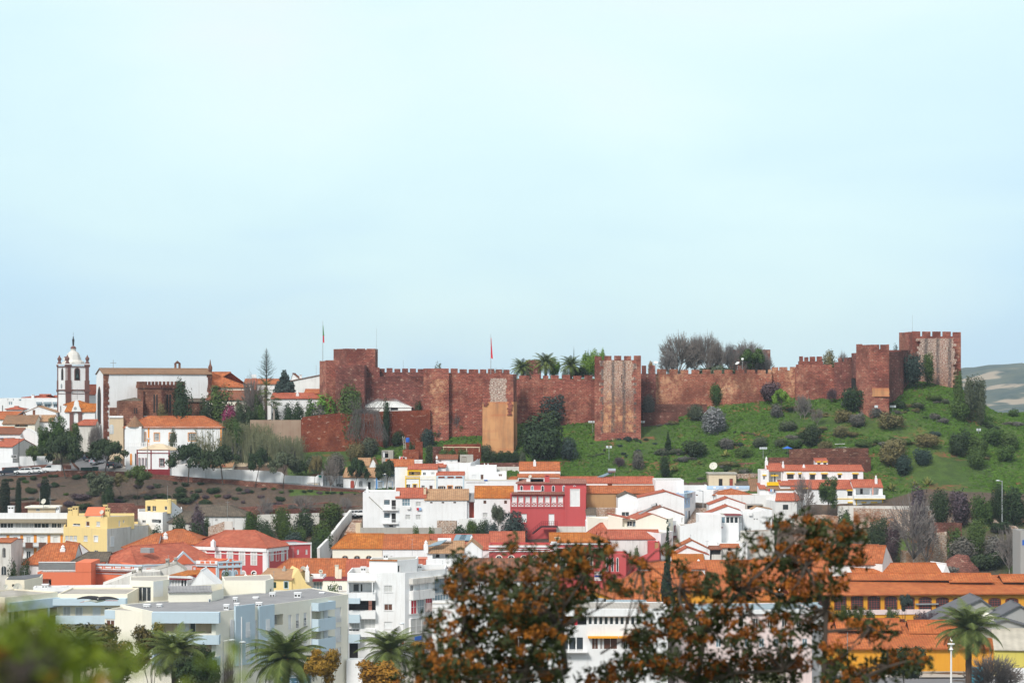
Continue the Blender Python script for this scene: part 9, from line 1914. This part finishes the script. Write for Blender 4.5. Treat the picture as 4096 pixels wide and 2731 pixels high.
for s in(-.03,.03):MB().tube((.3,s,-.01),(.95,s,-.02),.014,.01,5).obj('leg','beak',r)
for s in(-1,1):
 mb=MB();n=8;W=[]
 for i in range(n+1):t=i/n;c=.34*(1-t**2.5)+.03;a=V((s*t*.98,.1*t,.09+.05*math.sin(t*2.6)-.07*t*t));W.append((a+V((0,c*.6,c*.12)),a-V((0,c*.4,c*.16))))
 for a,b_ in zip(W,W[1:]):mb.face([a[0],a[1],b_[1],b_[0]])
 o=mb.obj('wing','bird_black',r);sm=o.modifiers.new('s','SOLIDIFY');sm.thickness=.03
def nest(tl,x,y,Y,rpx,lb):
 tile(tl);p=pt(x,y,Y);r=emp('stork_nest',p,lb=lb,cat='nest');k=Y/FPX*CT[2]*rpx;mb=MB();rr=random.Random(int(x));mb.lathe((0,0,0),[(k*.5,-k*.5),(k*.95,-k*.1),(k,k*.15),(k*.75,k*.28),(k*.3,k*.2)],12)
 for i in range(160):a=rr.uniform(0,6.28);q=V((math.cos(a)*k*rr.uniform(.6,1),math.sin(a)*k*rr.uniform(.6,1),rr.uniform(-.35,.3)*k));mb.tube(q,q+rv(rr)*k*.4,.02,.012,3,cap=False)
 mb.obj('sticks','nest',r)
nest('C2',2205,420,333,62,'big stick stork nest on ochre gable');nest('C3',2058,505,334,60,'stick stork nest on small hipped roof behind flowered tree')
def stork_standing(tl,x,yfoot,Y,lb,hpx,face=1):
 tile(tl);p=pt(x,yfoot,Y);r=emp('stork',p,lb=lb,cat='stork');s=Y/FPX*CT[2]*hpx/1.05;f=face
 skinbody('body',[[((0,0,.52*s),.12*s),((f*.12*s,0,.62*s),.1*s),((f*.16*s,0,.78*s),.045*s),((f*.12*s,0,.92*s),.035*s),((f*.16*s,0,1.0*s),.05*s)],[0,((-f*.18*s,0,.42*s),.07*s),((-f*.3*s,0,.34*s),.02*s)]],'bird_white',r)
 MB().tube((f*.18*s,0,1.0*s),(f*.38*s,0,.93*s),.02*s,.005,6).obj('beak','beak',r);MB().lathe((-f*.14*s,0,.42*s),[(.02*s,-.16*s),(.11*s,-.05*s),(.10*s,.06*s),(.02*s,.12*s)],8,1.3,.9).obj('wing','bird_black',r)
 for q in(-.04,.04):MB().tube((0,q*s,0),(0,q*s,.45*s),.02*s,.02*s,5).obj('leg','beak',r)
stork_standing('C4',1590,980,290,'stork perched on white lamp post',68,-1);stork_standing('C3',2056,492,334,'stork standing on nest of small hipped roof',66,1)
tile('C3');b=H1('house','small hipped orange roof with grey cap carrying stork nest',1850,2230,560,334,7,'ochre','U',392,'tile_gold',hl=4,hr=4);b.fin()
def fg_tree(name,lb,Y0,lobes,root,limbsd,nleaf,nflow,seed,leafm='fg_leaf',flowm='fg_flower',ls=.025,fs=.021):
 rr=random.Random(seed);r=emp(name,root,lb=lb,cat='tree');I=local(r);k=Y0/FPX
 segs=[]
 for pts in limbsd:
  P=[I@pt(x,y,Y0+dy)for x,y,dy,_ in pts]
  for(a,b,pa,pb)in zip(P,P[1:],pts,pts[1:]):segs.append((a,b,pa[3]*.6,pb[3]*.6))
 L3=[]
 for x,y,rx,ry in lobes:L3.append((I@pt(x,y,Y0+rr.uniform(-.5,.5)),rx*CT[2]*k*.93,ry*CT[2]*k*.93))
 wts=[a*b for _,a,b in L3];tot=sum(wts);v=[];f=[];rnd=[];ends=[b for a,b,_,_ in segs]
 mbf=MB();mbf.rnd=[]
 for(c,rx,rz),w_ in zip(L3,wts):
  for _ in range(max(2,int(9*w_/tot*len(L3)))):
   q=c+V((rr.uniform(-rx,rx)*.8,rr.uniform(-.3,.3),rr.uniform(-rz,rz)*.8));e=min(ends,key=lambda z:(z-q).length);m_=e.lerp(q,.5)+rv(rr)*.05;segs.append((e,m_,.0004*Y0,.0003*Y0));segs.append((m_,q,.0003*Y0,.0002*Y0))
  sprigs=int(nleaf*w_/tot/9)
  for _ in range(sprigs):
   d=rv(rr);d=d*(d.length**.25)/max(d.length,.01)**.5;q=c+V((d.x*rx,d.y*max(rx,.3)*.9,d.z*rz));ax=rv(rr).normalized();tone=rr.random()
   for _l in range(9):
    p=q+rv(rr)*.052;t=(rv(rr)+ax*.6).normalized();s_=t.orthogonal().normalized();s_.rotate(Matrix.Rotation(rr.uniform(0,6.28),3,t));a=ls*rr.uniform(.7,1.3);i=len(v)
    v+=[tuple(p-t*a),tuple(p-s_*a*.38),tuple(p+t*a),tuple(p+s_*a*.38)];f.append((i,i+1,i+2,i+3));rnd.append(min(1,max(0,tone*.7+rr.uniform(-.1,.4))))
  for _ in range(int(nflow*w_/tot)):
   d=rv(rr).normalized();kk=rr.uniform(.55,1.0);q=c+V((d.x*rx*kk,-abs(d.y)*max(rx,.3)*.8*kk,(d.z*.8+.2)*rz*kk));tone=rr.random()
   for _l in range(26):
    dd=rv(rr);p=q+dd*fs*1.3;t=rv(rr).normalized();s_=t.orthogonal().normalized();a=fs*.42;mbf.face([p-t*a,p-s_*a,p+t*a,p+s_*a]);mbf.rnd.append(min(1,max(0,tone*.6+rr.random()*.5-.1)))
 lmb('trunk',segs,'bark',r,5);me=rmesh('leaves',v,f,rnd,leafm);inst('leaves',me,r)
 mbf.obj('flower_heads',flowm,r);return r
tile('F')
lobA=[(1060,1300,30,30),(1110,1330,60,40),(1040,1350,35,40),(1090,1390,70,45),(1000,1430,30,35),(1050,1460,60,50),(1190,1330,60,50),(1220,1400,70,60),(1150,1450,80,60),(980,1500,35,40),(1040,1530,70,45),(960,1545,30,25),(1130,1530,90,50),(1230,1480,70,60),(1240,1290,45,35),(1290,1300,60,45),(1350,1290,55,40),(1390,1255,35,22),(1330,1350,50,40),(1270,1380,50,40),(1210,1540,70,35),(1280,1440,40,50),(1180,1390,60,50),(1260,1530,50,40),(1180,1250,25,22),(1340,1400,22,25),(920,1560,25,15),(1100,1560,100,30),(1400,1330,22,25),(1270,1260,22,15),(1000,1560,60,30)]
fA=fg_tree('flowering_tree','out of focus tree with rusty orange flower heads in lower middle foreground',12.0,lobA,V((pt(1180,1568,12).x,12,H(pt(1180,1568,12).x,12))),[[(1180,2400,0,.07),(1180,1900,0,.06),(1200,1560,0,.04),(1230,1480,0,.03),(1240,1380,0,.02),(1330,1270,0,.01)],[(1180,1900,0,.05),(1120,1560,0,.03),(1070,1440,.1,.02),(1060,1320,.1,.01)],[(1200,1600,0,.04),(1300,1540,-.2,.03),(1290,1440,-.2,.018),(1370,1400,-.1,.008)],[(1120,1580,0,.03),(1020,1540,0,.02),(960,1530,0,.008)],[(1230,1480,0,.02),(1290,1400,.1,.014),(1340,1330,.1,.01),(1400,1260,0,.006)]],5400,340,21)
lobB=[(1780,1200,28,18),(1740,1250,30,30),(1850,1210,60,35),(1950,1220,45,35),(1880,1270,80,45),(1800,1290,60,45),(1960,1280,40,30),(1690,1290,30,25),(1720,1330,60,45),(1820,1360,60,45),(1900,1340,50,40),(1560,1310,26,22),(1610,1340,45,35),(1660,1390,60,40),(1560,1390,40,40),(1520,1440,60,40),(1600,1450,70,50),(1700,1450,60,40),(1470,1480,40,45),(1500,1530,80,45),(1600,1530,80,45),(1700,1530,90,45),(1790,1440,50,45),(1800,1520,70,50),(1870,1420,45,40),(1900,1500,50,40),(2010,1450,45,30),(1960,1420,40,25),(1430,1350,30,25),(1490,1350,25,22),(1470,1290,26,22),(1430,1540,50,35),(2060,1520,60,35),(1990,1540,50,28),(2110,1510,35,22),(1380,1560,60,22),(1930,1560,60,22),(1540,1260,24,18),(1480,1400,20,20)]
fB=fg_tree('flowering_tree','second out of focus rusty flowered tree spreading over right foreground',12.6,lobB,V((pt(1750,1568,12.6).x,12.6,H(pt(1750,1568,12.6).x,12.6))),[[(1740,2500,0,.08),(1745,1900,0,.06),(1600,1570,0,.04),(1620,1450,0,.025),(1700,1360,0,.015),(1850,1220,0,.008)],[(1745,1900,0,.06),(1890,1600,0,.035),(1898,1400,0,.022),(1850,1300,0,.014),(1940,1230,0,.008)],[(1600,1570,0,.03),(1500,1520,0,.02),(1420,1540,.1,.008)],[(1600,1570,0,.03),(1680,1545,0,.018),(1800,1540,0,.01)],[(1898,1450,0,.02),(2000,1440,0,.01)],[(1620,1450,0,.02),(1560,1350,0,.01),(1480,1290,0,.006)],[(1890,1600,0,.03),(2040,1530,0,.015),(2110,1510,0,.006)],[(1380,1500,0,.012),(1430,1470,.1,.008),(1470,1300,0,.005)]],7000,430,33)
lobC=[(0,1490,30,40),(35,1530,45,35),(100,1562,45,20),(20,1570,60,30),(180,1575,40,12),(60,1505,20,14),(260,1578,26,10),(520,1570,15,10),(0,1400,5,20),(135,1545,14,10)]
fC=fg_tree('leafy_shrub','bright green shrub with rusty tips, completely blurred in bottom left corner',2.6,lobC,V((pt(100,1568,2.6).x,2.6,H(0,2))),[[(150,3500,0,.008),(120,1700,0,.004),(60,1540,0,.001)],[(120,1700,0,.003),(300,1580,0,.001)],[(300,1700,0,.003),(520,1570,0,.001)]],2200,90,5,'fg_bright','fg_rust',ls=.011,fs=.008)
for b in list(ALL):b.fin()
hz=MB().box(-3850,3850,-420,3850,-6,150).obj('haze','white');hz['kind']='stuff'
hm=bpy.data.materials.new('haze');hm.use_nodes=True;n=hm.node_tree;n.nodes.clear();vo=n.nodes.new('ShaderNodeVolumePrincipled');DV(vo,'Density',.0001);DV(vo,'Color',(.72,.86,1,1));n.links.new(vo.outputs[0],n.nodes.new('ShaderNodeOutputMaterial').inputs['Volume'])
hz.data.materials[0]=hm
